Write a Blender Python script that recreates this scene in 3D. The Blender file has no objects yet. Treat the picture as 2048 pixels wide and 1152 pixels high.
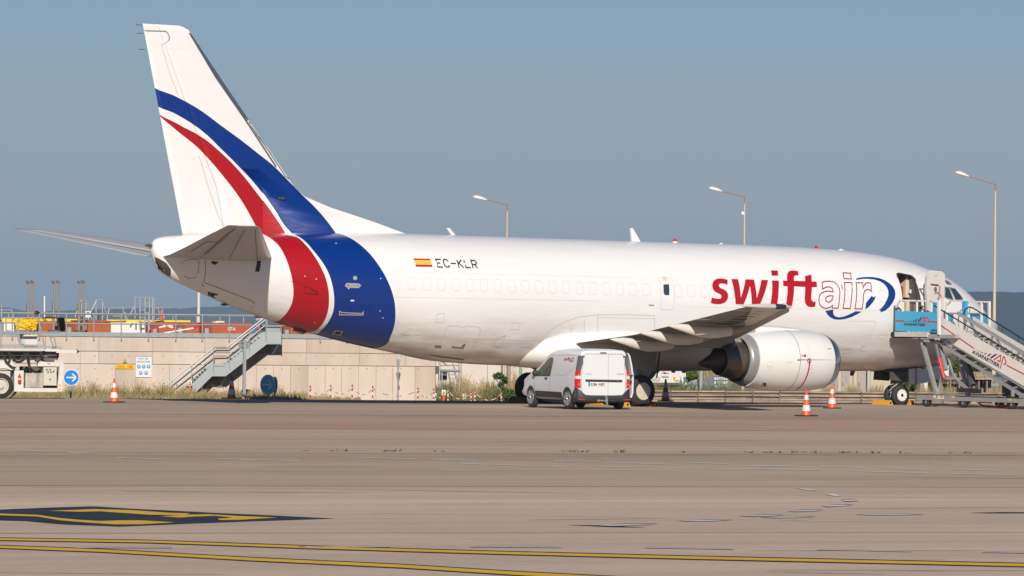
import bpy, bmesh, math, random
import numpy as np
from mathutils import Vector, Matrix
from mathutils.bvhtree import BVHTree
from mathutils.geometry import tessellate_polygon
random.seed(7)
sc = bpy.context.scene
C = sc.collection
R = math.radians

# ------------------------------------------------------------------ camera
CAM = Vector((-113.5927, -139.5498, 2.555)); YAW = 0.59475135; PITCH = 0.0063665; ROLL = 0.0103353; FPX = 10837.86
cd = Vector((math.sin(YAW)*math.cos(PITCH), math.cos(YAW)*math.cos(PITCH), math.sin(PITCH)))
r0 = Vector((math.cos(YAW), -math.sin(YAW), 0)); u0 = r0.cross(cd)
cr = r0*math.cos(ROLL)+u0*math.sin(ROLL); cu = u0*math.cos(ROLL)-r0*math.sin(ROLL)
cam_d = bpy.data.cameras.new('camera'); cam = bpy.data.objects.new('camera', cam_d); C.objects.link(cam)
cam.matrix_world = Matrix((( cr.x, cu.x, -cd.x, CAM.x), (cr.y, cu.y, -cd.y, CAM.y), (cr.z, cu.z, -cd.z, CAM.z), (0, 0, 0, 1)))
cam_d.sensor_width = 36.0; cam_d.lens = FPX*36.0/2048.0
cam_d.clip_start = 1.0; cam_d.clip_end = 60000.0
sc.camera = cam

# ------------------------------------------------------------------ light
SUN_EL = 26.0; SUN_AZ = 33.0          # the sun stands behind the camera, SUN_AZ degrees from -Y towards -X
HAZE = 8e-5
sun_dir = Vector((-math.sin(R(SUN_AZ))*math.cos(R(SUN_EL)), -math.cos(R(SUN_AZ))*math.cos(R(SUN_EL)), math.sin(R(SUN_EL))))
sd = bpy.data.lights.new('sun', 'SUN'); sd.energy = 5.0; sd.angle = R(0.53); sd.color = (1.0, 0.93, 0.83)
so = bpy.data.objects.new('sun', sd); C.objects.link(so)
so.rotation_euler = sun_dir.to_track_quat('Z', 'Y').to_euler(); so.location = (0, 0, 60)
W = bpy.data.worlds.new('World'); sc.world = W; W.use_nodes = True
nt = W.node_tree; nt.nodes.clear()
sky = nt.nodes.new('ShaderNodeTexSky'); sky.sky_type = 'NISHITA'; sky.sun_disc = False
sky.sun_elevation = R(SUN_EL); sky.sun_rotation = math.atan2(sun_dir.x, sun_dir.y)
sky.altitude = 20; sky.air_density = 1.0; sky.dust_density = 0.45; sky.ozone_density = 10.0
bg = nt.nodes.new('ShaderNodeBackground'); bg.inputs[1].default_value = 0.067
wo = nt.nodes.new('ShaderNodeOutputWorld')
tint = nt.nodes.new('ShaderNodeVectorMath'); tint.operation = 'MULTIPLY'; tint.inputs[1].default_value = (1.29, 1.01, .93)     # hazy, greyer air
nt.links.new(sky.outputs[0], tint.inputs[0]); nt.links.new(tint.outputs[0], bg.inputs[0]); nt.links.new(bg.outputs[0], wo.inputs[0])
sc.view_settings.view_transform = 'Standard'; sc.view_settings.look = 'None'
sc.view_settings.exposure = 0.0; sc.view_settings.gamma = 1.0; sc.view_settings.use_curve_mapping = False
sc.cycles.max_bounces = 6; sc.cycles.diffuse_bounces = 3; sc.cycles.glossy_bounces = 3
sc.cycles.transparent_max_bounces = 6; sc.cycles.caustics_reflective = False; sc.cycles.caustics_refractive = False

# ------------------------------------------------------------------ measuring helpers
def ray(u, v):
    return cd*FPX + cr*(u-1024) + cu*(576-v)
def gp(u, v, z=0.0):
    q = ray(u, v); return CAM + q*((z-CAM.z)/q.z)
def at_depth(u, v, d):
    return CAM + ray(u, v)*(d/FPX)
class Frame:
    """vertical plane: ex to the right, n towards the camera, z up"""
    def __init__(s, o, ang):
        s.o = Vector(o); s.ex = Vector((math.cos(ang), math.sin(ang), 0)); s.n = Vector((math.sin(ang), -math.cos(ang), 0))
    def ac(s, u, v, b=0.0):
        q = ray(u, v); o = s.o + s.n*b; t = (o-CAM).dot(s.n)/q.dot(s.n); p = CAM+q*t
        return ((p-s.o).dot(s.ex), p.z)
    def W(s, a, b, c):
        p = s.o + s.ex*a + s.n*b; return Vector((p.x, p.y, c))
    def pt(s, u, v, b=0.0):
        a, c = s.ac(u, v, b); return s.W(a, b, c)

# ------------------------------------------------------------------ materials
MATS = {}
def nn(t, ty, **k):
    n = t.nodes.new(ty)
    for a, b in k.items(): setattr(n, a, b)
    return n
def mat(name, col, rough=0.6, metal=0.0, var=0.0, vs=3.0, bump=0.0, bs=20.0, col2=None, spec=0.5, stretch=None, coat=0.0):
    """var: strength of a soft mottling of the colour towards col2 (or a darker self)"""
    if name in MATS: return MATS[name]
    m = bpy.data.materials.new(name); m.use_nodes = True; t = m.node_tree; b = t.nodes['Principled BSDF']
    b.inputs['Roughness'].default_value = rough; b.inputs['Metallic'].default_value = metal
    b.inputs['Base Color'].default_value = (*col, 1); b.inputs['Specular IOR Level'].default_value = spec
    if coat: b.inputs['Coat Weight'].default_value = coat; b.inputs['Coat Roughness'].default_value = 0.12
    if var or bump:
        tc = nn(t, 'ShaderNodeTexCoord'); mp = nn(t, 'ShaderNodeMapping'); t.links.new(tc.outputs['Object'], mp.inputs[0])
        if stretch: mp.inputs['Scale'].default_value = stretch
    if var:
        no = nn(t, 'ShaderNodeTexNoise'); no.inputs['Scale'].default_value = vs; no.inputs['Detail'].default_value = 6; no.inputs['Roughness'].default_value = 0.65
        t.links.new(mp.outputs[0], no.inputs[0])
        rp = nn(t, 'ShaderNodeMapRange'); rp.inputs[1].default_value = 0.35; rp.inputs[2].default_value = 0.7; rp.inputs[4].default_value = var
        t.links.new(no.outputs[0], rp.inputs[0])
        mx = nn(t, 'ShaderNodeMix', data_type='RGBA'); mx.inputs[6].default_value = (*col, 1)
        c2 = col2 or tuple(c*0.5 for c in col); mx.inputs[7].default_value = (*c2, 1)
        t.links.new(rp.outputs[0], mx.inputs[0]); t.links.new(mx.outputs[2], b.inputs['Base Color'])
    if bump:
        n2 = nn(t, 'ShaderNodeTexNoise'); n2.inputs['Scale'].default_value = bs; n2.inputs['Detail'].default_value = 4
        t.links.new(mp.outputs[0], n2.inputs[0])
        bp = nn(t, 'ShaderNodeBump'); bp.inputs['Strength'].default_value = bump; bp.inputs['Distance'].default_value = 0.02
        t.links.new(n2.outputs[0], bp.inputs['Height']); t.links.new(bp.outputs[0], b.inputs['Normal'])
    MATS[name] = m; return m

# ------------------------------------------------------------------ objects
def tag(o, label=None, cat=None, group=None, kind=None):
    if label: o['label'] = label
    if cat: o['category'] = cat
    if group: o['group'] = group
    if kind: o['kind'] = kind
    return o
def thing(name, label, cat, loc=(0, 0, 0), rz=0.0, group=None):
    o = bpy.data.objects.new(name, None); C.objects.link(o); o.location = loc; o.rotation_euler = (0, 0, rz)
    o.empty_display_size = 0.3
    return tag(o, label, cat, group)
def base_of(o):
    v = Vector((0, 0, 0))
    while o is not None: v += Vector(o.location); o = o.parent
    return v
def link(name, me, m, parent=None, smooth=False):
    for x in (m if isinstance(m, (list, tuple)) else [m]): me.materials.append(x)
    if smooth:
        for p in me.polygons: p.use_smooth = True
    o = bpy.data.objects.new(name, me); C.objects.link(o); o.parent = parent; return o
class MB:
    def __init__(s): s.v = []; s.f = []; s.mi = []; s.k = 0
    def mat(s, k): s.k = k; return s
    def add(s, vs, fs):
        n = len(s.v); s.v += [tuple(x) for x in vs]; s.f += [tuple(i+n for i in f) for f in fs]; s.mi += [s.k]*len(fs); return s
    def hexa(s, p):       # 8 corners: bottom 0-3, top 4-7
        return s.add(p, [(0, 3, 2, 1), (4, 5, 6, 7), (0, 1, 5, 4), (1, 2, 6, 5), (2, 3, 7, 6), (3, 0, 4, 7)])
    def box(s, x0, x1, y0, y1, z0, z1):
        return s.hexa([(x0, y0, z0), (x1, y0, z0), (x1, y1, z0), (x0, y1, z0), (x0, y0, z1), (x1, y0, z1), (x1, y1, z1), (x0, y1, z1)])
    def fbox(s, F, a0, a1, b0, b1, c0, c1):
        return s.hexa([F.W(a0, b0, c0), F.W(a1, b0, c0), F.W(a1, b1, c0), F.W(a0, b1, c0), F.W(a0, b0, c1), F.W(a1, b0, c1), F.W(a1, b1, c1), F.W(a0, b1, c1)])
    def bar(s, p, q, w, h=None, up=(0, 0, 1)):      # rectangular bar between two points
        p = Vector(p); q = Vector(q); h = h or w; d = (q-p).normalized(); up = Vector(up)
        if abs(d.dot(up)) > 0.98: up = Vector((1, 0, 0))
        a = d.cross(up).normalized(); b = a.cross(d).normalized()
        c = [(-1, -1), (1, -1), (1, 1), (-1, 1)]
        return s.hexa([p+a*(i*w/2)+b*(j*h/2) for i, j in c]+[q+a*(i*w/2)+b*(j*h/2) for i, j in c])
    def tube(s, p, q, r, r2=None, n=10, cap=True):
        p = Vector(p); q = Vector(q); r2 = r if r2 is None else r2; d = (q-p).normalized()
        a = d.cross(Vector((0, 0, 1)) if abs(d.z) < .9 else Vector((1, 0, 0))).normalized(); b = a.cross(d)
        vs = []
        for c, rr in ((p, r), (q, r2)):
            for i in range(n):
                t = 2*math.pi*i/n; vs.append(c+a*(rr*math.cos(t))+b*(rr*math.sin(t)))
        fs = [(i, (i+1) % n, n+(i+1) % n, n+i) for i in range(n)]
        if cap: fs += [tuple(range(n))[::-1], tuple(range(n, 2*n))]
        return s.add(vs, fs)
    def path(s, pts, r, n=8):
        for a, b in zip(pts[:-1], pts[1:]): s.tube(a, b, r, n=n)
        return s
    def lathe(s, o, ax, prof, n=32, closed=False):    # prof: (distance along axis, radius)
        o = Vector(o); ax = Vector(ax).normalized()
        a = ax.cross(Vector((0, 0, 1)) if abs(ax.z) < .9 else Vector((1, 0, 0))).normalized(); b = a.cross(ax)
        vs = []; m = len(prof)
        for d, r in prof:
            for i in range(n):
                t = 2*math.pi*i/n; vs.append(o+ax*d+a*(r*math.cos(t))+b*(r*math.sin(t)))
        fs = []
        for j in range(m-1 if not closed else m):
            k = (j+1) % m
            for i in range(n): fs.append((j*n+i, k*n+i, k*n+(i+1) % n, j*n+(i+1) % n))
        return s.add(vs, fs)
    def prism(s, poly, off):      # planar polygon (world pts) extruded by vector
        n = len(poly); poly = [Vector(p) for p in poly]; off = Vector(off)
        tri = tessellate_polygon([poly]); s.add(poly+[p+off for p in poly], [t for t in tri]+[tuple(i+n for i in t[::-1]) for t in tri]+[(i, (i+1) % n, n+(i+1) % n, n+i) for i in range(n)])
        return s
    def grid(s, rows, close=False):
        m = len(rows); n = len(rows[0]); vs = [p for r in rows for p in r]; fs = []
        for j in range(m-1):
            for i in range(n if close else n-1): fs.append((j*n+i, j*n+(i+1) % n, (j+1)*n+(i+1) % n, (j+1)*n+i))
        return s.add(vs, fs)
    def build(s, name, m, parent=None, world=True, smooth=False, kind=None, fix=True):
        o = base_of(parent) if (parent is not None and world) else Vector((0, 0, 0))
        me = bpy.data.meshes.new(name); me.from_pydata([(x[0]-o.x, x[1]-o.y, x[2]-o.z) for x in s.v], [], s.f)
        me.polygons.foreach_set('material_index', s.mi)
        if fix:
            bm = bmesh.new(); bm.from_mesh(me); bmesh.ops.recalc_face_normals(bm, faces=bm.faces); bm.to_mesh(me); bm.free()
        ob = link(name, me, m, parent)
        if smooth:
            me.polygons.foreach_set('use_smooth', [True]*len(me.polygons))
            if smooth != 'all':
                try: me.set_sharp_from_angle(angle=R(float(smooth) if smooth is not True else 35))
                except Exception: pass
        if kind: ob['kind'] = kind
        return ob
def copy_thing(src, loc, rz=None, label=None):
    r = src.copy(); C.objects.link(r); r.location = loc
    if rz is not None: r.rotation_euler = (0, 0, rz)
    if label: r['label'] = label
    for ch in list(src.children):
        c = ch.copy(); C.objects.link(c); c.parent = r
        for g in list(ch.children):
            d = g.copy(); C.objects.link(d); d.parent = c
    return r
def text(name, s, o, ex, ez, h, m, parent, width=None, depth=0.0, bold=0.0):
    """a line of lettering as flat mesh: o = lower left corner, ex/ez unit axes, h = cap height"""
    cu_ = bpy.data.curves.new(name, 'FONT'); cu_.body = s; cu_.size = 1.0; cu_.offset = bold
    to = bpy.data.objects.new(name, cu_); C.objects.link(to)
    dg = bpy.context.evaluated_depsgraph_get(); me = bpy.data.meshes.new_from_object(to.evaluated_get(dg))
    bpy.data.objects.remove(to); bpy.data.curves.remove(cu_)
    xs = [v.co.x for v in me.vertices]; ys = [v.co.y for v in me.vertices]; x0 = min(xs); wx = max(xs)-x0; hy = 0.729
    ky = h/hy; kx = (width/wx) if width else ky
    b = base_of(parent); o = Vector(o); ex = Vector(ex); ez = Vector(ez)
    for v in me.vertices: v.co = o + ex*((v.co.x-x0)*kx) + ez*(v.co.y*ky) - b
    return link(name, me, m, parent)
# ------------------------------------------------------------------ shared materials
M_white = mat('white_paint', (.66, .64, .61), .45, var=.12, vs=1.5, col2=(.60, .58, .55))
M_steel = mat('galvanised_steel', (.31, .33, .34), .45, metal=.3, var=.3, vs=6, col2=(.30, .32, .33))
M_gsteel = mat('grey_green_painted_steel', (.29, .33, .335), .5, var=.2, vs=2)
M_dark = mat('black_rubber', (.018, .018, .019), .75, var=.4, vs=8, col2=(.04, .038, .035))
M_black = mat('black_metal', (.02, .02, .022), .5)
M_red = mat('red_paint', (.50, .012, .02), .45)
M_orange = mat('orange_container_paint', (.36, .078, .018), .6, var=.4, vs=1.2, col2=(.27, .06, .02))
M_yellow = mat('yellow_paint', (.78, .55, .02), .5, var=.2, vs=3)
M_conc = mat('wall_concrete', (.55, .465, .39), .9, var=.55, vs=.9, bump=.35, bs=14, col2=(.385, .30, .225), stretch=(1.6, 1.6, .22))

# ------------------------------------------------------------------ ground
def apron_material():
    m = bpy.data.materials.new('apron_concrete'); m.use_nodes = True; t = m.node_tree; b = t.nodes['Principled BSDF']
    b.inputs['Roughness'].default_value = .95; b.inputs['Specular IOR Level'].default_value = .12
    geo = nn(t, 'ShaderNodeNewGeometry'); rot = nn(t, 'ShaderNodeVectorRotate', rotation_type='Z_AXIS'); rot.inputs['Angle'].default_value = BAND
    t.links.new(geo.outputs['Position'], rot.inputs[0])
    sx = nn(t, 'ShaderNodeSeparateXYZ'); t.links.new(rot.outputs[0], sx.inputs[0])
    # bands of different age along the paving lanes
    ramp = nn(t, 'ShaderNodeValToRGB'); ramp.color_ramp.interpolation = 'LINEAR'
    mr = nn(t, 'ShaderNodeMapRange'); mr.inputs[1].default_value = -BOFF; mr.inputs[2].default_value = 140-BOFF
    t.links.new(sx.outputs[1], mr.inputs[0]); t.links.new(mr.outputs[0], ramp.inputs[0])
    cr_ = ramp.color_ramp
    def ps(v):
        p = gp(1024, v); return max(0, min(1, (-math.sin(-BAND)*p.x+math.cos(BAND)*p.y+BOFF)/140))
    stops = [(ps(1152), (0.533, 0.418, 0.311)), (ps(1000), (0.538, 0.418, 0.311)), (ps(975), (0.499, 0.391, 0.283)), (ps(971), (0.437, 0.343, 0.246)), (ps(930), (0.442, 0.348, 0.251)), (ps(909), (0.419, 0.326, 0.232)),
             (ps(906), (0.487, 0.375, 0.269)), (ps(862), (0.476, 0.353, 0.256)), (ps(857), (0.465, 0.294, 0.218)), (ps(834), (0.453, 0.309, 0.232)), (ps(828), (0.431, 0.331, 0.246)), (ps(800), (0.408, 0.321, 0.242))]
    while len(cr_.elements) > 1: cr_.elements.remove(cr_.elements[-1])
    cr_.elements[0].position = stops[0][0]; cr_.elements[0].color = (*stops[0][1], 1)
    for p, c in stops[1:]:
        e = cr_.elements.new(p); e.color = (*c, 1)
    # streaks along the lanes
    mp = nn(t, 'ShaderNodeMapping'); mp.inputs['Scale'].default_value = (.10, .9, 1); t.links.new(rot.outputs[0], mp.inputs[0])
    n1 = nn(t, 'ShaderNodeTexNoise'); n1.inputs['Scale'].default_value = .7; n1.inputs['Detail'].default_value = 8; n1.inputs['Roughness'].default_value = .7
    t.links.new(mp.outputs[0], n1.inputs[0])
    mp2 = nn(t, 'ShaderNodeMapping'); mp2.inputs['Scale'].default_value = (.03, .12, 1); t.links.new(rot.outputs[0], mp2.inputs[0])
    n3 = nn(t, 'ShaderNodeTexNoise'); n3.inputs['Scale'].default_value = 1.0; n3.inputs['Detail'].default_value = 5; t.links.new(mp2.outputs[0], n3.inputs[0])
    mixs = nn(t, 'ShaderNodeMath', operation='MULTIPLY_ADD'); t.links.new(n1.outputs[0], mixs.inputs[0]); mixs.inputs[1].default_value = .50; mixs.inputs[2].default_value = .75
    m2 = nn(t, 'ShaderNodeMath', operation='MULTIPLY_ADD'); t.links.new(n3.outputs[0], m2.inputs[0]); m2.inputs[1].default_value = .62; m2.inputs[2].default_value = .69
    mm = nn(t, 'ShaderNodeMath', operation='MULTIPLY'); t.links.new(mixs.outputs[0], mm.inputs[0]); t.links.new(m2.outputs[0], mm.inputs[1])
    mp4 = nn(t, 'ShaderNodeMapping'); mp4.inputs['Scale'].default_value = (.012, .55, 1); t.links.new(rot.outputs[0], mp4.inputs[0])
    n6 = nn(t, 'ShaderNodeTexNoise'); n6.inputs['Scale'].default_value = 1.6; n6.inputs['Detail'].default_value = 6; n6.inputs['Roughness'].default_value = .8; t.links.new(mp4.outputs[0], n6.inputs[0])
    m6 = nn(t, 'ShaderNodeMath', operation='MULTIPLY_ADD'); t.links.new(n6.outputs[0], m6.inputs[0]); m6.inputs[1].default_value = .56; m6.inputs[2].default_value = .72
    n7 = nn(t, 'ShaderNodeTexNoise'); n7.inputs['Scale'].default_value = 5; n7.inputs['Detail'].default_value = 5; n7.inputs['Roughness'].default_value = .8; t.links.new(geo.outputs['Position'], n7.inputs[0])
    m7 = nn(t, 'ShaderNodeMath', operation='MULTIPLY_ADD'); t.links.new(n7.outputs[0], m7.inputs[0]); m7.inputs[1].default_value = .5; m7.inputs[2].default_value = .75
    m67 = nn(t, 'ShaderNodeMath', operation='MULTIPLY'); t.links.new(m6.outputs[0], m67.inputs[0]); t.links.new(m7.outputs[0], m67.inputs[1])
    mmx = nn(t, 'ShaderNodeMath', operation='MULTIPLY'); t.links.new(mm.outputs[0], mmx.inputs[0]); t.links.new(m67.outputs[0], mmx.inputs[1]); mm = mmx
    vs7 = nn(t, 'ShaderNodeVectorMath', operation='MULTIPLY'); vs7.inputs[1].default_value = (.13, .2, 0); t.links.new(rot.outputs[0], vs7.inputs[0])
    vf7 = nn(t, 'ShaderNodeVectorMath', operation='FLOOR'); t.links.new(vs7.outputs[0], vf7.inputs[0]); wn = nn(t, 'ShaderNodeTexWhiteNoise', noise_dimensions='3D'); t.links.new(vf7.outputs[0], wn.inputs[0])
    sl_ = nn(t, 'ShaderNodeMath', operation='MULTIPLY_ADD'); t.links.new(wn.outputs[0], sl_.inputs[0]); sl_.inputs[1].default_value = .07; sl_.inputs[2].default_value = .965
    mmy = nn(t, 'ShaderNodeMath', operation='MULTIPLY'); t.links.new(mm.outputs[0], mmy.inputs[0]); t.links.new(sl_.outputs[0], mmy.inputs[1]); mm = mmy
    # stains
    n4 = nn(t, 'ShaderNodeTexNoise'); n4.inputs['Scale'].default_value = .22; n4.inputs['Detail'].default_value = 3; t.links.new(geo.outputs['Position'], n4.inputs[0])
    st = nn(t, 'ShaderNodeMapRange'); st.inputs[1].default_value = .62; st.inputs[2].default_value = .80; st.inputs[3].default_value = 1; st.inputs[4].default_value = .88; t.links.new(n4.outputs[0], st.inputs[0])
    mm2 = nn(t, 'ShaderNodeMath', operation='MULTIPLY'); t.links.new(mm.outputs[0], mm2.inputs[0]); t.links.new(st.outputs[0], mm2.inputs[1])
    vm = nn(t, 'ShaderNodeVectorMath', operation='SCALE'); t.links.new(ramp.outputs[0], vm.inputs[0]); t.links.new(mm2.outputs[0], vm.inputs['Scale'])
    t.links.new(vm.outputs[0], b.inputs['Base Color'])
    n5 = nn(t, 'ShaderNodeTexNoise'); n5.inputs['Scale'].default_value = 30; n5.inputs['Detail'].default_value = 3; t.links.new(geo.outputs['Position'], n5.inputs[0])
    bp = nn(t, 'ShaderNodeBump'); bp.inputs['Strength'].default_value = .12; bp.inputs['Distance'].default_value = .01; t.links.new(n5.outputs[0], bp.inputs['Height']); t.links.new(bp.outputs[0], b.inputs['Normal'])
    return m
GZ = -.3
E0 = gp(0, 795.5); E1 = gp(1700, 806)
EANG = math.atan2(E1.y-E0.y, E1.x-E0.x)
g1 = gp(100, 900); g2 = gp(1950, 900); BAND = -math.atan2(g2.y-g1.y, g2.x-g1.x)      # direction of the paving lanes
g3 = gp(1024, 1152); BOFF = -(-math.sin(-BAND)*g3.x+math.cos(BAND)*g3.y)+2
EF = Frame((E0.x, E0.y, 0), EANG)           # plane of the apron edge
M_apron = apron_material()
ap_ = MB(); ap_.add([EF.W(-260, 400, 0), EF.W(260, 400, 0), EF.W(260, 0, 0), EF.W(-260, 0, 0), EF.W(260, 0, -1.2), EF.W(-260, 0, -1.2)], [(0, 1, 2, 3), (3, 2, 4, 5)])
tag(ap_.build('apron', M_apron), 'broad sunlit concrete apron in bands of beige and pinkish brown', None, None, 'structure')
# plateau behind the apron, ending in a bluff over the lagoon
M_soil = mat('dry_soil', (.30, .24, .17), .95, var=.8, vs=.5, bump=.5, bs=3, col2=(.16, .15, .09))
pl = MB(); z1 = -.05
P8 = [EF.W(-260, 0, z1), EF.W(260, 0, z1), EF.W(900, 400, z1), EF.W(-900, 400, z1), EF.W(-900, -380, z1), EF.W(900, -380, z1)]
pl.add([EF.W(x, b, z) for b, z in ((400, -1.4), (1.2, -1.4), (0.02, -.35), (-1.3, -.3), (-70, -.3), (-230, -1.5), (-300, -14)) for x in (-900, 900)], [(2*i, 2*i+1, 2*i+3, 2*i+2) for i in range(6)])
tag(pl.build('ground', M_soil), 'dry earth behind the apron edge', None, None, 'structure')
M_water = mat('lagoon_water', (.02, .05, .075), .25, bump=.3, bs=.02)
wt = MB(); wt.add([EF.W(-30000, -240, -12), EF.W(30000, -240, -12), EF.W(30000, -40000, -12), EF.W(-30000, -40000, -12)], [(0, 1, 2, 3)])
tag(wt.build('water', M_water), 'blue lagoon beyond the airfield', None, None, 'structure')
M_hill = mat('wooded_hill', (.018, .030, .030), .95, var=.7, vs=.012, col2=(.032, .042, .038))
def hill(name, dist, prof, label, depth, seed):
    rnd = random.Random(seed); rows = []
    us = []; u = prof[0][0]
    while u <= prof[-1][0]: us.append(u); u += 6
    top = np.interp(us, [p[0] for p in prof], [p[1] for p in prof])
    jig = 0; crest = []
    for k, u in enumerate(us):
        jig = jig*.6+rnd.uniform(-1, 1)*.7; crest.append(top[k]+jig+rnd.uniform(-.5, .5)*.8)
    for dd, f in ((-.12, 0), (-.08, .35), (-.05, .62), (-.02, .86), (0, 1.0), (.05, .97), (.12, 0)):
        row = []
        for k, u in enumerate(us):
            pt = at_depth(u, crest[k], dist); zt = pt.z; q = CAM+(pt-CAM)*(1+dd); ff = f
            if 0 < f < 1 and dd < 0: ff = f*(.9+.2*rnd.random())
            row.append((q.x, q.y, -12.5+(zt+12.5)*ff))
        rows.append(row)
    m = MB(); m.grid(rows); return tag(m.build(name, M_hill, smooth='all'), label, None, None, 'structure')
hill('hills', 9000, [(-3000, 626), (-1800, 619), (-900, 612), (-500, 620), (-60, 618), (0, 614), (20, 615), (60, 624), (200, 618), (300, 616), (360, 617), (430, 613), (470, 613), (520, 620), (620, 628), (900, 622), (1200, 626), (1500, 618), (1900, 628)], 'low wooded hills beyond the lagoon, left', 900, 3)
hill('hills', 5200, [(1500, 610), (1700, 592), (1880, 583), (1960, 583), (2048, 584), (2200, 586), (2700, 589), (3300, 596), (4200, 612)], 'flat-topped wooded hill beyond the lagoon, right', 900, 5)

# painted markings, each a sheet above the one below
M_lyel = mat('worn_yellow_line', (.76, .47, .035), .8, var=.45, vs=2.5, col2=(.50, .31, .05), spec=.15)
M_lblk = mat('worn_black_line', (.022, .030, .048), .85, var=.45, vs=1.2, col2=(.08, .075, .08), spec=.15)
M_lwht = mat('worn_white_line', (.78, .75, .72), .8, var=.7, vs=3, col2=(.42, .36, .32))
def sheet(name, polys, m, z, label=None):
    mb = MB()
    for pl_ in polys:
        w = [gp(u, v, z) for u, v in pl_]
        tri = tessellate_polygon([w]); mb.add(w, [t for t in tri])
    o = mb.build(name, m); bm = bmesh.new(); bm.from_mesh(o.data)
    for f in bm.faces:
        if f.normal.z < 0: f.normal_flip()
    bm.to_mesh(o.data); bm.free()
    return tag(o, label, None, None, 'structure')
def pxline(pts, w0, w1=None):    # band around a px polyline, px half heights
    w1 = w0 if w1 is None else w1; n = len(pts); a = []; b = []
    for i, (u, v) in enumerate(pts):
        w = w0+(w1-w0)*i/(n-1); a.append((u, v-w)); b.append((u, v+w))
    return [[a[i], a[i+1], b[i+1], b[i]] for i in range(n-1)]
La = [(-40, 1077.5), (300, 1083), (640, 1095), (1000, 1105.5), (1400, 1115.5), (2100, 1131)]
Lb = [(-40, 1092), (200, 1101), (500, 1118), (800, 1132), (1024, 1146), (1250, 1158)]
sheet('line_border', pxline(La, 3.6, 4.6)+pxline(Lb, 4.0, 5.4), M_lblk, .004, 'black edging of the yellow taxi lines')
sheet('taxi_line', pxline(La, 1.9, 2.6), M_lyel, .008, 'upper yellow taxi line across the foreground')
sheet('taxi_line', pxline(Lb, 2.3, 3.4), M_lyel, .008, 'lower yellow taxi line leaving at the bottom edge')
def z6(pts): return [(x*.5, 830+y*.5) for x, y in pts]
def z7(pts): return [(1024+x*.5, 830+y*.5) for x, y in pts]
sheet('painted_panel', [z6([(-60, 383), (0, 378), (170, 371), (370, 365), (560, 376), (840, 390), (1100, 402), (1338, 414), (1000, 425), (760, 434), (480, 446), (250, 437), (100, 424), (0, 421), (-60, 417)])], M_lblk, .004, 'black painted panel under the yellow numerals')
num = [z6([(-60, 397), (0, 394), (150, 399), (230, 411), (330, 420), (400, 424), (480, 421), (560, 421), (700, 429), (560, 437), (460, 437), (360, 431), (240, 421), (150, 406), (0, 401), (-60, 403)]),
       z6([(195, 383), (380, 376), (520, 380), (680, 391), (760, 393), (740, 400), (600, 399), (500, 392), (400, 385), (320, 387)]),
       z6([(640, 405), (760, 398), (840, 397), (960, 404), (1110, 410), (960, 419), (880, 420), (870, 415), (930, 410), (860, 403), (780, 406), (720, 410)])]
sheet('painted_numeral', num, M_lyel, .008, 'worn yellow numerals on the black panel')
arcs = [[(905, 404), (985, 398), (1090, 398), (1050, 404), (960, 407)], [(1105, 385), (1160, 378), (1245, 379), (1200, 386), (1130, 388)], [(1240, 364), (1290, 358), (1365, 358), (1330, 364), (1260, 369)],
        [(1315, 338), (1355, 335), (1388, 344), (1330, 347)], [(990, 408), (1090, 404), (1222, 405), (1150, 411), (1040, 413)], [(665, 423), (780, 418), (885, 419), (800, 425), (700, 426)], [(345, 443), (440, 434), (585, 434), (500, 441), (400, 446)],
        [(1372, 397), (1560, 394), (1650, 397), (1560, 401), (1420, 401)], [(1830, 391), (1960, 388), (2080, 389), (2080, 393), (1900, 393)], [(215, 439), (360, 441), (540, 450), (400, 448)]]
sheet('dash_border', [z7(a) for a in arcs], M_lblk, .004, 'black edging of the dashed guide arc')
def shrink(a, k=.62):
    cx = sum(p[0] for p in a)/len(a); cy = sum(p[1] for p in a)/len(a)
    return [(cx+(x-cx)*.97, cy+(y-cy)*k) for x, y in a]
wh = [z7(shrink(a, .58)) for a in arcs[:8]]+[z7([(1130, 291), (1150, 291), (1225, 301), (1195, 302)]), z7([(1245, 315), (1290, 315), (1318, 323), (1290, 324)])]
sheet('dashed_arc', wh, M_lwht, .008, 'white dashes of the guide arc curving across the apron')
dl = []; db = []
for a, b, y in ((300, 690, 529.5), (1185, 1560, 526.5), (1880, 2050, 527)):
    db.append(z6([(a+14, y-2.6), (b-9, y-2), (b, y+2.6), (a, y+2.2)])); dl.append(z6([(a+10, y-1.3), (b-6, y-.9), (b-4, y+1.5), (a+4, y+1.1)]))
for a, b, y, y2 in ((-30, 200, 527, 529), (530, 890, 530, 536), (1220, 1595, 538, 545), (1880, 2060, 548, 551)):
    db.append(z7([(a+12, y-2.8), (b-12, y2-2), (b, y2+2.4), (a, y+2.2)])); dl.append(z7([(a+9, y-1.5), (b-7, y2-1.1), (b-4, y2+1.3), (a+4, y+1.0)]))
sheet('dash_border', db, M_lblk, .004, 'black edging of the dashed line in the foreground')
sheet('dashed_line', dl, M_lwht, .008, 'white dashed line parallel to the yellow line')
fl = []
def seg(x0, y0, x1, y1, w=1.0): fl.append([(x0, y0-w/2), (x1, y1-w/2), (x1, y1+w/2), (x0, y0+w/2)])
for s_ in [(33, 899, 96, 903), (135, 904, 205, 907), (230, 915, 330, 918), (430, 917, 600, 922), (700, 914, 830, 918), (860, 918, 950, 921), (920, 927, 1110, 933), (1110, 921, 1200, 923), (1210, 924, 1330, 928), (1200, 933, 1640, 940),
            (1640, 933, 1730, 935), (1770, 936, 1860, 939), (1700, 942, 1860, 946), (1500, 931, 1590, 932), (1900, 938, 2000, 941), (1380, 925, 1460, 928), (1900, 947, 2030, 950)]: seg(*s_)
sheet('faded_line', fl, M_lwht, .006, 'faded thin white paint dashes on the middle of the apron')
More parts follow.
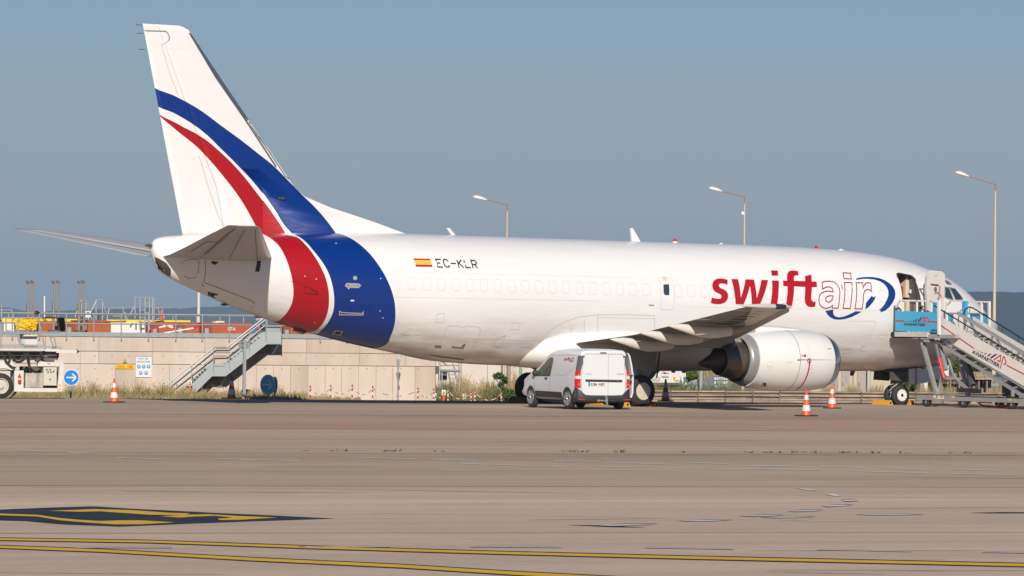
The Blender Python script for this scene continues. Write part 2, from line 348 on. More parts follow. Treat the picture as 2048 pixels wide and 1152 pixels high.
# pale scrapes and rubber marks left by wheels, slightly different from the concrete they lie on
M_scr = mat('pale_scrape', (.60, .49, .40), .95, var=.9, vs=1.2, col2=(.52, .42, .33), spec=.1); M_rub = mat('rubber_mark', (.30, .24, .20), .95, var=.9, vs=.8, col2=(.42, .34, .28), spec=.1)
rnd = random.Random(17); sa = []; sb2 = []
for k in range(34):
    v = rnd.choice((rnd.uniform(840, 905), rnd.uniform(910, 1000), rnd.uniform(985, 1150))); u = rnd.uniform(-100, 1900); l = rnd.uniform(150, 620); sl = rnd.uniform(-.012, .022); h = .45+(v-830)/900
    (sa if k % 3 else sb2).append([(u, v-h*.2), (u+l*.5, v+sl*l*.5-h), (u+l, v+sl*l-h*.1), (u+l, v+sl*l+h*.1), (u+l*.5, v+sl*l*.5+h), (u, v+h*.2)])
sheet('scrape_mark', sa, M_scr, .002, 'pale scrapes along the paving lanes'); sheet('rubber_mark', sb2, M_rub, .002, 'faint dark rubber marks along the paving lanes')
# joints between paving lanes
M_joint = mat('joint_sealant', (.20, .165, .14), .9)
jt = MB()
for v, h in ((908, .16), (973, .10), (1066, .06), (832, .22), (859, .22)):
    b = (gp(1024, v)-EF.o).dot(EF.n); jt.add([EF.W(-60, b-h/2, .003), EF.W(60, b-h/2, .003), EF.W(60, b+h/2, .003), EF.W(-60, b+h/2, .003)], [(0, 1, 2, 3)])
tag(jt.build('paving_joint', M_joint), 'dark sealed joints between the paving lanes', None, None, 'structure')
tf = MB(); rnd = random.Random(4)
bj = (gp(1024, 904)-EF.o).dot(EF.n)
for k in range(55):
    a = rnd.uniform(-8, 46); c = EF.W(a, bj+rnd.uniform(-.15, .15), 0)
    for j in range(rnd.randint(3, 9)):
        d = Vector((rnd.uniform(-.12, .12), rnd.uniform(-.12, .12), rnd.uniform(.02, .07))); w = Vector((rnd.uniform(-.03, .03), rnd.uniform(-.03, .03), 0))
        o_ = c+Vector((rnd.uniform(-.12, .12), rnd.uniform(-.1, .1), .004)); tf.add([o_-w, o_+w, o_+d], [(0, 1, 2)])
tag(tf.build('joint_weeds', mat('joint_weed', (.085, .08, .04), .9), fix=False), 'small weeds growing in the paving joint', None, None, 'stuff')
# ------------------------------------------------------------------ the airplane
AP = 0.0103353   # nose-down attitude in radians
plane = thing('airplane', 'white twin-engine cargo jet with red and blue bands on its tail, parked on the apron', 'airplane', (-16.44, 0, 0))
plane.rotation_euler = (0, AP, 0)
PM = Matrix.Translation((-16.44, 0, 0)) @ Matrix.Rotation(AP, 4, 'Y'); PI_ = PM.inverted()
lcam = PI_ @ CAM
def lray(u, v): return (PI_.to_3x3() @ ray(u, v))
def L(s, y, z): return Vector((16.44-s, y, z))
def ly(u, v, y):          # local point on the plane y = const seen at a pixel
    q = lray(u, v); return lcam+q*((y-lcam.y)/q.y)
def sz(u, v, y): p = ly(u, v, y); return (16.44-p.x, p.z)

TOP = [(-.08, 2.69), (-.02, 2.84), (.15, 3.0), (.56, 3.20), (.95, 3.42), (1.31, 3.74), (2.06, 4.24), (3.11, 4.63), (4.36, 4.92), (6.01, 5.09), (8, 5.16), (10, 5.18), (23.3, 5.18), (27, 5.09), (29.4, 5.02), (31.14, 4.91), (31.75, 4.86), (32.1, 4.76), (32.2, 4.6)]
BOT = [(-.08, 2.69), (-.02, 2.5), (.15, 2.28), (.53, 1.97), (1.1, 1.76), (1.79, 1.58), (3.87, 1.29), (5.93, 1.20), (10, 1.18), (19.6, 1.19), (21.9, 1.27), (23.7, 1.54), (25.15, 1.78), (26.95, 2.16), (28.73, 2.62), (30.58, 3.24), (31.55, 3.62), (31.86, 3.78), (32.07, 4.07), (32.2, 4.4)]
WID = [(-.08, .01), (-.02, .2), (.15, .42), (.53, .78), (1.1, 1.12), (1.79, 1.38), (2.6, 1.60), (3.87, 1.79), (5.2, 1.86), (6.2, 1.88), (20.5, 1.88), (22.5, 1.83), (24.5, 1.66), (26.5, 1.40), (28.73, 1.03), (30.58, .68), (31.55, .45), (32.0, .30), (32.2, .12)]
MID = [(-.08, 2.69), (.5, 2.72), (1.8, 2.95), (4, 3.22), (6, 3.31), (21, 3.31), (25, 3.62), (29, 4.05), (31.5, 4.3), (32.2, 4.5)]
def ip(t, s):
    return float(np.interp(s, [p[0] for p in t], [p[1] for p in t]))
def smooth_ip(t):
    xs = np.array([p[0] for p in t]); ys = np.array([p[1] for p in t]); m = np.zeros(len(xs)); d = np.diff(ys)/np.diff(xs)
    m[0] = d[0]; m[-1] = d[-1]
    for i in range(1, len(xs)-1): m[i] = 0 if d[i-1]*d[i] <= 0 else 2/(1/d[i-1]+1/d[i])
    def f(s):
        s = min(max(s, xs[0]), xs[-1]); i = min(np.searchsorted(xs, s, 'right')-1, len(xs)-2); i = max(i, 0); h = xs[i+1]-xs[i]; t_ = (s-xs[i])/h
        return float((2*t_**3-3*t_**2+1)*ys[i]+(t_**3-2*t_**2+t_)*h*m[i]+(-2*t_**3+3*t_**2)*ys[i+1]+(t_**3-t_**2)*h*m[i+1])
    return f
fT, fB, fW, fM = smooth_ip(TOP), smooth_ip(BOT), smooth_ip(WID), smooth_ip(MID)
def section(s, n=96):
    t, b, w, m = fT(s), fB(s), fW(s), fM(s); m = min(max(m, b+.02), t-.02); out = []
    for i in range(n):
        a = 2*math.pi*i/n; c, sn = math.cos(a), math.sin(a)
        out.append(L(s, w*c, m+(t-m)*sn if sn > 0 else m+(m-b)*sn))
    return out
ss = [-.08, -.06, -.03, 0, .06, .15, .28, .42, .6, .8, 1.0, 1.25, 1.5, 1.8, 2.1, 2.5]+[2.5+.35*i for i in range(1, 80)]
ss = [s for s in ss if s < 30]+[30+.2*i for i in range(0, 9)]+[31.7, 31.85, 31.95, 32.05, 32.12, 32.17, 32.2]

# livery: the borders of the bands as functions of height
BF = [(673.2, 466.1), (707, 479.9), (733, 500.7), (756.6, 529.4), (774.8, 560.6), (786.5, 591.9), (790.9, 623.1), (789.1, 649.2), (781.3, 672.6), (769.6, 690.8), (754, 700)]
BB = [(586, 467.7), (605.5, 478.6), (626.4, 500.7), (644.6, 524.2), (657.6, 547.6), (665.4, 573.6), (668.5, 602.3), (665.4, 625.7), (655, 646.6), (642, 660.9), (630, 668)]
RF = [(574.3, 469.5), (591.2, 473.4), (610.7, 489), (626.4, 508.5), (640.7, 532), (651.1, 555.4), (656.8, 578.9), (658.1, 602.3), (655, 625.7), (647.2, 644), (636.8, 657), (618.5, 664.8)]
RB = [(531.3, 470.5), (545.6, 479.9), (558.6, 492.9), (569.1, 511.1), (578.2, 534.6), (584.2, 558), (586.8, 581.5), (584.7, 602.3), (576.9, 620.5), (566.5, 633.5), (553.4, 642.7)]
fBF = [(305, 168.5), (355.8, 192.5), (401.7, 218.4), (447.6, 252.3), (487.5, 281.5), (519.4, 306.6), (549.4, 330.2), (579.3, 359.3), (611.3, 391.3), (639.2, 421.2), (657.2, 443.2), (673.1, 465.1), (680, 475)]
fBB = [(313, 206.4), (355.8, 227.6), (407.7, 261.5), (447.6, 299.4), (479.5, 331.4), (519.4, 375.3), (551.4, 419.2), (571.3, 451.1), (585.3, 466.3), (592, 475)]
fRF = [(315.8, 220.4), (359.8, 247.5), (409.7, 275.5), (443.6, 303.4), (479.5, 339.4), (519.4, 389.3), (547.4, 427.2), (574.5, 469.1), (578, 476)]
fRB = [(315.8, 220.4), (351.8, 255.5), (399.7, 295.4), (427.6, 325.4), (455.6, 359.3), (483.5, 397.2), (503.5, 431.2), (519.4, 463.1), (524, 474)]
BLUE = (.0005, .026, .185); RED = (.36, .004, .010); PWH = (.74, .73, .72)
def livery(name, curves, bvh=None, yfix=None):
    """curves: four px polylines (blue front, blue back, red front, red back) -> a painted skin material"""
    m = bpy.data.materials.new(name); m.use_nodes = True; t = m.node_tree; b = t.nodes['Principled BSDF']
    b.inputs['Roughness'].default_value = .32; b.inputs['Specular IOR Level'].default_value = .45
    b.inputs['Coat Weight'].default_value = .25; b.inputs['Coat Roughness'].default_value = .12
    tc = nn(t, 'ShaderNodeTexCoord'); sx = nn(t, 'ShaderNodeSeparateXYZ'); t.links.new(tc.outputs['Object'], sx.inputs[0])
    zn = nn(t, 'ShaderNodeMapRange'); zn.inputs[1].default_value = 1; zn.inputs[2].default_value = 12; t.links.new(sx.outputs[2], zn.inputs[0])
    sn = nn(t, 'ShaderNodeMapRange'); sn.inputs[1].default_value = 16.44-20; sn.inputs[2].default_value = 16.44-34; t.links.new(sx.outputs[0], sn.inputs[0])
    def border(px):
        pts = []
        for u, v in px:
            if bvh is not None:
                q = lray(u, v).normalized(); h = bvh.ray_cast(lcam, q); p = h[0] if h[0] is not None else ly(u, v, -.3)
            else: p = ly(u, v, yfix)
            pts.append(((p.z-1)/11, (16.44-p.x-20)/14))
        pts.sort(); f = [pts[0]]
        for p in pts[1:]:
            if p[0] > f[-1][0]+.004: f.append(p)
        lo, hi = f[0], f[-1]
        fc = nn(t, 'ShaderNodeFloatCurve'); cv = fc.mapping.curves[0]
        if bvh is not None: ext = [(0, lo[1]+(lo[1]-f[1][1])*1.2)]+f+[(1, hi[1]+.05)]
        else: ext = [(0, lo[1]-(f[1][1]-lo[1])*2)]+f+[(1, hi[1]+(hi[1]-f[-2][1])*2)]
        ext = [(min(max(x, 0), 1), min(max(y, 0), 1)) for x, y in ext]
        cv.points[0].location = ext[0]; cv.points[1].location = ext[-1]
        for x, y in ext[1:-1]: cv.points.new(x, y)
        fc.mapping.update(); t.links.new(zn.outputs[0], fc.inputs[1]); return fc
    def mask(px, gt):
        fc = border(px); c = nn(t, 'ShaderNodeMath', operation='GREATER_THAN' if gt else 'LESS_THAN')
        t.links.new(sn.outputs[0], c.inputs[0]); t.links.new(fc.outputs[0], c.inputs[1]); return c
    def both(a, c):
        x = nn(t, 'ShaderNodeMath', operation='MULTIPLY'); t.links.new(a.outputs[0], x.inputs[0]); t.links.new(c.outputs[0], x.inputs[1]); return x
    mb_ = both(mask(curves[0], True), mask(curves[1], False)); mr_ = both(mask(curves[2], True), mask(curves[3], False))
    # dirt: soft mottling everywhere; belly grime whose brown also paints in apron bounce light
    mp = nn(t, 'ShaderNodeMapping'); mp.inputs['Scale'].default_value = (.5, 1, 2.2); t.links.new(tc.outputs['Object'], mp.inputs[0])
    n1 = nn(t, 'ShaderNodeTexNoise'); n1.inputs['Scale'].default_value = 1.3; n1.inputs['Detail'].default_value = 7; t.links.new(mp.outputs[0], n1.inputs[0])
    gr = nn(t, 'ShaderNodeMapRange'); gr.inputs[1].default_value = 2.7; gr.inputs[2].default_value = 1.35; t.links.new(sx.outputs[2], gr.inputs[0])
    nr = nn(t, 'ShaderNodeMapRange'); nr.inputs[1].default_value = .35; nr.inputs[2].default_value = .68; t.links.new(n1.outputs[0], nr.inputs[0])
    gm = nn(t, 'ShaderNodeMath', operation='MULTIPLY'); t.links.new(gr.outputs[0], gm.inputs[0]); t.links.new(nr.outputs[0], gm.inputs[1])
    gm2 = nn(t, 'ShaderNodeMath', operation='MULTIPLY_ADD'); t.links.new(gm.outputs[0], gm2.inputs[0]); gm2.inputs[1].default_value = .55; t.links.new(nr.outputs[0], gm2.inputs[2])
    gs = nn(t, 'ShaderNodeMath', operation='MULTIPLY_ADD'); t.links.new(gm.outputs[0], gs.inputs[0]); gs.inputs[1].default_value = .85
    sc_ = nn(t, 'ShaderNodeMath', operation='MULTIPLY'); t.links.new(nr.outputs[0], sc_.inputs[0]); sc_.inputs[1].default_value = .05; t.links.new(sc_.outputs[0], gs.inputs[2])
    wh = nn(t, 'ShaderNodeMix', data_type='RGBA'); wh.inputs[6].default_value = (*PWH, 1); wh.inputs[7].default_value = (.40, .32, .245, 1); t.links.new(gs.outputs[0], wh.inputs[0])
    m1 = nn(t, 'ShaderNodeMix', data_type='RGBA'); t.links.new(mb_.outputs[0], m1.inputs[0]); t.links.new(wh.outputs[2], m1.inputs[6]); m1.inputs[7].default_value = (*BLUE, 1)
    m2 = nn(t, 'ShaderNodeMix', data_type='RGBA'); t.links.new(mr_.outputs[0], m2.inputs[0]); t.links.new(m1.outputs[2], m2.inputs[6]); m2.inputs[7].default_value = (*RED, 1)
    t.links.new(m2.outputs[2], b.inputs['Base Color'])
    # slightly wavy skin
    n2 = nn(t, 'ShaderNodeTexNoise'); n2.inputs['Scale'].default_value = 1.8; n2.inputs['Detail'].default_value = 3; t.links.new(mp.outputs[0], n2.inputs[0])
    bp = nn(t, 'ShaderNodeBump'); bp.inputs['Strength'].default_value = .24; bp.inputs['Distance'].default_value = .06; t.links.new(n2.outputs[0], bp.inputs['Height']); t.links.new(bp.outputs[0], b.inputs['Normal'])
    return m
fus = MB(); rows = [section(s) for s in ss]; fus.grid(rows, close=True)
n0 = len(rows[0]); fus.f.append(tuple(range(n0))); fus.mi.append(0); k0 = (len(rows)-1)*n0; fus.f.append(tuple(range(k0, k0+n0))[::-1]); fus.mi.append(0)
bvF = BVHTree.FromPolygons([Vector(v) for v in fus.v], fus.f)
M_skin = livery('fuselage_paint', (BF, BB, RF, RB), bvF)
M_finp = livery('fin_paint', (fBF, fBB, fRF, fRB), None, -.15)
M_plain = mat('aircraft_white_paint', PWH, .34, var=.07, vs=1.3, col2=(.60, .56, .51), coat=.2, stretch=(.5, 1, 2), bump=.1, bs=1.8)
M_grey = mat('aircraft_grey_paint', (.33, .325, .315), .4, var=.35, vs=1.5, col2=(.24, .225, .205))
M_inner = mat('dark_door_lining', (.10, .09, .085), .8)
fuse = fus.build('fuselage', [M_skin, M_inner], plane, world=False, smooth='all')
# door opening: a rounded prism cut out of the skin
def hit(u, v, bv=None):
    q = lray(u, v).normalized(); h = (bv or bvF).ray_cast(lcam, q); return (h[0], h[1]) if h[0] is not None else (None, None)
BVY = {}
def hp(u, v, bv=None):
    p, n = hit(u, v, bv)
    if p is None and bv is not None and id(bv) in BVY: p = ly(u, v, BVY[id(bv)])
    if p is None:
        best = None; b_ = bv or bvF
        for k in range(41):
            x = ly(u, v, -2+.1*k); h = b_.find_nearest(x)
            if h[0] is not None and (best is None or h[3] < best[0]): best = (h[3], h[0])
        p = best[1]
    return p
DS0, DS1, DZ0, DZ1 = 4.45, 5.27, 2.62, 4.40
cut = MB(); poly = []
for cx_, cz_, a0 in ((DS1-.16, DZ1-.14, 90), (DS1-.12, DZ0+.12, 180), (DS0+.12, DZ0+.12, 270), (DS0+.2, DZ1-.2, 0)):
    for k in range(5):
        a = R(a0+k*22.5); rr = .14; sx_ = math.cos(a)*rr; poly.append(L(cx_-sx_, -2.6, cz_+math.sin(a)*rr))
cut.prism(poly, (0, 1.9, 0)); co = cut.build('cutter', M_inner, plane, world=False)
for p in co.data.polygons: p.material_index = 0
md = fuse.modifiers.new('door', 'BOOLEAN'); md.operation = 'DIFFERENCE'; md.object = co; md.solver = 'EXACT'
try: md.material_mode = 'TRANSFER'
except Exception: pass
dg = bpy.context.evaluated_depsgraph_get(); me = bpy.data.meshes.new_from_object(fuse.evaluated_get(dg)); fuse.modifiers.clear(); fuse.data = me
bpy.data.objects.remove(co)
bm = bmesh.new(); bm.from_mesh(me)
ed = [e for e in bm.edges if len(e.link_faces) == 2 and e.link_faces[0].material_index != e.link_faces[1].material_index]
if ed: bmesh.ops.split_edges(bm, edges=ed)
bm.to_mesh(me); bm.free()

def decal(name, loops, m, bv=None, eps=.009, parent=None, label=None, step=.16, px=True, side=-1):
    """flat print laid on the skin: loops of px points (outline, then holes)"""
    bv = bv or bvF
    lo = []
    for lp in loops: lo.append([((lambda q: (q.x, q.z))(hp(u, v, bv)) if px else (u, v)) for u, v in lp])
    vl = [[Vector((a, 0, c)) for a, c in lp] for lp in lo]
    flat = [p for lp in vl for p in lp]; tri = tessellate_polygon(vl)
    bm = bmesh.new(); vs = [bm.verts.new(p) for p in flat]
    for t in tri:
        try: bm.faces.new([vs[i] for i in t])
        except ValueError: pass
    for ax, k in ((Vector((1, 0, 0)), 0), (Vector((0, 0, 1)), 2)):
        a0 = min(p[k] for p in flat); a1 = max(p[k] for p in flat); x = a0+step
        while x < a1:
            bmesh.ops.bisect_plane(bm, geom=bm.verts[:]+bm.edges[:]+bm.faces[:], plane_co=ax*x, plane_no=ax, dist=1e-5); x += step
    for v_ in bm.verts:
        h = bv.ray_cast(Vector((v_.co.x, 9*side, v_.co.z)), Vector((0, -side, 0)))
        if h[0] is None: h = bv.find_nearest(Vector((v_.co.x, .5*side, v_.co.z)))
        n_ = h[1] if h[1].y*side > 0 else -h[1]
        v_.co = h[0]+n_*eps
    bm.normal_update()
    if sum(f.normal.y*f.calc_area() for f in bm.faces)*side < 0: bmesh.ops.reverse_faces(bm, faces=bm.faces)
    me = bpy.data.meshes.new(name); bm.to_mesh(me); bm.free()
    o = link(name, me, m, parent or plane, smooth=True)
    if label: o['label'] = label
    return o
def strip(name, pts, w, m, closed=False, bv=None, eps=.005, parent=None, px=True, side=-1, mb=None):
    bv = bv or bvF; P = []
    pp = list(pts)+([pts[0]] if closed else [])
    for u, v in pp:
        q = hp(u, v, bv) if px else Vector((u, 0, v)); P.append(Vector((q.x, 0, q.z)))
    Q = [P[0]]
    for a, b in zip(P[:-1], P[1:]):
        k = max(1, int((b-a).length/.12))
        for i in range(1, k+1): Q.append(a.lerp(b, i/k))
    if closed: Q.pop()
    n = len(Q); A = []; B = []
    for i in range(n):
        p, c, q = Q[i-1 if (i or closed) else 0], Q[i], Q[(i+1) % n if (i < n-1 or closed) else i]
        d1 = (c-p).normalized() if (c-p).length > 1e-6 else (q-c).normalized(); d2 = (q-c).normalized() if (q-c).length > 1e-6 else d1
        n1 = Vector((-d1.z, 0, d1.x)); n2 = Vector((-d2.z, 0, d2.x)); mn = (n1+n2)
        mn = mn.normalized() if mn.length > .2 else n1; kk = min(2.0, 1/max(.4, mn.dot(n1)))
        for arr, sg in ((A, 1), (B, -1)):
            x = c+mn*(sg*w/2*kk); h = bv.ray_cast(Vector((x.x, 9*side, x.z)), Vector((0, -side, 0)))
            if h[0] is None: h = bv.find_nearest(Vector((x.x, .5*side, x.z)))
            nn_ = h[1] if h[1].y*side > 0 else -h[1]; arr.append(h[0]+nn_*eps)
    mm = mb or MB(); base = len(mm.v); k = n if closed else n-1
    mm.v += [tuple(x) for x in A+B]
    for i in range(k):
        j = (i+1) % n; mm.f.append((base+i, base+j, base+n+j, base+n+i)); mm.mi.append(mm.k)
    if mb is None: return mm.build(name, m, parent or plane, world=False, smooth='all', fix=False)

M_lred = mat('logo_red', (.40, .006, .016), .35); M_lred2 = mat('logo_dark_red', (.33, .006, .016), .35); M_lblue = mat('logo_blue', (.004, .036, .21), .35)
M_ink = mat('registration_black', (.022, .015, .02), .4); M_line = mat('panel_gap', (.55, .525, .49), .6); M_line2 = mat('panel_gap_dark', (.20, .18, .16), .6)
def zA(p): return [(1415+x/12.8, 530+y/12.8) for x, y in p]
def zB(p): return [(1530+x/12.8, 530+y/12.8) for x, y in p]
def zC(p): return [(1630+x/10.471, 540+y/10.471) for x, y in p]
def zD(p): return [(820+x/13.653, 505+y/13.653) for x, y in p]
decal('logo_letter', [zA([(513, 383), (507, 508), (450, 488), (390, 474), (340, 473), (300, 485), (283, 515), (290, 550), (330, 590), (400, 620), (460, 655), (505, 705), (524, 770), (520, 850), (490, 910), (440, 960), (370, 990), (290, 1003), (200, 1000), (130, 985), (78, 967), (110, 828), (160, 850), (220, 862), (290, 866), (340, 850), (360, 810), (345, 770), (310, 745), (250, 715), (190, 680), (145, 630), (122, 570), (118, 500), (135, 440), (180, 385), (240, 355), (310, 344), (390, 350), (450, 362)])], M_lred, label='solid red letter s')
decal('logo_letter', [zA([(605, 360), (778, 363), (850, 835), (968, 370), (1185, 373), (1258, 845), (1375, 383), (1547, 387), (1335, 1020), (1132, 1018), (1120, 800), (1085, 535), (1030, 730), (920, 1008), (718, 1003), (690, 740), (650, 520)])], M_lred, label='solid red letter w')
o = decal('logo_letter', [zB([(172, 397), (352, 400), (345, 640), (310, 1005), (135, 1005), (172, 760), (182, 560)])], M_lred, label='solid red letter i with a slanted dot')
d2 = decal('letter_dot', [zB([(148, 140), (322, 145), (338, 275), (170, 275)])], M_lred, parent=o)
decal('logo_letter', [zB([(455, 400), (562, 403), (558, 300), (568, 220), (610, 165), (680, 142), (760, 145), (842, 158), (857, 275), (800, 262), (760, 275), (738, 310), (738, 408), (1025, 415), (1018, 290), (1178, 243), (1195, 425), (1318, 425), (1328, 570), (1198, 568), (1190, 700), (1178, 850), (1190, 900), (1220, 935), (1260, 940), (1297, 937), (1278, 1070), (1180, 1080), (1110, 1065), (1050, 1020), (1020, 950), (1012, 850), (1020, 700), (1027, 562), (742, 548), (738, 700), (715, 880), (688, 1045), (530, 1035), (555, 850), (572, 700), (572, 545), (465, 540)])], M_lred, label='solid red joined letters f and t')
OW = .036
o = strip('logo_letter', zC([(145, 260), (210, 238), (290, 235), (370, 245), (430, 275), (480, 330), (510, 390), (520, 460), (515, 560), (500, 700), (482, 800), (355, 795), (372, 735), (330, 770), (280, 795), (215, 802), (155, 785), (110, 740), (85, 680), (80, 600), (95, 530), (140, 480), (200, 452), (280, 442), (380, 455), (365, 400), (340, 370), (290, 352), (220, 365), (160, 400), (152, 320)]), OW, M_lred2, True)
o['label'] = 'letter a drawn as a thin red outline'
strip('letter_counter', zC([(378, 545), (300, 540), (250, 560), (222, 595), (225, 640), (260, 672), (300, 672), (345, 640), (370, 600)]), OW, M_lred2, True, parent=o)
o = strip('logo_letter', zC([(615, 262), (770, 268), (775, 420), (760, 620), (735, 808), (585, 800), (615, 620), (625, 430)]), OW, M_lred2, True); o['label'] = 'letter i drawn as a thin red outline'
strip('letter_dot', zC([(585, 60), (740, 68), (758, 188), (608, 182)]), OW, M_lred2, True, parent=o)
o = strip('logo_letter', zC([(860, 268), (1000, 270), (1005, 385), (1030, 320), (1070, 275), (1120, 265), (1168, 280), (1178, 448), (1130, 412), (1080, 412), (1040, 440), (1018, 500), (1010, 640), (985, 815), (835, 812), (860, 640), (875, 430)]), OW, M_lred2, True); o['label'] = 'letter r drawn as a thin red outline'
for lp, lb in (([(858, 180), (960, 155), (1080, 148), (1200, 150), (1330, 170), (1450, 212), (1550, 275), (1630, 350), (1670, 430), (1682, 510), (1665, 600), (1620, 690), (1550, 780), (1470, 850), (1370, 885), (1370, 845), (1335, 835), (1390, 800), (1450, 720), (1505, 620), (1535, 520), (1530, 430), (1495, 350), (1430, 280), (1350, 235), (1240, 200), (1120, 187), (1000, 187), (860, 208)], 'large blue crescent to the right of the lettering'),
               ([(1187, 537), (1215, 575), (1275, 543), (1240, 630), (1180, 710), (1110, 785), (1050, 822), (1065, 690), (1120, 620)], 'short blue piece below the letter r'),
               ([(213, 855), (385, 828), (375, 890), (395, 945), (440, 980), (510, 990), (610, 972), (720, 925), (850, 862), (975, 870), (880, 925), (770, 980), (640, 1020), (510, 1038), (400, 1030), (310, 985), (255, 930)], 'blue bow under the letters'),
               ([(546, 310), (562, 312), (575, 370), (570, 428), (556, 370)], 'sliver of blue between the letters')):
    decal('logo_swoosh', [zC(lp)], M_lblue, label=lb)
for s_, lb in (([[(840, 190), (695, 185), (765, 397), (900, 402)], [(735, 287), (828, 290)]], 'E'), ([[(1040, 242), (990, 195), (930, 190), (905, 225), (920, 290), (950, 360), (1000, 398), (1050, 398), (1075, 365), (1070, 345)]], 'C'),
               ([[(1108, 298), (1252, 303)]], 'dash'), ([[(1272, 200), (1345, 417)], [(1395, 205), (1322, 300)], [(1328, 285), (1465, 420)]], 'K'), ([[(1465, 205), (1530, 412), (1662, 417)]], 'L'),
               ([[(1725, 432), (1660, 213), (1760, 220), (1808, 270), (1800, 328), (1700, 333)], [(1765, 335), (1847, 432)]], 'R')):
    mb = MB()
    for ln in s_: strip('', zD(ln), .040, M_ink, mb=mb)
    o = mb.build('registration_mark', M_ink, plane, world=False, smooth='all', fix=False); o['label'] = 'black registration '+('hyphen' if lb == 'dash' else 'letter '+lb)
fl_ = decal('flag', [zD([(105, 208), (558, 215), (600, 342), (145, 335)])], mat('flag_yellow', (.80, .45, .06), .4), label='small red and yellow striped flag')
for q in ([(92, 165), (545, 175), (558, 215), (105, 208)], [(145, 335), (600, 342), (612, 393), (155, 388)]): decal('stripe', [zD(q)], M_lred, parent=fl_)

# plugged cabin windows
def ring(s, z, w, h, n=5, r=.09):
    o = []
    for cx_, cz_, a0 in ((w/2-r, h/2-r, 0), (-w/2+r, h/2-r, 90), (-w/2+r, -h/2+r, 180), (w/2-r, -h/2+r, 270)):
        for k in range(n):
            a = R(a0+90*k/(n-1)); o.append((16.44-s+cx_+math.cos(a)*r, z+cz_+math.sin(a)*r))
    return o
wp = None; M_plug = mat('window_plug_edge', (.62, .60, .58), .5)
def plug(s, z=3.63):
    global wp
    if s > 20.3 or s < 7.6:
        strip('window_plug', ring(s, z, .27, .38), .022, M_plug, True, px=False, eps=.003); return
    if wp is None:
        wp = strip('window_plug', ring(s, z, .27, .38), .022, M_plug, True, px=False, eps=.003); wp['s0'] = s; return
    c = wp.copy(); C.objects.link(c); c.location = (-(s-wp['s0']), 0, 0)
W0 = 24.05
for k in list(range(0, 18)): plug(W0-.508*k)
for k in range(19, 40):
    s_ = W0-.508*k-.197
    if s_ > 5.95: plug(s_)
# overwing exit
ex = strip('exit_hatch', ring(14.62, 3.52, .52, 1.0), .016, M_line, True, px=False); ex['label'] = 'outline of the overwing exit hatch'
decal('exit_window', [zX for zX in [[(1327.5, 569), (1337, 568.5), (1338, 571), (1338.5, 588), (1337, 590.5), (1330, 590), (1327, 586), (1326.3, 571)]]], mat('window_glass', (.035, .055, .085), .08), parent=ex)
decal('placard', [ring(14.66, 4.0, .16, .12, r=.02)], mat('pink_placard', (.60, .52, .48), .5), px=False, parent=ex)
# panel outlines
pn = [([(921, 655), (936, 651.5), (958, 654), (961, 660), (957, 675), (941, 700), (929, 717), (925, 718), (867, 711), (866, 706), (881, 684), (892, 658), (897, 652), (921, 652)], True, .022, 'aft_cargo_door'),
      ([(873, 628), (888.5, 627), (888, 644), (871, 644)], True, .016, 'access_panel'), ([(800, 670), (822, 658), (819, 671), (800, 669)], False, .016, 'access_panel'),
      ([(1025, 645), (1040, 646), (1037, 659), (1022, 659)], True, .016, 'access_panel'), ([(992, 678), (1010, 671), (1000, 694), (986, 692), (992, 678)], False, .03, 'access_panel'),
      ([(1034, 700), (1046, 694), (1064, 695), (1070, 708)], False, .016, 'access_panel'), ([(790, 594), (1200, 602)], False, .010, 'skin_joint'), ([(780, 543), (1260, 555)], False, .008, 'skin_joint'),
      ([(1360, 613), (1800, 622)], False, .010, 'skin_joint'), ([(800, 667), (866, 673), (1076, 682)], False, .014, 'skin_joint'), ([(1695, 642), (1746, 642), (1752, 645), (1742, 668), (1722, 698), (1724, 698)], False, .014, 'access_panel'),
      ([(1758, 669), (1773, 670), (1768, 678), (1754, 676)], True, .016, 'access_panel'), ([(1686, 698), (1702, 698), (1700, 706), (1684, 706)], True, .012, 'access_panel'), ([(1723, 692), (1733, 693), (1730, 702), (1718, 701)], True, .014, 'access_panel')]
for pts, cl, w, nm in pn: strip(nm, pts, w, M_plug if nm == 'skin_joint' else M_line, cl)
hb = decal('door_latch', [[(903, 692), (921, 694), (928, 687), (931, 688), (927, 697), (903, 695)]], M_line2, label='dark handle of the aft cargo door')
decal('door_latch', [[(869, 690), (883, 691), (882, 695.5), (869, 694)]], M_line2)
decal('door_seal', [[(858, 709), (900, 714), (928, 718), (926, 720.5), (880, 714.5), (862, 711)]], M_line2)
for q in ([(1297, 609), (1308, 609.5), (1308, 611.5), (1297, 611)], [(1738, 749), (1750, 750), (1750, 751), (1738, 750.3)]):
    decal('vent', [q], M_line2)
# tail fittings on the blue and red bands
M_silver = mat('bare_metal_trim', (.55, .53, .50), .3, metal=.5)
sv = strip('service_handle', [(694, 567.5), (717, 568.5), (720, 571), (717, 574.5), (695, 573.8), (691.5, 571)], .05, M_silver, True)
decal('handle_bar', [[(696, 569.5), (716, 570.5), (714, 572.5), (697, 572)]], M_silver, parent=sv)
decal('drain_disc', [[(710+4.2*math.cos(R(a)), 556+4.2*math.sin(R(a))) for a in range(0, 360, 30)]], M_silver)
dh = strip('grab_handle', [(679, 622), (683, 625), (724, 627), (727, 623), (726, 630), (679, 629.5)], .03, M_silver, True)
decal('outflow_port', [[(671, 660), (686, 662), (681, 671), (664, 668)]], M_silver); decal('outflow_port', [[(672, 661.5), (684, 663), (679.5, 669.5), (667, 667.5)]], M_black, eps=.012)
decal('sign', [[(701, 599.5), (708, 599.5), (708, 602.3), (701, 602.3)]], M_plain)
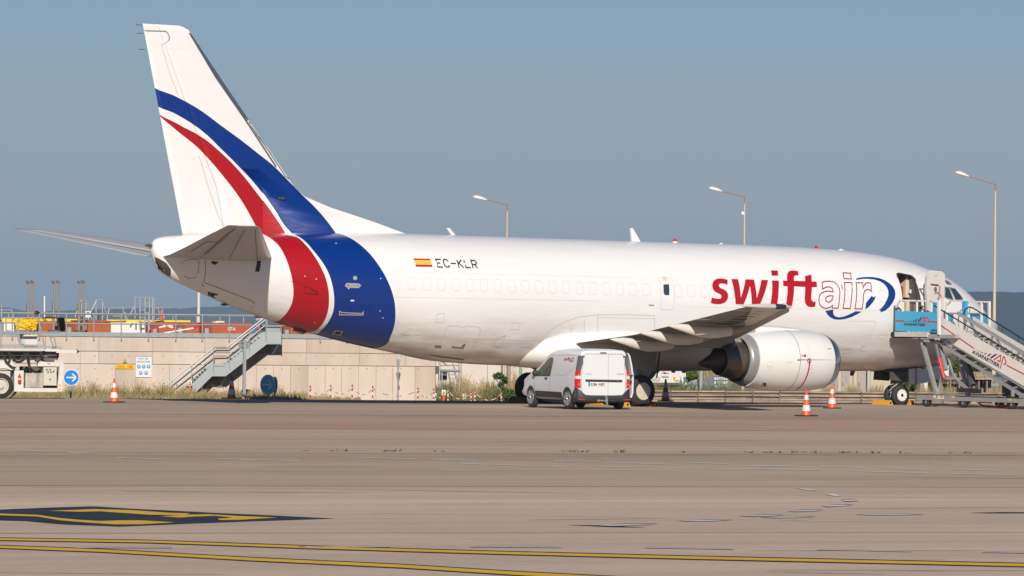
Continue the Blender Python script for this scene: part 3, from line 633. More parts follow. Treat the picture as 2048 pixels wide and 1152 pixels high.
for u, v in ((632.5, 558), (609.5, 552.5), (659, 569), (761, 557), (760, 621.5), (765.5, 635.5), (629, 645), (672, 487), (697, 577)):
    decal('rivet_light', [[(u-.9, v-.9), (u+.9, v-.9), (u+.9, v+.9), (u-.9, v+.9)]], M_plain)
strip('antenna_wire', [(583, 563), (600, 566), (612, 573), (633, 581)], .016, mat('dark_red_line', (.10, .01, .015), .5))
mb = MB(); a_ = hp(608, 578); b_ = hp(634, 583)
mb.add([a_, a_+Vector((0, -.16, .05)), b_, b_+Vector((0, -.12, -.02)), a_+Vector((0, -.02, -.12)), b_+Vector((0, -.02, -.08))], [(0, 1, 3, 2), (1, 4, 5, 3), (0, 4, 1), (2, 3, 5), (0, 2, 5, 4)])
mb.build('ram_air_scoop', mat('scoop_red', (.45, .01, .02), .4), plane, world=False)
# dark ports under the tail
decal('drain_port', [[(415, 583), (436, 588), (430, 596.5), (409, 590)]], M_black)
decal('stabiliser_slot', [[(514, 521.5), (522, 522), (518.5, 543.5), (510, 543)]], M_black)
decal('stabiliser_slot', [[(424, 522), (437, 524), (430, 530), (422, 526)]], M_black)
strip('tail_joint', [(410, 519), (411, 540), (405, 570), (396, 582)], .02, M_line2)
strip('tail_joint', [(409, 565), (500, 600), (509, 606), (503, 616)], .018, M_line2)
strip('tail_joint', [(362, 527), (372, 520), (392, 518), (398, 522), (397, 543), (391, 555), (378, 557), (368, 552)], .014, M_line2)
# exhaust of the auxiliary power unit
M_sooty = mat('sooty_metal', (.085, .07, .06), .55, var=.6, vs=5, col2=(.03, .028, .026))
decal('exhaust_shroud', [[(309, 513.5), (316, 516), (333, 526), (341.5, 538), (340, 552), (337, 556.8), (327, 551), (319, 543), (312, 526)]], M_sooty, eps=.012, step=.08)
decal('exhaust_opening', [[(311, 520), (318, 528), (326, 540), (323, 547.5), (316, 537)]], mat('exhaust_black', (.004, .004, .004), 1), eps=.02, step=.08)
mb = MB(); tp = L(32.16, -.02, 4.57); mb.lathe(tp, L(32.5, -.02, 4.57)-tp, [(0, .035), (.12, .05), (.2, .045), (.3, .01)], 12); mb.build('tail_light', M_sooty, plane, world=False, smooth=True)
# drain masts and blades
def blade(name, p0, p1, q1, q0, t, m, y=0.0):
    mb = MB(); P = [Vector((16.44-a, y, b)) for a, b in (p0, p1, q1, q0)]; c = sum(P, Vector((0, 0, 0)))/4
    mb.prism([p-Vector((0, t/2, 0)) for p in P], (0, t, 0)); return mb.build(name, m, plane, world=False)
blade('antenna', sz(902, 470, 0), sz(892, 456, 0), sz(898, 456, 0), sz(910, 470, 0), .06, M_plain)
blade('antenna', sz(1263, 482, 0), sz(1260, 456, 0), sz(1265, 457, 0), sz(1280, 483, 0), .06, M_plain)
blade('drain_mast', sz(452, 606, 0), sz(440, 608, 0), sz(447, 612, 0), sz(462, 610, 0), .05, M_sooty)
blade('drain_mast', sz(590, 655, 0), sz(586, 661, 0), sz(605, 669, 0), sz(618, 660, 0), .08, M_sooty)
for u, v, s_ in ((1350, 484, 1), (1631, 496, 0)):
    mb = MB(); b0 = ly(u, v, 0); mb.lathe(b0-Vector((0, 0, .04)), (0, 0, 1), [(0, .10), (.05, .09)], 12); mb.k = 1
    mb.lathe(b0, (0, 0, 1), [(.01, .07), (.07, .06), (.11, .01)], 12)
    if s_: mb.build('beacon_light', [M_plain, M_red], plane, world=False, smooth=True)
    else: blade('red_antenna', (7.45, 5.15), (7.42, 5.24), (7.37, 5.24), (7.3, 5.14), .04, M_red)
for u, v, w in ((1443, 488.5, .25), (1683, 500.5, .35)):
    mb = MB(); b0 = ly(u, v, 0); mb.add([b0+Vector((-w, 0, -.06)), b0+Vector((w, 0, -.08)), b0+Vector((0, -.12, -.06)), b0+Vector((0, .12, -.06)), b0+Vector((0, 0, .05))], [(0, 2, 4), (2, 1, 4), (1, 3, 4), (3, 0, 4)]); mb.build('low_antenna', M_plain, plane, world=False)

# fin, dorsal fin and rudder
FLE = [(4.4, 28.6), (5.2, 27.6), (5.9, 27.45), (6.46, 27.23), (7.05, 27.77-.53), (6.46, 27.23)]
def fin_le(z): return float(np.interp(z, [4.4, 5.2, 6.3, 7.05, 8.37, 9.68, 10.93, 11.08, 11.16], [26.35, 26.9, 27.10, 27.74, 28.86, 29.94, 30.98, 31.1, 31.4]))
def fin_te(z): return float(np.interp(z, [4.6, 4.92, 11.16], [31.08, 31.14, 32.66]))
def hinge(z): return fin_te(z)-(.335*(fin_te(z)-max(fin_le(z), 27.0+(z-6.3)*.83)))
def foil(c, T):      # half thickness along the chord fraction
    return T*2.2*(0.2969*math.sqrt(max(c, 0))-0.126*c-0.3516*c*c+0.2843*c**3-0.1015*c**4)*1.55
zs = [4.7, 4.9, 5.1, 5.3, 5.6, 6.0, 6.4, 6.8, 7.2, 7.7, 8.2, 8.7, 9.2, 9.7, 10.2, 10.6, 10.9, 11.05, 11.12, 11.16]
def fin_T(z): return .21-(z-4.7)*.020
cf = [0, .01, .03, .07, .13, .2, .3, .4, .5, .6, .66]
def fin_sec(z, cs, taper=1.0):
    le, te = fin_le(z), fin_te(z); out = []
    th = fin_T(z)*(1 if z < 11 else max(.05, (11.17-z)/.17))
    for c in cs: out.append(L(le+(te-le)*c, -foil(c, th), z))
    for c in reversed(cs): out.append(L(le+(te-le)*c, foil(c, th), z))
    return out
def cHin(z): return .655
HZ = 10.55
mb = MB(); mb.grid([fin_sec(z, [c*cHin(z)/.66 for c in cf]) for z in zs]); k0 = (len(zs)-1)*2*len(cf); mb.f.append(tuple(range(k0, k0+2*len(cf)))); mb.mi.append(0)
fin = mb.build('fin', M_finp, plane, world=False, smooth='all')
cr_l = [.662, .70, .78, .86, .94, 1.0]
mb = MB(); zr = [z for z in zs if z >= 4.9]; mb.grid([fin_sec(z, cr_l) for z in zr]); k0 = (len(zr)-1)*2*len(cr_l); mb.f.append(tuple(range(k0, k0+2*len(cr_l)))); mb.mi.append(0)
mb.f.append(tuple(range(0, 2*len(cr_l)))); mb.mi.append(0)
rud = mb.build('rudder', M_finp, plane, world=False, smooth='all')
rud['label'] = 'movable rudder behind the fin'
mb = MB(); DL = [(5.10, 23.0), (5.2, 23.29), (5.54, 24.51), (5.9, 25.96), (6.2, 26.87), (6.46, 27.25), (7.0, 27.9)]
rows = []
for z, s in DL: rows.append([L(s, 0, z), L(s+.35, -.045, z-.02), L(s+1.2, -.075, z-.03), L(max(s+1.2, 28.4), -.10, z-.03), L(max(s+1.2, 28.4), .10, z-.03), L(s+1.2, .075, z-.03), L(s+.35, .045, z-.02), L(s, 0, z)])
rows.insert(0, [p-Vector((0, 0, .5)) for p in rows[0]]); mb.grid(rows); mb.build('dorsal_fin', M_finp, plane, world=False, smooth='all')
bvN = BVHTree.FromPolygons([Vector(v) for v in (lambda f: [x.co for x in f.data.vertices])(fin)]+[v.co.copy() for v in rud.data.vertices], [tuple(p.vertices) for p in fin.data.polygons]+[tuple(i+len(fin.data.vertices) for i in p.vertices) for p in rud.data.polygons])
BVY[id(bvN)] = -.06
M_le = mat('leading_edge_metal', (.17, .19, .21), .3, metal=.6)
decal('leading_edge', [[(377, 66), (381.5, 67), (440, 155), (497, 240), (491, 243), (430, 155)]], M_le, bv=bvN)
decal('leading_edge', [[(491, 236), (497, 234), (540, 300), (578, 358), (575, 361), (535, 303)], ], mat('leading_edge_white', (.78, .77, .75), .4), bv=bvN, eps=.012)
strip('leading_edge_gap', [(491, 241), (520, 285), (552, 334)], .05, M_le, bv=bvN, eps=.016)
strip('leading_edge_gap', [(500, 244), (540, 303), (578, 358)], .05, M_le, bv=bvN, eps=.016)
M_tan = mat('hinge_stain', (.55, .48, .38), .6)
strip('hinge_line', [(323, 91), (340, 150), (356, 190)], .02, M_tan, bv=bvN, eps=.012)
strip('hinge_line', [(398, 312), (418, 380), (436, 430), (446, 452)], .028, M_tan, bv=bvN, eps=.012)
strip('horn_gap', [(284.5, 61), (331, 62.5), (335, 66), (339, 75), (337, 81)], .035, mat('gap_grey', (.22, .21, .20), .7), bv=bvN, eps=.012)
strip('horn_gap', [(337, 80), (330, 86), (322, 90)], .022, M_tan, bv=bvN, eps=.012)
mb = MB(); c_ = hp(561, 397, bvN)
mb.lathe(c_+Vector((-.12, -.05, 0)), (1, 0, 0), [(0, .01), (.05, .035), (.2, .04), (.28, .01)], 10); mb.build('fin_probe', M_sooty, plane, world=False)
for u, v in ((283, 50), (285, 67), (288, 99)):
    mb = MB(); p = ly(u+1, v, 0); mb.tube(p, p+Vector((-.22, 0, 0)), .008, n=5); mb.build('static_wick', M_black, plane, world=False)
mb = MB(); fr_ = ly(810, 466, 0)
# stabilisers
def stab(sgn):
    pr = [(.30, 27.95, 31.98, 4.25), (.95, 28.60, 32.12, 4.30), (2.5, 29.68, 32.46, 4.525), (4.4, 31.0, 32.92, 4.81), (6.15, 32.2, 33.34, 5.06), (6.35, 32.42, 33.39, 5.09)]
    cs = [0, .01, .03, .08, .15, .25, .4, .55, .69]; ce = [.70, .78, .86, .94, 1.0]; out = []
    def sec(p, cs):
        y, le, te, z = p; T = .078*(te-le)*(.45 if y > 6.3 else 1); o = []
        for c in cs: o.append(L(le+(te-le)*c, y*sgn, z+foil(c, T)*.8))
        for c in reversed(cs): o.append(L(le+(te-le)*c, y*sgn, z-foil(c, T)*1.2))
        return o
    for nm, c in (('horizontal_stabiliser', cs), ('elevator', ce)):
        mb = MB(); mb.grid([sec(p, c) for p in pr], close=True); mb.f.append(tuple(range((len(pr)-1)*2*len(c), len(pr)*2*len(c)))); mb.mi.append(0)
        ob = mb.build(nm, M_stab, plane, world=False, smooth='all'); ob['label'] = ('near' if sgn < 0 else 'far')+(' tailplane' if nm[0] == 'h' else ' elevator')
        out.append(ob)
    return out
M_slatl = mat('tail_leading_edge', (.62, .59, .55), .35, var=.3, vs=3); M_stab = mat('tailplane_paint', (.47, .46, .445), .42, var=.4, vs=1.6, col2=(.38, .36, .33), stretch=(2.5, .6, 1))
nst = stab(-1); fst = stab(1)
for sgn, ob in ((-1, nst[0]), (1, fst[0])):
    rows = []
    for y, le, te, z in [(.95, 28.60, 32.12, 4.30), (2.5, 29.68, 32.46, 4.525), (4.4, 31.0, 32.92, 4.81), (6.15, 32.2, 33.34, 5.06)]:
        T = .078*(te-le)+.012; c = [.045, .02, .006, 0]; up_ = [L(le-.012+(te-le)*x, y*sgn, z+foil(x, T)*.8) for x in c]; dn = [L(le-.012+(te-le)*x, y*sgn, z-foil(x, T)*1.2) for x in reversed(c)]; rows.append(up_+dn)
    mb = MB(); mb.grid(rows); mb.build('leading_edge', M_slatl, ob, world=False, smooth='all')
sj = MB()
def spt(y, c):
    le = float(np.interp(y, [.3, 6.15], [28.15, 32.2])); te = float(np.interp(y, [.3, 6.15], [32.0, 33.34])); z = float(np.interp(y, [.3, .95, 6.15], [4.25, 4.30, 5.06])); T = .078*(te-le); return L(le+(te-le)*c, -y, z-foil(c, T)*1.2-.004)
def sline(nm, pts, w, m): 
    mb = MB()
    for a, b in zip(pts[:-1], pts[1:]): mb.bar(spt(*a), spt(*b), w, .01)
    return mb.build(nm, m, nst[0], world=False)
sline('hinge_gap', [(1.6, .695), (3, .695), (5.9, .695)], .05, M_line2); sline('panel_joint', [(1.2, .42), (3.5, .42), (6, .42)], .022, M_line2); sline('panel_joint', [(1.2, .14), (3.5, .14), (6, .14)], .022, M_line2); sline('tab_gap', [(1.8, .86), (3.6, .86)], .03, M_line2); sline('tab_gap', [(3.6, .70), (3.6, .86)], .025, M_line2)
for k in range(9): sline('rib_joint', [(2.0+k*.42, .44), (2.0+k*.42, .66)], .014, M_line)
def under(name, pts, w, m, yz, sgn=-1):     # ribbon on a lifting surface's underside, pts in (s, y)
    pass
# ------------------------------------------------------------------ wings
M_wing = mat('wing_grey_paint', (.30, .295, .28), .42, var=.45, vs=1.8, col2=(.20, .185, .165), stretch=(1.5, .5, 1))
M_slat = mat('slat_metal', (.62, .60, .565), .38, metal=.15, var=.4, vs=3, col2=(.42, .38, .33), stretch=(.6, 2, 1))
def w_le(y): return 12.76+(y-2)*.523 if y > 4.3 else float(np.interp(y, [1.5, 4.3], [11.3, 13.96]))
def w_te(y): return 18.1 if y < 5 else 18.1+(y-5)*.287
def w_z(y): return 1.93+(y-2)*.0895
def w_T(y): return float(np.interp(y, [1.5, 4.8, 9, 14.0, 14.4], [.36, .25, .155, .085, .04]))
def w_pt(y, c, up, sgn):
    le, te = w_le(y), w_te(y); T = w_T(y); z = w_z(y)+(1-c)*.10*(1 if y < 8 else .6)
    return L(le+(te-le)*c, y*sgn, z+(foil(c, T) if up else -foil(c, T)*.95))
def wing_piece(name, ys, cs, m, sgn, dz=0.0, gap=.0):
    rows = []
    for y in ys:
        r = [w_pt(y, c, True, sgn) for c in cs]+[w_pt(y, c, False, sgn) for c in reversed(cs)]
        rows.append([p+Vector((0, 0, dz)) for p in r])
    mb = MB(); mb.grid(rows, close=True); n = 2*len(cs); mb.f += [tuple(range(n)), tuple(range((len(rows)-1)*n, len(rows)*n))]; mb.mi += [0, 0]
    return mb.build(name, m, plane, world=False, smooth=30)
for sgn in (-1, 1):
    side = 'near' if sgn < 0 else 'far'
    w = wing_piece('wing', [1.3, 2.5, 3.5, 4.3, 5.5, 7, 8.5, 10, 11.5, 13, 14.0, 14.4], [.10, .14, .2, .3, .4, .5, .6, .715], M_wing, sgn); w['label'] = side+' wing'
    for ys, nm in (([1.9, 3, 4.35], 'flap'), ([5.25, 6.6, 8, 9.2, 10.35], 'flap'), ([10.42, 11.5, 12.5, 13.2], 'aileron'), ([13.26, 13.8, 14.4], 'wing_panel'), ([4.40, 4.8, 5.20], 'wing_panel')):
        wing_piece(nm, ys, [.722, .80, .88, .95, 1.0], M_wing, sgn)
    # slats run out and drooped
    for y0, y1 in ((5.6, 8.4), (8.43, 11.2), (11.23, 14.1)):
        rows = []
        for y in (y0, (y0+y1)/2, y1):
            le, te = w_le(y), w_te(y); c = te-le; z = w_z(y)+.06; k = .13+.10*(y-5)/9
            nose = L(le-.03, y*sgn, z-.10); rows.append([L(le+k*c, y*sgn, z+.05), L(le+k*c*.5, y*sgn, z+.10), L(le+.04, y*sgn, z+.05), nose, L(le-.01, y*sgn, z-.16), L(le+.06, y*sgn, z-.17), L(le+k*c*.5, y*sgn, z-.08), L(le+k*c, y*sgn, z+.03)])
        mb = MB(); mb.grid(rows, close=True); mb.f += [tuple(range(8)), tuple(range(16, 24))]; mb.mi += [0, 0]; mb.build('slat', M_slat, plane, world=False, smooth=30)
    mb = MB(); rows = []
    for y, k in ((1.3, 1), (2.5, 1), (3.9, 1), (4.4, 1), (5.5, 1), (9, 1), (14.1, 1), (14.4, 1)):
        rows.append([w_pt(y, .115, True, sgn), w_pt(y, .04, True, sgn), w_pt(y, .01, True, sgn), w_pt(y, 0, True, sgn), w_pt(y, .01, False, sgn), w_pt(y, .04, False, sgn), w_pt(y, .115, False, sgn)])
    mb.grid(rows); mb.build('fixed_leading_edge', M_wing, plane, world=False, smooth='all')
    # added pale sheet under the outer wing, painting in a sunlit wedge
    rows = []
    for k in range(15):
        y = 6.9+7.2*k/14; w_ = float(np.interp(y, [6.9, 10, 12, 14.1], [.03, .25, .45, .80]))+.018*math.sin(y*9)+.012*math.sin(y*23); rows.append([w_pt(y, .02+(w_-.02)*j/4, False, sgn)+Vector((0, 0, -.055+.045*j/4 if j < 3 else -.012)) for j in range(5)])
    mb = MB(); mb.grid(rows); mb.build('painted_sun_wedge', mat('painted_sunlit_tone', (.82, .79, .75), .5, var=.4, vs=3, col2=(.55, .47, .38), stretch=(1, 4, 1)), plane, world=False, smooth='all')
    # wing tip fairing with lamp
    rows = []
    for s_, k in ((19.15, .02), (19.28, .5), (19.6, .9), (20.1, 1), (20.5, .8), (20.85, .45), (21.1, .05)):
        rows.append([L(s_, sgn*(14.38+.07*k*(1+math.cos(a))), 3.06+.075*k*math.sin(a)) for a in [2*math.pi*i/12 for i in range(12)]])
    mb = MB(); mb.grid(rows, close=True); tf_ = mb.build('wingtip_fairing', M_slat, plane, world=False, smooth=True)
    mb = MB(); rows = []
    for s_, k in ((19.38, .4), (19.5, .85), (19.7, 1.02), (19.86, 1.03)):
        rows.append([L(s_, sgn*(14.38+.075*k*(1+math.cos(a))), 3.06+.078*k*math.sin(a)) for a in [math.pi*(i/8-.5) for i in range(9)]])
    mb.grid(rows); mb.build('navigation_lamp_glass', mat('lamp_glass', (.03, .035, .05), .25, spec=.3), tf_, world=False, smooth='all')
    # flap track fairings
    for y, st in ((4.75, 18.82), (7.1, 19.42), (9.5, 20.1)):
        rows = []; zz = w_z(y)
        for f, hh, dz in ((0, .02, .02), (.06, .30, .0), (.16, .58, -.03), (.3, .85, -.10), (.45, 1.0, -.15), (.6, .98, -.15), (.75, .8, -.11), (.88, .5, -.04), (.97, .2, .02), (1, .03, .05)):
            s_ = st-3.1*f; zc = zz-.14+dz
            rows.append([L(s_, sgn*y+.15*hh*math.cos(a), zc+.185*hh*math.sin(a)) for a in [2*math.pi*i/16 for i in range(16)]])
        mb = MB(); mb.grid(rows[:7], close=True); fo = mb.build('flap_track_fairing', M_flapf if 'M_flapf' in globals() else mat('fairing_paint', (.66, .64, .60), .4, var=.4, vs=2.5, col2=(.50, .45, .38)), plane, world=False, smooth='all')
        mb = MB(); mb.grid([[p+Vector((0, 0, .01)) for p in r] for r in rows[6:]], close=True); mb.build('fairing_nose', M_wing, fo, world=False, smooth='all')
# underside details of the near wing: fuel panels and joints as thin raised strips
mb = MB()
for c_ in (.32, .52):
    for y in np.arange(5.6, 13.6, .8):
        p, q = w_pt(y, c_, False, -1), w_pt(y+.78, c_, False, -1); mb.bar(p-Vector((0, 0, .004)), q-Vector((0, 0, .004)), .018, .006)
for y in np.arange(2.4, 14, 1.15):
    p, q = w_pt(y, .16, False, -1), w_pt(y, .68, False, -1); m_ = w_pt(y, .4, False, -1)
    for a, b in ((p, m_), (m_, q)): mb.bar(a-Vector((0, 0, .004)), b-Vector((0, 0, .004)), .018, .006)
mb.build('wing_panel_joint', mat('joint_dark', (.12, .11, .10), .8), plane, world=False)
M_oval = mat('tank_panel', (.36, .35, .33), .5)
for y in np.arange(5.9, 13.4, .8):
    c0 = w_pt(y, .42, False, -1); mb = MB(); mb.add([c0+Vector((.30*math.cos(a), .17*math.sin(a), -.012+.0*a)) for a in [2*math.pi*i/14 for i in range(14)]], [tuple(range(14))]); mb.build('tank_panel', M_oval, plane, world=False)
# belly fairing
rows = []; NF = 40
for s_, hw, zt, zb in ((19.52, .03, 1.9, 1.7), (19.48, .62, 2.12, 1.45), (19.32, 1.12, 2.24, 1.28), (18.95, 1.56, 2.33, 1.17), (18.2, 1.86, 2.40, 1.12), (17.2, 1.98, 2.46, 1.10), (16, 2.02, 2.5, 1.09), (14.5, 2.02, 2.5, 1.09), (13, 2.0, 2.48, 1.10), (11.9, 1.92, 2.4, 1.13), (11, 1.7, 2.3, 1.18), (10.3, 1.3, 2.1, 1.25), (9.9, .6, 1.9, 1.4)):
    r = []
    for i in range(NF):
        a = 2*math.pi*i/NF; c, s2 = math.cos(a), math.sin(a); zc, hz = (zt+zb)/2, (zt-zb)/2
        r.append(L(s_, hw*math.copysign(abs(c)**.62, c), zc+hz*math.copysign(abs(s2)**.75, s2)))
    rows.append(r)
mb = MB(); mb.grid(rows, close=True); bf = mb.build('belly_fairing', M_plain, plane, world=False, smooth='all')
# upper part of the wing root fairing: a low swelling above the bulge with a clean edge
fu = [(1078, 684), (1088, 672), (1106, 656), (1130, 643), (1160, 633.5), (1196, 629.5), (1250, 629), (1311, 631.5), (1312, 660), (1300, 664), (1240, 676), (1180, 688), (1140, 690)]
strip('fairing_joint', fu[:8], .02, M_line, eps=.006)
for pts in ([(1195, 630), (1195, 680)], [(1168, 640), (1168, 682)], [(1142, 652), (1142, 686)], [(1197, 635), (1308, 637)], [(1309, 636), (1309, 664)]):
    mb = MB(); a, b = Vector((pts[0][0], pts[0][1])), Vector((pts[1][0], pts[1][1])); n = int((b-a).length/3.4)
    for i in range(n+1):
        p = a.lerp(b, i/n); h = hp(p.x, p.y); q = h+Vector((0, -.012, 0)); mb.add([q+Vector((-.012, 0, -.012)), q+Vector((.012, 0, -.012)), q+Vector((.012, 0, .012)), q+Vector((-.012, 0, .012))], [(0, 1, 2, 3)])
    o = mb.build('rivet_row', mat('rivet_brown', (.42, .37, .31), .6), plane, world=False); o['kind'] = 'stuff'
# ------------------------------------------------------------------ engines
M_lip = mat('polished_lip', (.42, .44, .48), .18, metal=.9)
M_core = mat('hot_metal', (.20, .165, .135), .38, metal=.75, var=.6, vs=2.5, col2=(.08, .065, .055))
M_cone = mat('exhaust_cone_metal', (.085, .060, .048), .5, metal=.4, var=.5, vs=3, col2=(.04, .03, .026))
def nac_row(s_, r, yc, zc, n=64, flat=1.0):
    out = []
    for i in range(n):
        a = 2*math.pi*i/n; c, s2 = math.cos(a), math.sin(a); rz = r*(.985 if s2 < 0 else 1.0)
        e = .90 if s2 < 0 else 1.0
        out.append(L(s_, yc+r*1.03*math.copysign(abs(c)**e, c), zc+rz*math.copysign(abs(s2)**(1/ e if s2 < 0 else 1), s2)))
    return out
ZC = 1.505
M_cowl = mat('engine_cowl_white', (.73, .72, .70), .33, var=.18, vs=1.2, col2=(.60, .56, .50), coat=.25, bump=.06, bs=1.5)
for sgn in (-1, 1):
    yc = 4.83*sgn; lab = 'near engine' if sgn < 0 else 'far engine'
    prof = [(10.85, .86), (11.05, .905), (11.4, .945), (11.9, .965), (12.35, .965)]
    rows = [nac_row(s_, r, yc, ZC) for s_, r in prof]; mb = MB(); mb.grid(rows, close=True); nac = mb.build('engine_cowl', M_cowl, plane, world=False, smooth='all'); nac['label'] = 'inlet cowl of the '+lab
    prof = [(12.365, .966), (12.7, .957), (13.1, .93), (13.5, .885), (13.80, .835), (13.80, .80), (13.6, .79), (13.0, .78)]
    mb = MB(); mb.grid([nac_row(s_, r, yc, ZC) for s_, r in prof], close=True); fc = mb.build('fan_cowl', M_cowl, plane, world=False, smooth=40)
    mb = MB(); mb.grid([nac_row(s_, r, yc, ZC) for s_, r in ((10.93, .885), (10.84, .868), (10.72, .812), (10.63, .775), (10.60, .74), (10.63, .70), (10.8, .66), (11.4, .66), (11.8, .70))], close=True)
    mb.build('inlet_lip', M_lip, nac, world=False, smooth='all')
    mb = MB(); rr = nac_row(11.8, .70, yc, ZC); mb.add(rr+[L(11.8, yc, ZC)], [(i, (i+1) % 64, 64) for i in range(64)]); mb.build('fan_disc', M_black, nac, world=False)
    mb = MB(); mb.grid([nac_row(s_, r, yc, ZC) for s_, r in ((13.4, .80), (13.80, .785), (13.95, .765), (14.10, .715), (14.09, .695), (13.5, .68))], close=True); mb.build('fan_nozzle', mat('nozzle_grey', (.30, .30, .295), .4, metal=.3), fc, world=False, smooth='all')
    mb = MB(); mb.grid([nac_row(s_, r, yc, ZC-.02*(s_-13)) for s_, r in ((13.0, .60), (13.6, .62), (13.95, .60), (14.15, .585), (14.16, .60), (14.25, .60), (14.75, .47), (14.76, .44), (14.6, .42))], close=True); co_ = mb.build('core_nozzle', M_core, plane, world=False, smooth=30); co_['label'] = 'exhaust nozzle of the '+lab
    mb = MB(); mb.grid([nac_row(s_, r, yc, ZC-.02-.14*(max(0, s_-14.7)/.85)) for s_, r in ((14.4, .36), (14.75, .34), (15.0, .26), (15.3, .13), (15.50, .05), (15.53, .01))], close=True); mb.build('exhaust_cone', M_cone, co_, world=False, smooth='all')
    mb = MB(); a_ = nac_row(13.2, .73, yc, ZC); b_ = nac_row(13.2, .58, yc, ZC); mb.add(a_+b_, [(i, (i+1) % 64, 64+(i+1) % 64, 64+i) for i in range(64)]); mb.build('bypass_duct', M_black, fc, world=False)
    # pylon
    def py(s_, z0, z1, t): return [L(s_, yc-t, z0), L(s_, yc-t, z1-.05), L(s_, yc-t*.4, z1), L(s_, yc+t*.4, z1), L(s_, yc+t, z1-.05), L(s_, yc+t, z0)]
    rows = [py(10.75, 2.30, 2.34, .05), py(11.3, 2.30, 2.44, .13), py(11.9, 2.3, 2.53, .17), py(12.7, 2.25, 2.57, .18), py(13.5, 2.0, 2.58, .18), py(14.2, 1.85, 2.5, .17), py(15.0, 1.85, 2.3, .14), py(15.9, 1.9, 2.15, .08), py(16.6, 1.98, 2.1, .02)]
    mb = MB(); mb.grid(rows[:5], close=True); py_ = mb.build('pylon', M_plain, plane, world=False, smooth=30); py_['label'] = 'pylon of the '+lab; mb = MB(); mb.grid(rows[4:], close=True); mb.build('pylon_tail', M_wing, py_, world=False, smooth=30)
    if sgn < 0:
        bvE = BVHTree.FromPolygons([v.co.copy() for v in nac.data.vertices]+[v.co.copy() for v in fc.data.vertices], [tuple(p.vertices) for p in nac.data.polygons]+[tuple(i+len(nac.data.vertices) for i in p.vertices) for p in fc.data.polygons])
        ln = MB()
        def ering(s_, a0, a1, w, m, nm, par):
            mb = MB(); A = []; B = []
            for k in range(25):
                a = R(a0+(a1-a0)*k/24)
                for arr, d in ((A, -w/2), (B, w/2)):
                    d0 = Vector((0, math.cos(a), math.sin(a))); h = bvE.ray_cast(L(s_+d, yc, ZC)+d0*3, -d0); arr.append((h[0] if h[0] is not None else L(s_+d, yc, ZC)+d0)+d0*.006)
            mb.add(A+B, [(i, i+1, 26+i, 25+i) for i in range(24)]); return mb.build(nm, m, par, world=False, smooth='all')
        ering(12.36, 95, 268, .02, M_line2, 'cowl_joint', fc)
        ering(12.0, 180, 250, .05, M_lred, 'red_band', nac)
        ering(12.0, 150, 180, .012, M_line, 'cowl_joint', nac)
        def z4(p): return [(1240+x/4, 540+y/4) for x, y in p]
        def edec(nm, p, m, par=nac, eps=.008, lab=None): return decal(nm, [z4(p)], m, bv=bvE, eps=eps, parent=par, label=lab)
        edec('warning_mark', [(1453, 672), (1458, 684), (1470, 684), (1476, 673), (1488, 680), (1488, 692), (1476, 698), (1470, 690), (1458, 690), (1454, 697)], M_lred, lab='red handling symbol')
        strip('warning_mark', z4([(1513+14*math.cos(R(a)), 726+17*math.sin(R(a))) for a in range(0, 360, 30)]), .028, M_lred, True, bv=bvE, eps=.008, parent=nac)
        edec('warning_mark', [(1508, 718), (1516, 716), (1518, 734), (1512, 735)], M_ink, lab='black numeral mark')
        strip('access_panel', z4([(1487, 756), (1540, 762), (1540, 825), (1487, 820)]), .012, M_line, True, bv=bvE, parent=nac)
        strip('access_panel', z4([(1202+24*math.cos(R(a)), 765+38*math.sin(R(a))) for a in range(0, 360, 24)]), .010, M_line, True, bv=bvE, parent=fc)
        for p in ([(1500, 789), (1530, 791), (1530, 794), (1500, 792)], [(1336, 739), (1375, 741), (1375, 743), (1336, 741)], [(1184, 771), (1222, 773), (1222, 775), (1184, 773)], [(1414, 722), (1422, 714), (1444, 714), (1452, 722), (1440, 726), (1420, 725)], [(1658, 628), (1690, 628), (1690, 633), (1658, 633)]):
            edec('stencil', p, M_line2, nac if p[0][0] > 1385 else fc, eps=.006)
        edec('vent', [(1143, 898), (1172, 904), (1160, 935), (1128, 928)], M_lip, fc); edec('vent', [(1149, 905), (1171, 908), (1158, 928), (1150, 929)], M_black, fc, eps=.014)
# ------------------------------------------------------------------ cockpit
M_glass = mat('cockpit_glass', (.03, .055, .07), .06, spec=.8); M_seal = mat('window_frame_grey', (.25, .25, .26), .5)
def z5(p): return [(1640+x/5.01, 540+y/5.01) for x, y in p]
for p, lb in (([(1248, 108), (1275, 115), (1312, 143), (1300, 147), (1268, 140)], 'small upper eyebrow window'), ([(1246, 172), (1283, 180), (1332, 302), (1270, 285), (1246, 268)], 'rear side cockpit window'), ([(1292, 178), (1348, 190), (1428, 290), (1400, 303), (1355, 303)], 'forward side cockpit window')):
    px = z5(p); o = decal('cockpit_window', [px], M_glass, eps=.02, step=.1, label=lb); strip('window_seal', px, .035, M_seal, True, eps=.022, parent=o)
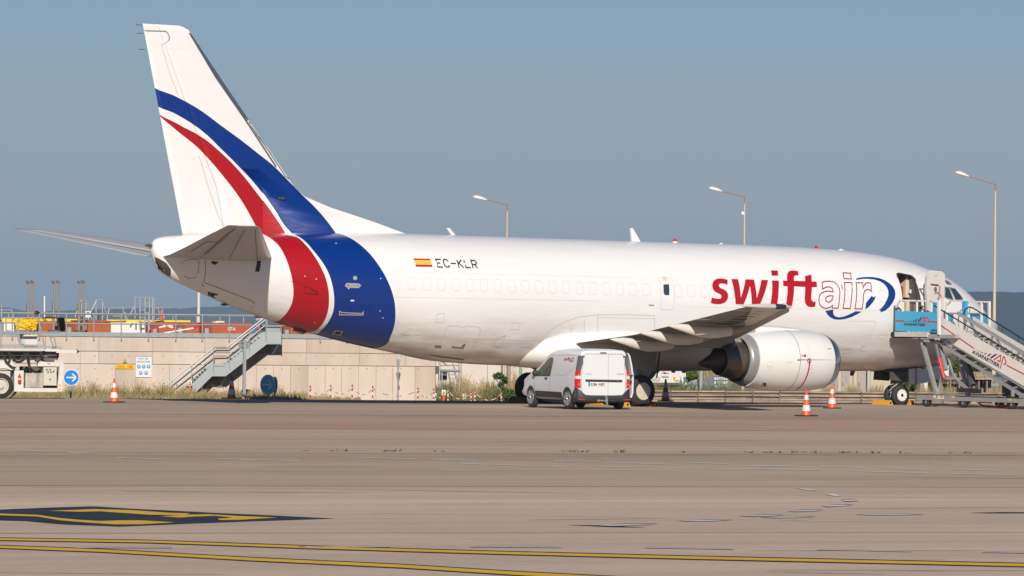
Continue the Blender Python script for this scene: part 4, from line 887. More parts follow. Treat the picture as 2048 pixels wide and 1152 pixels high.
# ------------------------------------------------------------------ door, galley
M_cream = mat('galley_cream', (.62, .53, .39), .5); M_dkred = mat('curtain_red', (.28, .01, .015), .8); M_steelb = mat('brushed_steel', (.45, .45, .44), .35, metal=.7)
mb = MB()
def lb(x0, x1, y0, y1, z0, z1): return mb.box(16.44-x1, 16.44-x0, y0, y1, z0, z1)
lb(4.20, 4.64, -1.2, -.75, 3.62, 4.36); mb.build('galley_cabinet', M_cream, plane, world=False)
mb = MB(); lb(4.20, 4.60, -1.2, -.75, 2.66, 3.55); mb.build('galley_cabinet', M_cream, plane, world=False)
mb = MB(); lb(4.66, 4.88, -1.1, -1.04, 3.35, 3.98); mb.build('curtain', M_dkred, plane, world=False)
mb = MB(); lb(4.46, 4.52, -1.5, -1.3, 2.7, 3.4); mb.build('service_cart', M_steelb, plane, world=False)
mb = MB(); lb(4.42, 4.56, -1.32, -1.22, 3.76, 3.88); mb.build('paper_bag', M_white, plane, world=False)
# frame round the opening
fr = MB(); prev = None
for k in range(len(poly)+1):
    p = poly[k % len(poly)]; h = bvF.ray_cast(Vector((p.x, -9, p.z)), Vector((0, 1, 0)))[0]
    if prev is not None: fr.bar(prev, h, .05, .035)
    prev = h
fr.build('door_frame', mat('door_seal_black', (.05, .05, .05), .7), plane, world=False)
# the open door, swung forward and standing out beside the opening, inner face to the camera
def z9(p): return [(1760+x/6.4, 520+y/6.4) for x, y in p]
DN = Vector((-math.sin(R(16)), -math.cos(R(16)), 0))     # normal of the inner face
dc = L(3.35, -2.55, 3.5)
def dpt(u, v, off=0):
    q = lray(u, v); t = ((dc+DN*off)-lcam).dot(DN)/q.dot(DN); return lcam+q*t
out = z9([(597, 260), (600, 215), (625, 165), (655, 140), (700, 142), (800, 152), (826, 172), (833, 200), (828, 330), (822, 480), (812, 700), (800, 725), (700, 700), (606, 640), (600, 560), (590, 400)])
mb = MB(); P = [dpt(u, v) for u, v in out]; mb.prism(P, -DN*.13); M_doori = mat('door_lining_cream', (.52, .485, .43), .55, var=.4, vs=4, col2=(.40, .37, .33)); dr = mb.build('open_service_door', M_doori, plane, world=False); dr['label'] = 'open service door showing its cream inner lining'
mb = MB(); cc = sum(P, Vector())/len(P); mb.prism([cc+(p-cc)*1.02-DN*.06 for p in P], -DN*.09); mb.build('door_skin', M_plain, dr, world=False)
def ddec(nm, p, m, h=.03, lb_=None):
    mb = MB(); mb.prism([dpt(u, v, h) for u, v in z9(p)], -DN*(h-.003)); o = mb.build(nm, m, dr, world=False)
    if lb_: o['label'] = lb_
ddec('door_placard', [(653, 302), (752, 314), (752, 332), (653, 320)], mat('maroon', (.14, .02, .02), .6))
ddec('door_window', [(712+20*math.cos(R(a)), 377+33*math.sin(R(a))) for a in range(0, 360, 24)], mat('window_smoked', (.14, .12, .09), .3), .02)
ddec('door_handle', [(764, 335), (778, 333), (764, 490), (742, 498), (738, 485), (752, 480)], M_steelb, .06)
ddec('handle_arrow', [(694, 432), (720, 414), (745, 416), (776, 440), (793, 483), (785, 486), (765, 450), (740, 428), (720, 426), (698, 440)], M_lred2, .012)
ddec('stencil', [(702, 185), (735, 187), (735, 215), (702, 213)], mat('stencil_grey', (.40, .38, .35), .6), .008)
for a, b in (((505, 370), (570, 372)), ((518, 590), (590, 600))):
    mb = MB(); p = hp(*z9([a])[0]); q = dpt(*z9([b])[0], -.1); mb.tube(p, q, .03, n=8); mb.build('door_hinge_arm', M_steelb, dr, world=False)
# ------------------------------------------------------------------ landing gear
M_hub = mat('wheel_hub_cream', (.60, .54, .43), .5, var=.3, vs=4); M_hubw = mat('nose_hub_white', (.75, .74, .72), .4)
M_tyre = mat('aircraft_tyre', (.022, .022, .023), .8, var=.4, vs=10, col2=(.045, .042, .038))
def gear_leg(nm, parts, label): 
    o = None
def wheel(parent, c, r, w, hubm, side, rimr, nm='wheel', world=False, bolts=0):
    ax = Vector((0, 1, 0)); o0 = Vector(c)-ax*(w/2)
    prof = [(0.0*w, rimr*.98), (.0*w, rimr*1.08), (.06*w, r*.86), (.16*w, r*.955), (.3*w, r*.995), (.5*w, r), (.7*w, r*.995), (.84*w, r*.955), (.94*w, r*.86), (1.0*w, rimr*1.08), (1.0*w, rimr*.98)]
    mb = MB(); mb.lathe(o0, ax, prof, 40); t_ = mb.build('tyre', M_tyre, parent, world=world, smooth='all')
    mb = MB(); s_ = -1 if side < 0 else 1; f0 = Vector(c)+ax*(s_*w*.5)
    mb.lathe(f0, ax*s_, [(-.02, rimr*1.0), (.0, rimr*.98), (-.022, rimr*.92), (-.012, rimr*.88), (-.006, rimr*.3), (-.004, .001)], 32)
    h_ = mb.build('hub', hubm, parent, world=world, smooth=30)
    mb = MB(); mb.lathe(Vector(c)-ax*(s_*w*.48), ax*-s_, [(0, rimr), (-.02, rimr*.5), (0, .001)], 24); mb.build('hub', hubm, parent, world=world, smooth=30)
    return t_, h_
def wempty(nm, label=None):
    o = bpy.data.objects.new(nm, None); C.objects.link(o); o.parent = plane; o.empty_display_size = .2
    if label: o['label'] = label
    return o
for sgn in (-1, 1):
    lg = 'near' if sgn < 0 else 'far'
    for dy in (.43, -.43):
        e = wempty('main_wheel', ('outer' if dy > 0 else 'inner')+' wheel of the '+lg+' main gear'); wheel(e, L(16.44, sgn*(2.615+dy), .475), .50, .36, M_hub, sgn if dy > 0 else -sgn, .275)
    mb = MB(); t0 = L(16.40, sgn*2.615, .49); t1 = L(16.2, sgn*2.75, 1.95); md_ = t0.lerp(t1, .5); mb.tube(t0, md_, .075, n=14); mb.tube(md_, t1, .12, n=14); mb.tube(L(16.44, sgn*2.1, .49), L(16.44, sgn*3.1, .49), .07, n=10); mb.tube(md_, L(16.9, sgn*1.6, 1.7), .05, n=8); mb.tube(L(16.25, sgn*2.62, .75), L(16.05, sgn*2.66, 1.15), .03, n=6)
    s_ = mb.build('main_gear_strut', M_grey, plane, world=False, smooth=True); s_['label'] = lg+' main gear leg'
    mb = MB(); q = [L(15.75, sgn*2.95, 1.75), L(16.95, sgn*2.95, 1.8), L(16.85, sgn*3.02, 1.28), L(16.2, sgn*3.05, 1.05), L(15.95, sgn*3.04, 1.15)]; mb.prism(q, (0, sgn*.03, 0)); mb.build('main_gear_door', M_wing, plane, world=False)
mb = MB(); mb.tube(L(16.0, -3.3, .9), L(15.9, -3.3, 1.75), .025, n=8); mb.build('brake_line', M_dark, plane, world=False)
gd = MB(); gd.prism([ly(1272, 716, -2.2), ly(1270, 729, -2.2), ly(1302, 735, -2.2), ly(1317, 746, -2.2), ly(1320, 741, -2.2), ly(1306, 728, -2.2)], (0, .03, 0)); gd.build('main_gear_door', M_wing, plane, world=False)
for dy in (-.19, .19):
    e = wempty('nose_wheel', ('near' if dy < 0 else 'far')+' nose wheel'); wheel(e, L(3.99, dy, .445), .343, .20, M_hubw, -1 if dy < 0 else 1, .20)
    if dy < 0:
        mb = MB()
        for k in range(9):
            a = 2*math.pi*k/9; mb.tube(L(3.99, dy-.10, .445)+Vector((math.cos(a)*.16, 0, math.sin(a)*.16)), L(3.99, dy-.112, .445)+Vector((math.cos(a)*.16, 0, math.sin(a)*.16)), .010, n=6)
        mb.tube(L(3.99, dy-.09, .445), L(3.99, dy-.125, .445), .045, n=10); mb.build('axle_nut', M_black, e, world=False)
mb = MB(); mb.tube(L(3.99, -.2, .445), L(3.99, .2, .445), .045, n=10); mb.tube(L(3.99, 0, .45), L(3.92, 0, .7), .06, n=12); mb.tube(L(3.92, 0, .7), L(3.85, 0, 1.5), .085, n=12); mb.tube(L(3.9, 0, .75), L(3.1, 0, 1.4), .04, n=8)
mb.tube(L(4.08, 0, .55), L(4.25, 0, .72), .03, n=8); mb.tube(L(4.25, 0, .72), L(4.0, 0, .82), .03, n=8); mb.tube(L(3.85, -.22, .95), L(3.85, .22, .95), .04, n=8); mb.tube(L(4.1, -.25, .85), L(4.4, -.28, .68), .02, n=6); mb.tube(L(4.0, -.15, .75), L(4.45, -.2, .6), .018, n=6)
mb.build('nose_gear_strut', mat('gear_grey', (.45, .43, .40), .45, var=.3, vs=8), plane, world=False, smooth=True)
mb = MB(); mb.box(16.44-4.75, 16.44-3.2, -.42, .42, 1.20, 1.36); mb.build('wheel_bay', M_black, plane, world=False)
for sgn in (-1, 1):
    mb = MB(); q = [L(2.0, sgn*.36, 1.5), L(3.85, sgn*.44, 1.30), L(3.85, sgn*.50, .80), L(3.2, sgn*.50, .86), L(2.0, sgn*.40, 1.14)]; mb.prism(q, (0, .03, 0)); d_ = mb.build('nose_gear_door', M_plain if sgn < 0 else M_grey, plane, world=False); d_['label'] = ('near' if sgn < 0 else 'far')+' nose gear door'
    if sgn < 0:
        mb = MB(); mb.prism([L(3.62, -.505, 1.34), L(3.58, -.505, 1.34), L(3.58, -.525, .83), L(3.62, -.525, .83)], (0, -.008, 0)); mb.build('red_stripe', M_lred2, d_, world=False)
    mb = MB(); q = [L(3.95, sgn*.40, 1.27), L(4.6, sgn*.40, 1.27), L(4.6, sgn*.44, .93), L(3.95, sgn*.44, .90)]; mb.prism(q, (0, .03, 0)); mb.build('nose_gear_door', M_sooty, plane, world=False)
for u, v in ((1350, 739), (1371, 738), (1707, 744)):
    b0 = ly(u, v, 0); b0.z = 1.2; mb = MB(); mb.prism([b0+Vector((-.12, -.01, .05)), b0+Vector((.10, -.01, .05)), b0+Vector((-.02, -.01, -.16)), b0+Vector((-.14, -.01, -.14))], (0, .02, 0)); mb.build('belly_antenna', M_sooty, plane, world=False)
# ------------------------------------------------------------------ generic print on a local mesh
class Skin:
    """prints px shapes on the mesh of a part, cast along a local axis"""
    def __init__(s, objs, root, axis, sgn):
        vs = []; fs = []
        for ob in objs:
            n = len(vs); vs += [v.co.copy() for v in ob.data.vertices]; fs += [tuple(i+n for i in p.vertices) for p in ob.data.polygons]
        s.bv = BVHTree.FromPolygons(vs, fs); s.root = root; s.axis = axis; s.sgn = sgn; s.o = 1-axis
        bpy.context.view_layer.update(); s.inv = root.matrix_world.inverted(); s.c = s.inv@CAM
    def hit(s, u, v):
        q = (s.inv.to_3x3()@ray(u, v)).normalized(); h = s.bv.ray_cast(s.c, q)
        if h[0] is None:
            for d in ((0, 1), (0, -1), (1, 0), (-1, 0), (0, 2), (0, -2), (2, 0), (-2, 0)):
                h = s.bv.ray_cast(s.c, (s.inv.to_3x3()@ray(u+d[0], v+d[1])).normalized())
                if h[0] is not None: break
        if h[0] is None: h = s.bv.find_nearest(s.c+q*((s.c.length)))
        return h[0]
    def proj(s, a, z, eps):
        o = Vector((0, 0, z)); o[s.o] = a; o[s.axis] = 8*s.sgn; d = Vector((0, 0, 0)); d[s.axis] = -s.sgn
        h = s.bv.ray_cast(o, d)
        if h[0] is None: o[s.axis] = .8*s.sgn; h = s.bv.find_nearest(o)
        n = h[1] if h[1][s.axis]*s.sgn > 0 else -h[1]; return h[0]+n*eps
    def print(s, name, lp, m, eps=.006, step=.12, parent=None, label=None, local=False):
        P = [((lambda q: (q[s.o], q.z))(s.hit(u, v)) if not local else (u, v)) for u, v in lp]
        vl = [Vector((a, 0, c)) for a, c in P]; tri = tessellate_polygon([vl]); bm = bmesh.new(); vs = [bm.verts.new(p) for p in vl]
        for t in tri:
            try: bm.faces.new([vs[i] for i in t])
            except ValueError: pass
        for ax, k in ((Vector((1, 0, 0)), 0), (Vector((0, 0, 1)), 2)):
            a0 = min(p[k] for p in vl); a1 = max(p[k] for p in vl); x = a0+step
            while x < a1: bmesh.ops.bisect_plane(bm, geom=bm.verts[:]+bm.edges[:]+bm.faces[:], plane_co=ax*x, plane_no=ax, dist=1e-5); x += step
        for w in bm.verts: w.co = s.proj(w.co.x, w.co.z, eps)
        bm.normal_update()
        if sum(f.normal[s.axis]*f.calc_area() for f in bm.faces)*s.sgn < 0: bmesh.ops.reverse_faces(bm, faces=bm.faces)
        me = bpy.data.meshes.new(name); bm.to_mesh(me); bm.free(); o = link(name, me, m, parent or s.root, smooth=True)
        if label: o['label'] = label
        return o
    def line(s, name, pts, w, m, closed=False, eps=.005, parent=None, mb=None, local=False):
        P = [((lambda q: Vector((q[s.o], 0, q.z)))(s.hit(u, v)) if not local else Vector((u, 0, v))) for u, v in pts]
        if closed: P.append(P[0])
        mm = mb or MB()
        Q = [P[0]]
        for a, b in zip(P[:-1], P[1:]):
            k = max(1, int((b-a).length/.12))
            for i in range(1, k+1): Q.append(a.lerp(b, i/k))
        A = []; B = []
        for i, c in enumerate(Q):
            d = (Q[min(i+1, len(Q)-1)]-Q[max(i-1, 0)]).normalized(); n = Vector((-d.z, 0, d.x))
            A.append(s.proj(*(lambda p: (p.x, p.z))(c+n*w/2), eps)); B.append(s.proj(*(lambda p: (p.x, p.z))(c-n*w/2), eps))
        base = len(mm.v); mm.v += [tuple(x) for x in A+B]; n = len(Q)
        for i in range(n-1): mm.f.append((base+i, base+i+1, base+n+i+1, base+n+i)); mm.mi.append(mm.k)
        if mb is None: return mm.build(name, m, parent or s.root, world=False, fix=False)

# ------------------------------------------------------------------ the van
VR = -R(10.5)
ra = gp(1188, 818.6)                                  # middle of the rear axle on the ground
van = thing('delivery_van', 'small white panel van with black bumper and orange-red tail lamps parked by the main wheels', 'van', ra, VR)
M_van = mat('van_white', (.64, .65, .66), .3, var=.06, vs=2, coat=.5, col2=(.62, .62, .61)); M_vblk = mat('bumper_black', (.028, .029, .031), .55, var=.2, vs=6, col2=(.045, .045, .048)); M_vgap = mat('van_gap', (.22, .22, .22), .7)
M_vglass = mat('van_glass', (.05, .07, .05), .06, spec=.8)
ST = [  # y, z bottom, belt, roof, half widths bottom, belt, roof
    (-.66, .36, .98, 1.72, .80, .82, .68), (-.64, .32, .98, 1.755, .84, .855, .71), (-.5, .30, .98, 1.785, .865, .872, .74), (0, .30, .98, 1.80, .87, .875, .755), (.6, .28, .98, 1.80, .87, .875, .76), (1.0, .27, .98, 1.775, .87, .875, .75), (1.4, .27, .98, 1.73, .87, .875, .73),
    (1.75, .27, .975, 1.655, .87, .872, .70), (2.0, .27, .97, 1.57, .87, .872, .67), (2.25, .27, .965, 1.46, .87, .87, .65), (2.5, .27, .96, 1.31, .865, .866, .64), (2.75, .28, .95, 1.17, .86, .855, .66), (2.95, .30, .935, 1.075, .855, .84, .70), (3.15, .32, .90, 1.02, .85, .82, .69), (3.4, .34, .83, .94, .83, .78, .62), (3.56, .36, .72, .84, .78, .71, .54), (3.66, .40, .60, .70, .68, .60, .46), (3.68, .43, .54, .6, .6, .5, .4)]
rows = []
for y, zb, zl, zr, hb, hl, hr in ST:
    h = zr-zl; half = [(0, zb), (hb*.85, zb), (hb*.97, zb+.05), (hb, zb+.14), (hl+.002, zb+(zl-zb)*.6), (hl, zl), (hl+(hr-hl)*.35, zl+h*.42), (hl+(hr-hl)*.78, zl+h*.80), (hr, zr-.065), (hr-.05, zr-.025), (hr*.6, zr-.004), (0, zr)]
    rows.append([(x, y, z) for x, z in half]+[(-x, y, z) for x, z in reversed(half[1:-1])])
mb = MB(); mb.grid(rows, close=True); n = len(rows[0]); mb.f += [tuple(range(n)), tuple(range((len(rows)-1)*n, len(rows)*n))]; mb.mi += [0, 0]
vb = mb.build('body', M_van, van, world=False, smooth=40)
bv_ = vb.modifiers.new('b', 'BEVEL'); bv_.width = .02; bv_.segments = 2; bv_.limit_method = 'ANGLE'; bv_.angle_limit = R(50)
def zV(p): return [(1000+x/6.4, 680+y/6.4) for x, y in p]
VL = Skin([vb], van, 0, -1); VB = Skin([vb], van, 1, -1)
VB.print('rear_door', [(-.655, .44), (-.70, .60), (-.71, .95), (-.66, 1.35), (-.615, 1.60), (-.60, 1.635), (.14, 1.635), (.14, .42), (-.62, .42)], M_van, .010, local=True, label='wide left rear door with the number plate')
VB.print('rear_door', [(.15, .42), (.15, 1.635), (.60, 1.635), (.615, 1.60), (.66, 1.35), (.71, .95), (.70, .60), (.655, .44), (.62, .42)], M_van, .010, local=True, label='narrow right rear door')
VB.line('door_gap', [(-.665, .43), (-.715, .60), (-.725, .95), (-.675, 1.35), (-.63, 1.60), (-.61, 1.648), (.61, 1.648), (.63, 1.60), (.675, 1.35), (.725, .95), (.715, .60), (.665, .43)], .014, M_vgap, eps=.004, local=True)
VB.line('door_gap', [(.145, .42), (.145, 1.64)], .010, M_vgap, eps=.012, local=True)
hb_ = VB.print('trim_bar', [(-.60, .895), (.60, .885), (.60, .835), (.56, .82), (-.57, .83), (-.60, .845)], M_vblk, .03, local=True)
npl = VB.print('number_plate', [(-.50, .70), (.05, .70), (.05, .815), (-.50, .815)], mat('plate_white', (.78, .78, .76), .4), .026, local=True)
VB.print('plate_band', [(-.50, .70), (-.455, .70), (-.455, .815), (-.50, .815)], mat('plate_blue', (.01, .10, .45), .4), .030, local=True, parent=npl)
VB.print('brake_lamp', [(-.12, 1.668), (.08, 1.668), (.08, 1.70), (-.12, 1.70)], mat('lamp_dark_red', (.16, .01, .01), .25), .012, local=True)
bpy.context.view_layer.update()
def vw(x, y, z): return van.matrix_world@Vector((x, y, z))
vx = van.matrix_world.to_3x3()@Vector((1, 0, 0))
def vtext(s_, x, y, z, h, w, m, parent, bold=0, ax=None):
    o = text('lettering', s_, (0, 0, 0), (1, 0, 0), (0, 0, 1), h, m, None, w, bold=bold); o.parent = parent
    if ax is None:
        for v in o.data.vertices: v.co = Vector((x+v.co.x, y, z+v.co.z))
    else:
        for v in o.data.vertices: v.co = Vector((x, y-v.co.x, z+v.co.z))
    return o
vtext('5286 KBD', -.44, -.702, .722, .072, .47, M_ink, npl, bold=.015)
vtext('DOKKER', -.60, -.684, 1.045, .03, .20, M_vgap, van); vtext('DACIA', .44, -.684, 1.045, .032, .22, M_vblk, van)
M_lampr = mat('tail_lamp_red', (.55, .015, .01), .15, coat=.5); M_lampw = mat('tail_lamp_clear', (.62, .60, .58), .12, coat=.5); M_lampo = mat('tail_lamp_amber', (.75, .13, .02), .2)
# tail lamps wrap round the rear pillars
for sgn in (-1, 1):
    mb = MB(); pts = [(.62, 1.60, 1), (.685, 1.36, 1), (.735, 1.17, 0), (.75, 1.0, 2), (.75, .91, 0), (.74, .64, 0)]
    tl = None
    for k in range(len(pts)-1):
        (xa, za, ma), (xb, zb_, _) = pts[k], pts[k+1]
        q = []
        for x_, z_ in ((xa, za), (xb, zb_)):
            wout = float(np.interp(z_, [.3, .98, 1.3, 1.62], [.865, .872, .82, .765])); q.append((Vector((sgn*(x_), -.672, z_)), Vector((sgn*(wout-.02), -.665, z_)), Vector((sgn*(wout+.012), -.60, z_)), Vector((sgn*(wout+.012), -.53, z_))))
        A, B = q; mb.k = {0: 0, 1: 1, 2: 2}[ma]
        nb = len(mb.v); mb.v += [tuple(p) for p in A+B]
        for j in range(3): mb.f.append((nb+j, nb+j+1, nb+4+j+1, nb+4+j)); mb.mi.append(mb.k)
    tl = mb.build('tail_lamp', [M_lampr, M_glass if False else mat('lamp_smoked', (.10, .10, .10), .15), M_lampw], van, world=False, fix=False); tl['label'] = 'red and clear tail lamp, '+('left' if sgn < 0 else 'right')
    mb = MB(); mb.box(min(sgn*.640, sgn*.672), max(sgn*.640, sgn*.672), -.682, -.668, 1.36, 1.54); mb.build('lamp_segment', M_lampw, tl, world=False)
    for z_ in (1.03, .74): mb = MB(); mb.lathe(Vector((sgn*.80, -.66, z_)), (0, -1, 0), [(0, .035), (.02, .03), (.025, .001)], 12); mb.build('lamp_segment', M_lampo, tl, world=False)
# bumper
rows = []
for x_ in (-.885, -.86, -.80, -.6, -.3, 0, .3, .6, .80, .86, .885):
    e = abs(x_); yb = -.70+(.12 if e > .87 else .05 if e > .84 else 0.0) - (.03 if e < .7 else 0); zt = .43 if e < .6 else float(np.interp(e, [.6, .70, .80, .885], [.44, .50, .62, .66]))
    rows.append([(x_, yb+.10, zt), (x_, yb+.01, zt-.01), (x_, yb, zt-.05), (x_, yb-.015, .36), (x_, yb+.01, .26), (x_, yb+.12, .22)])
mb = MB(); mb.grid(rows)
for sgn in (-1, 1):
    mb.grid([[(sgn*.885, y_, zt), (sgn*.893, y_, zt-.1), (sgn*.893, y_, .28), (sgn*.86, y_, .22)] for y_, zt in ((-.58, .66), (-.45, .55), (-.36, .46), (-.32, .36))])
mb.build('bumper', M_vblk, van, world=False, smooth=40)
for x_ in (-.74, .74): mb = MB(); mb.box(x_-.10, x_+.10, -.735, -.70, .285, .315); mb.build('reflector', M_lampr, van, world=False)
mb = MB(); mb.tube((.0, -.68, .27), (.0, -.84, .25), .03, n=10); mb.tube((.0, -.84, .25), (.0, -.86, .36), .022, n=10); mb.lathe((0, -.86, .36), (0, 0, 1), [(0, .02), (.02, .03), (.045, .03), (.065, .005)], 12); mb.tube((-.24, -.70, .27), (0, -.72, .27), .025, n=8); mb.tube((-.24, -.74, .27), (-.16, -.74, .27), .035, n=8); mb.box(.03, .07, -.83, -.75, .14, .36); mb.build('tow_bar', M_steelb, van, world=False, kind=None)
# side details
VL.print('side_window', [(1.29, .99), (1.25, 1.25), (1.24, 1.44), (1.30, 1.50), (1.48, 1.485), (1.72, 1.40), (1.98, 1.26), (2.22, 1.11), (2.38, 1.0), (2.38, .985)], M_vglass, .008, local=True, label='driver door window')
VL.line('window_frame', [(1.27, .98), (1.23, 1.25), (1.22, 1.45), (1.29, 1.515), (1.49, 1.50), (1.74, 1.415), (2.0, 1.275), (2.25, 1.12), (2.42, 1.0), (2.42, .975)], .03, M_vblk, True, eps=.009, local=True)
VL.line('door_gap', [(1.30, .34), (1.28, .8), (1.19, 1.2), (1.15, 1.5), (1.22, 1.60), (1.5, 1.58), (1.8, 1.46)], .012, M_vgap, local=True)
VL.line('door_gap', [(2.40, .98), (2.44, .75), (2.42, .55)], .012, M_vgap, local=True)
VL.line('panel_edge', [(.0, 1.05), (-.42, 1.25), (-.48, 1.52), (-.4, 1.60), (.92, 1.60), (1.0, 1.56), (1.06, 1.1), (1.0, 1.03), (.4, 1.0)], .012, mat('van_soft_gap', (.45, .46, .46), .6), True, local=True)
VL.print('door_handle', [(1.42, .875), (1.62, .885), (1.62, .925), (1.44, .925)], M_vblk, .03, local=True)
VL.print('sill_trim', [(.40, .33), (.40, .50), (2.36, .52), (2.42, .34)], M_vblk, .014, local=True)
mb = MB(); rows = [[Vector((-.93+.02*k, 2.34+.085*math.cos(a)*r_, 1.045+.10*math.sin(a)*r_)) for a in [2*math.pi*i/14 for i in range(14)]] for k, r_ in ((-2, .5), (-1, .85), (1, 1), (4, .95))]; mb.grid(rows, close=True); mb.f += [tuple(range(14)), tuple(range(42, 56))]; mb.mi += [0, 0]; mb.bar((-.90, 2.36, 1.0), (-.82, 2.40, .98), .04); mr_ = mb.build('wing_mirror', M_vblk, van, world=False, smooth=30)
# logo on the side
def lx(px, py): return (-(-.22)+0-(px-0)*.0049+.0, 1.50-(py)*.0049)
lg = MB(); lgb = MB()
def vl(pts, w, m_): VL.line('', pts, w, None, mb=m_, local=True, eps=.010)
x0 = .42
def sx2(p): return [(x0-.05-a*.029, 1.42+b*.0165) for a, b in p]
for st_ in ([(2.4, 5.4), (.6, 5.2), (.4, 4), (2.2, 3), (2, 1.6), (0, 1.4)], [(3.2, 5.2), (3.8, 1.6), (5, 4.4), (5.6, 1.6), (7.1, 5.2)], [(8, 5.2), (8, 1.6)], [(8, 7), (8, 6.4)], [(11, 7.6), (9.8, 7.2), (9.7, 1.4)], [(12, 6.5), (12, 2), (13, 1.4)], [(9, 4.8), (13.2, 4.8)]): vl(sx2(st_), .028, lg)
for st_ in ([(14, 4.8), (15.6, 4.6), (15.6, 1.6), (14.2, 1.6), (14, 3), (15.6, 3.2)], [(17, 5), (17, 1.6)], [(18.4, 1.6), (18.6, 4.8), (20, 4.6)]): vl(sx2(st_), .014, lg)
for st_ in ([(18, 6.2), (21, 6.4), (23.4, 4.6), (23, 1.5), (21.5, 0)], [(15, .6), (17, -.4), (20, 1)]): vl(sx2(st_), .022, lgb)
lo_ = lg.build('small_logo', M_lred, van, world=False, fix=False); lo_['label'] = 'small red and blue lettering high on the van side'; lgb.build('logo_swoosh', M_lblue, lo_, world=False, fix=False)
# wheels and arches
M_alloy = mat('wheel_cover_silver', (.50, .50, .50), .3, metal=.6)
def car_wheel(x_, y_, sgn):
    e = bpy.data.objects.new('wheel', None); C.objects.link(e); e.parent = van; e.location = (x_, y_, .312); e.empty_display_size = .2; ax = Vector((sgn, 0, 0))
    mb = MB(); mb.lathe(ax*-.09, ax, [(0, .21), (0, .26), (.02, .295), (.05, .31), (.13, .312), (.165, .298), (.18, .26), (.178, .225)], 36); mb.build('tyre', M_tyre, e, world=False, smooth='all')
    mb = MB(); mb.lathe(ax*.05, ax, [(0, .226), (.06, .226), (.06, .21), (.01, .20), (-.0, .05), (-.0, .001)], 32); mb.build('rim', M_vblk if False else mat('rim_dark', (.05, .05, .05), .5), e, world=False, smooth=30)
    mb = MB()
    for k in range(6):
        a = 2*math.pi*k/6+.3; d = Vector((0, math.cos(a), math.sin(a))); q = Vector((0, -math.sin(a), math.cos(a)))
        o_ = ax*.105; mb.hexa([o_+d*.03-q*.02-ax*.03, o_+d*.03+q*.02-ax*.03, o_+d*.03+q*.02, o_+d*.03-q*.02, o_+d*.212-q*.056-ax*.03, o_+d*.212+q*.056-ax*.03, o_+d*.212+q*.056, o_+d*.212-q*.056])
    mb.lathe(ax*.10, ax, [(0, .05), (.012, .045), (.014, .001)], 16); mb.lathe(ax*.09, ax, [(-.01, .205), (.014, .208), (.016, .226), (-.01, .230)], 32)
    w_ = mb.build('wheel_cover', M_alloy, e, world=False, smooth=30)
    return e
for x_, y_ in ((-.79, 0), (.79, 0), (-.78, 2.72), (.78, 2.72)): car_wheel(x_, y_, -1 if x_ < 0 else 1)
for y_ in (0, 2.72):
    VL.print('wheel_arch', [(y_+.345*math.cos(R(a)), .312+.345*math.sin(R(a))) for a in range(-8, 189, 12)], M_black, .006, local=True)
    VL.line('arch_lip', [(y_+.36*math.cos(R(a)), .312+.36*math.sin(R(a))) for a in range(-5, 186, 12)], .02, mat('van_soft_gap', (.45, .46, .46), .6), local=True, eps=.012)
    for x_ in (-.895,): pass
mb = MB(); mb.box(-.66, .66, -.5, 3.4, .20, .30); mb.build('underbody', M_black, van, world=False)
for x_ in (-.77, .77): mb = MB(); mb.box(x_-.1, x_+.1, .34, .36, .12, .32); mb.build('mud_flap', M_dark, van, world=False)
# sliding door run back on the right side
rows = []
for y_ in (-.50, -.46, .5, .56): rows.append([(1.03 if .0+abs(y_-.03) < .5 else 1.0, y_, .36), (1.05, y_, .50), (1.06, y_, .98), (1.0, y_, 1.35), (.93, y_, 1.62), (.87, y_, 1.68)])
mb = MB(); mb.grid(rows); mb.grid([[(a-.05, b, c) for a, b, c in r] for r in (rows[0], rows[-1])]); mb.grid([rows[0], [(a-.05, b, c) for a, b, c in rows[0]]]); sd_ = mb.build('sliding_door', M_van, van, world=False, smooth=40); sd_['label'] = 'side door slid open, standing proud of the body'
mb = MB(); mb.box(.86, 1.0, -.50, -.42, .80, .86); mb.box(.86, 1.03, -.52, -.44, 1.0, 1.03); mb.build('door_roller', M_vblk, sd_, world=False)
# ------------------------------------------------------------------ airstairs at the service door
SA = Frame((-5.65, 0, 0), -math.pi/2)        # aft side of the unit, x = -5.65, a runs outboard
SX = 1.90                                     # width of the platform
st = thing('airstairs', 'white and blue towable passenger stairs docked at the open nose door', 'airstairs', (-4.7, -4.5, 0))
M_swhite = mat('stairs_white', (.72, .68, .62), .5, var=.25, vs=3, col2=(.60, .55, .48)); M_sblue = mat('stairs_blue', (.045, .38, .62), .45, var=.12, vs=3); M_alu = mat('stairs_aluminium', (.40, .40, .40), .4, metal=.4, var=.35, vs=6, col2=(.26, .26, .26)); M_sdark = mat('stairs_dark_steel', (.09, .092, .10), .5)
def sbar(mb, F, p, q, w, b=0.0, h=None): mb.bar(F.pt(*p, b), F.pt(*q, b), w, h or w, up=F.n)
def srect(F, u0, v0, u1, v1, b0, b1, nm, m, par, mb=None, label=None):
    a0, c1 = F.ac(u0, v0, b0); a1, c0 = F.ac(u1, v1, b0); k = mb or MB(); k.fbox(F, a0, a1, b1, b0, c0, c1)
    if mb is None:
        o = k.build(nm, m, par)
        if label: o['label'] = label
        return o
def fpoly(F, nm, px, m, par, off, thick=.004, label=None):
    mb = MB(); mb.prism([F.pt(u, v, off) for u, v in px], -F.n*thick); o = mb.build(nm, m, par)
    if label: o['label'] = label
    return o
def fline(mb, F, pts, w, off):
    for p, q in zip(pts[:-1], pts[1:]): mb.bar(F.pt(*p, off), F.pt(*q, off), w, .004, up=F.n)
def z8(p): return [(1780+x/14.4, 610+y/14.4) for x, y in p]
def zS(p): return [(1925+x/12.8, 670+y/12.8) for x, y in p]
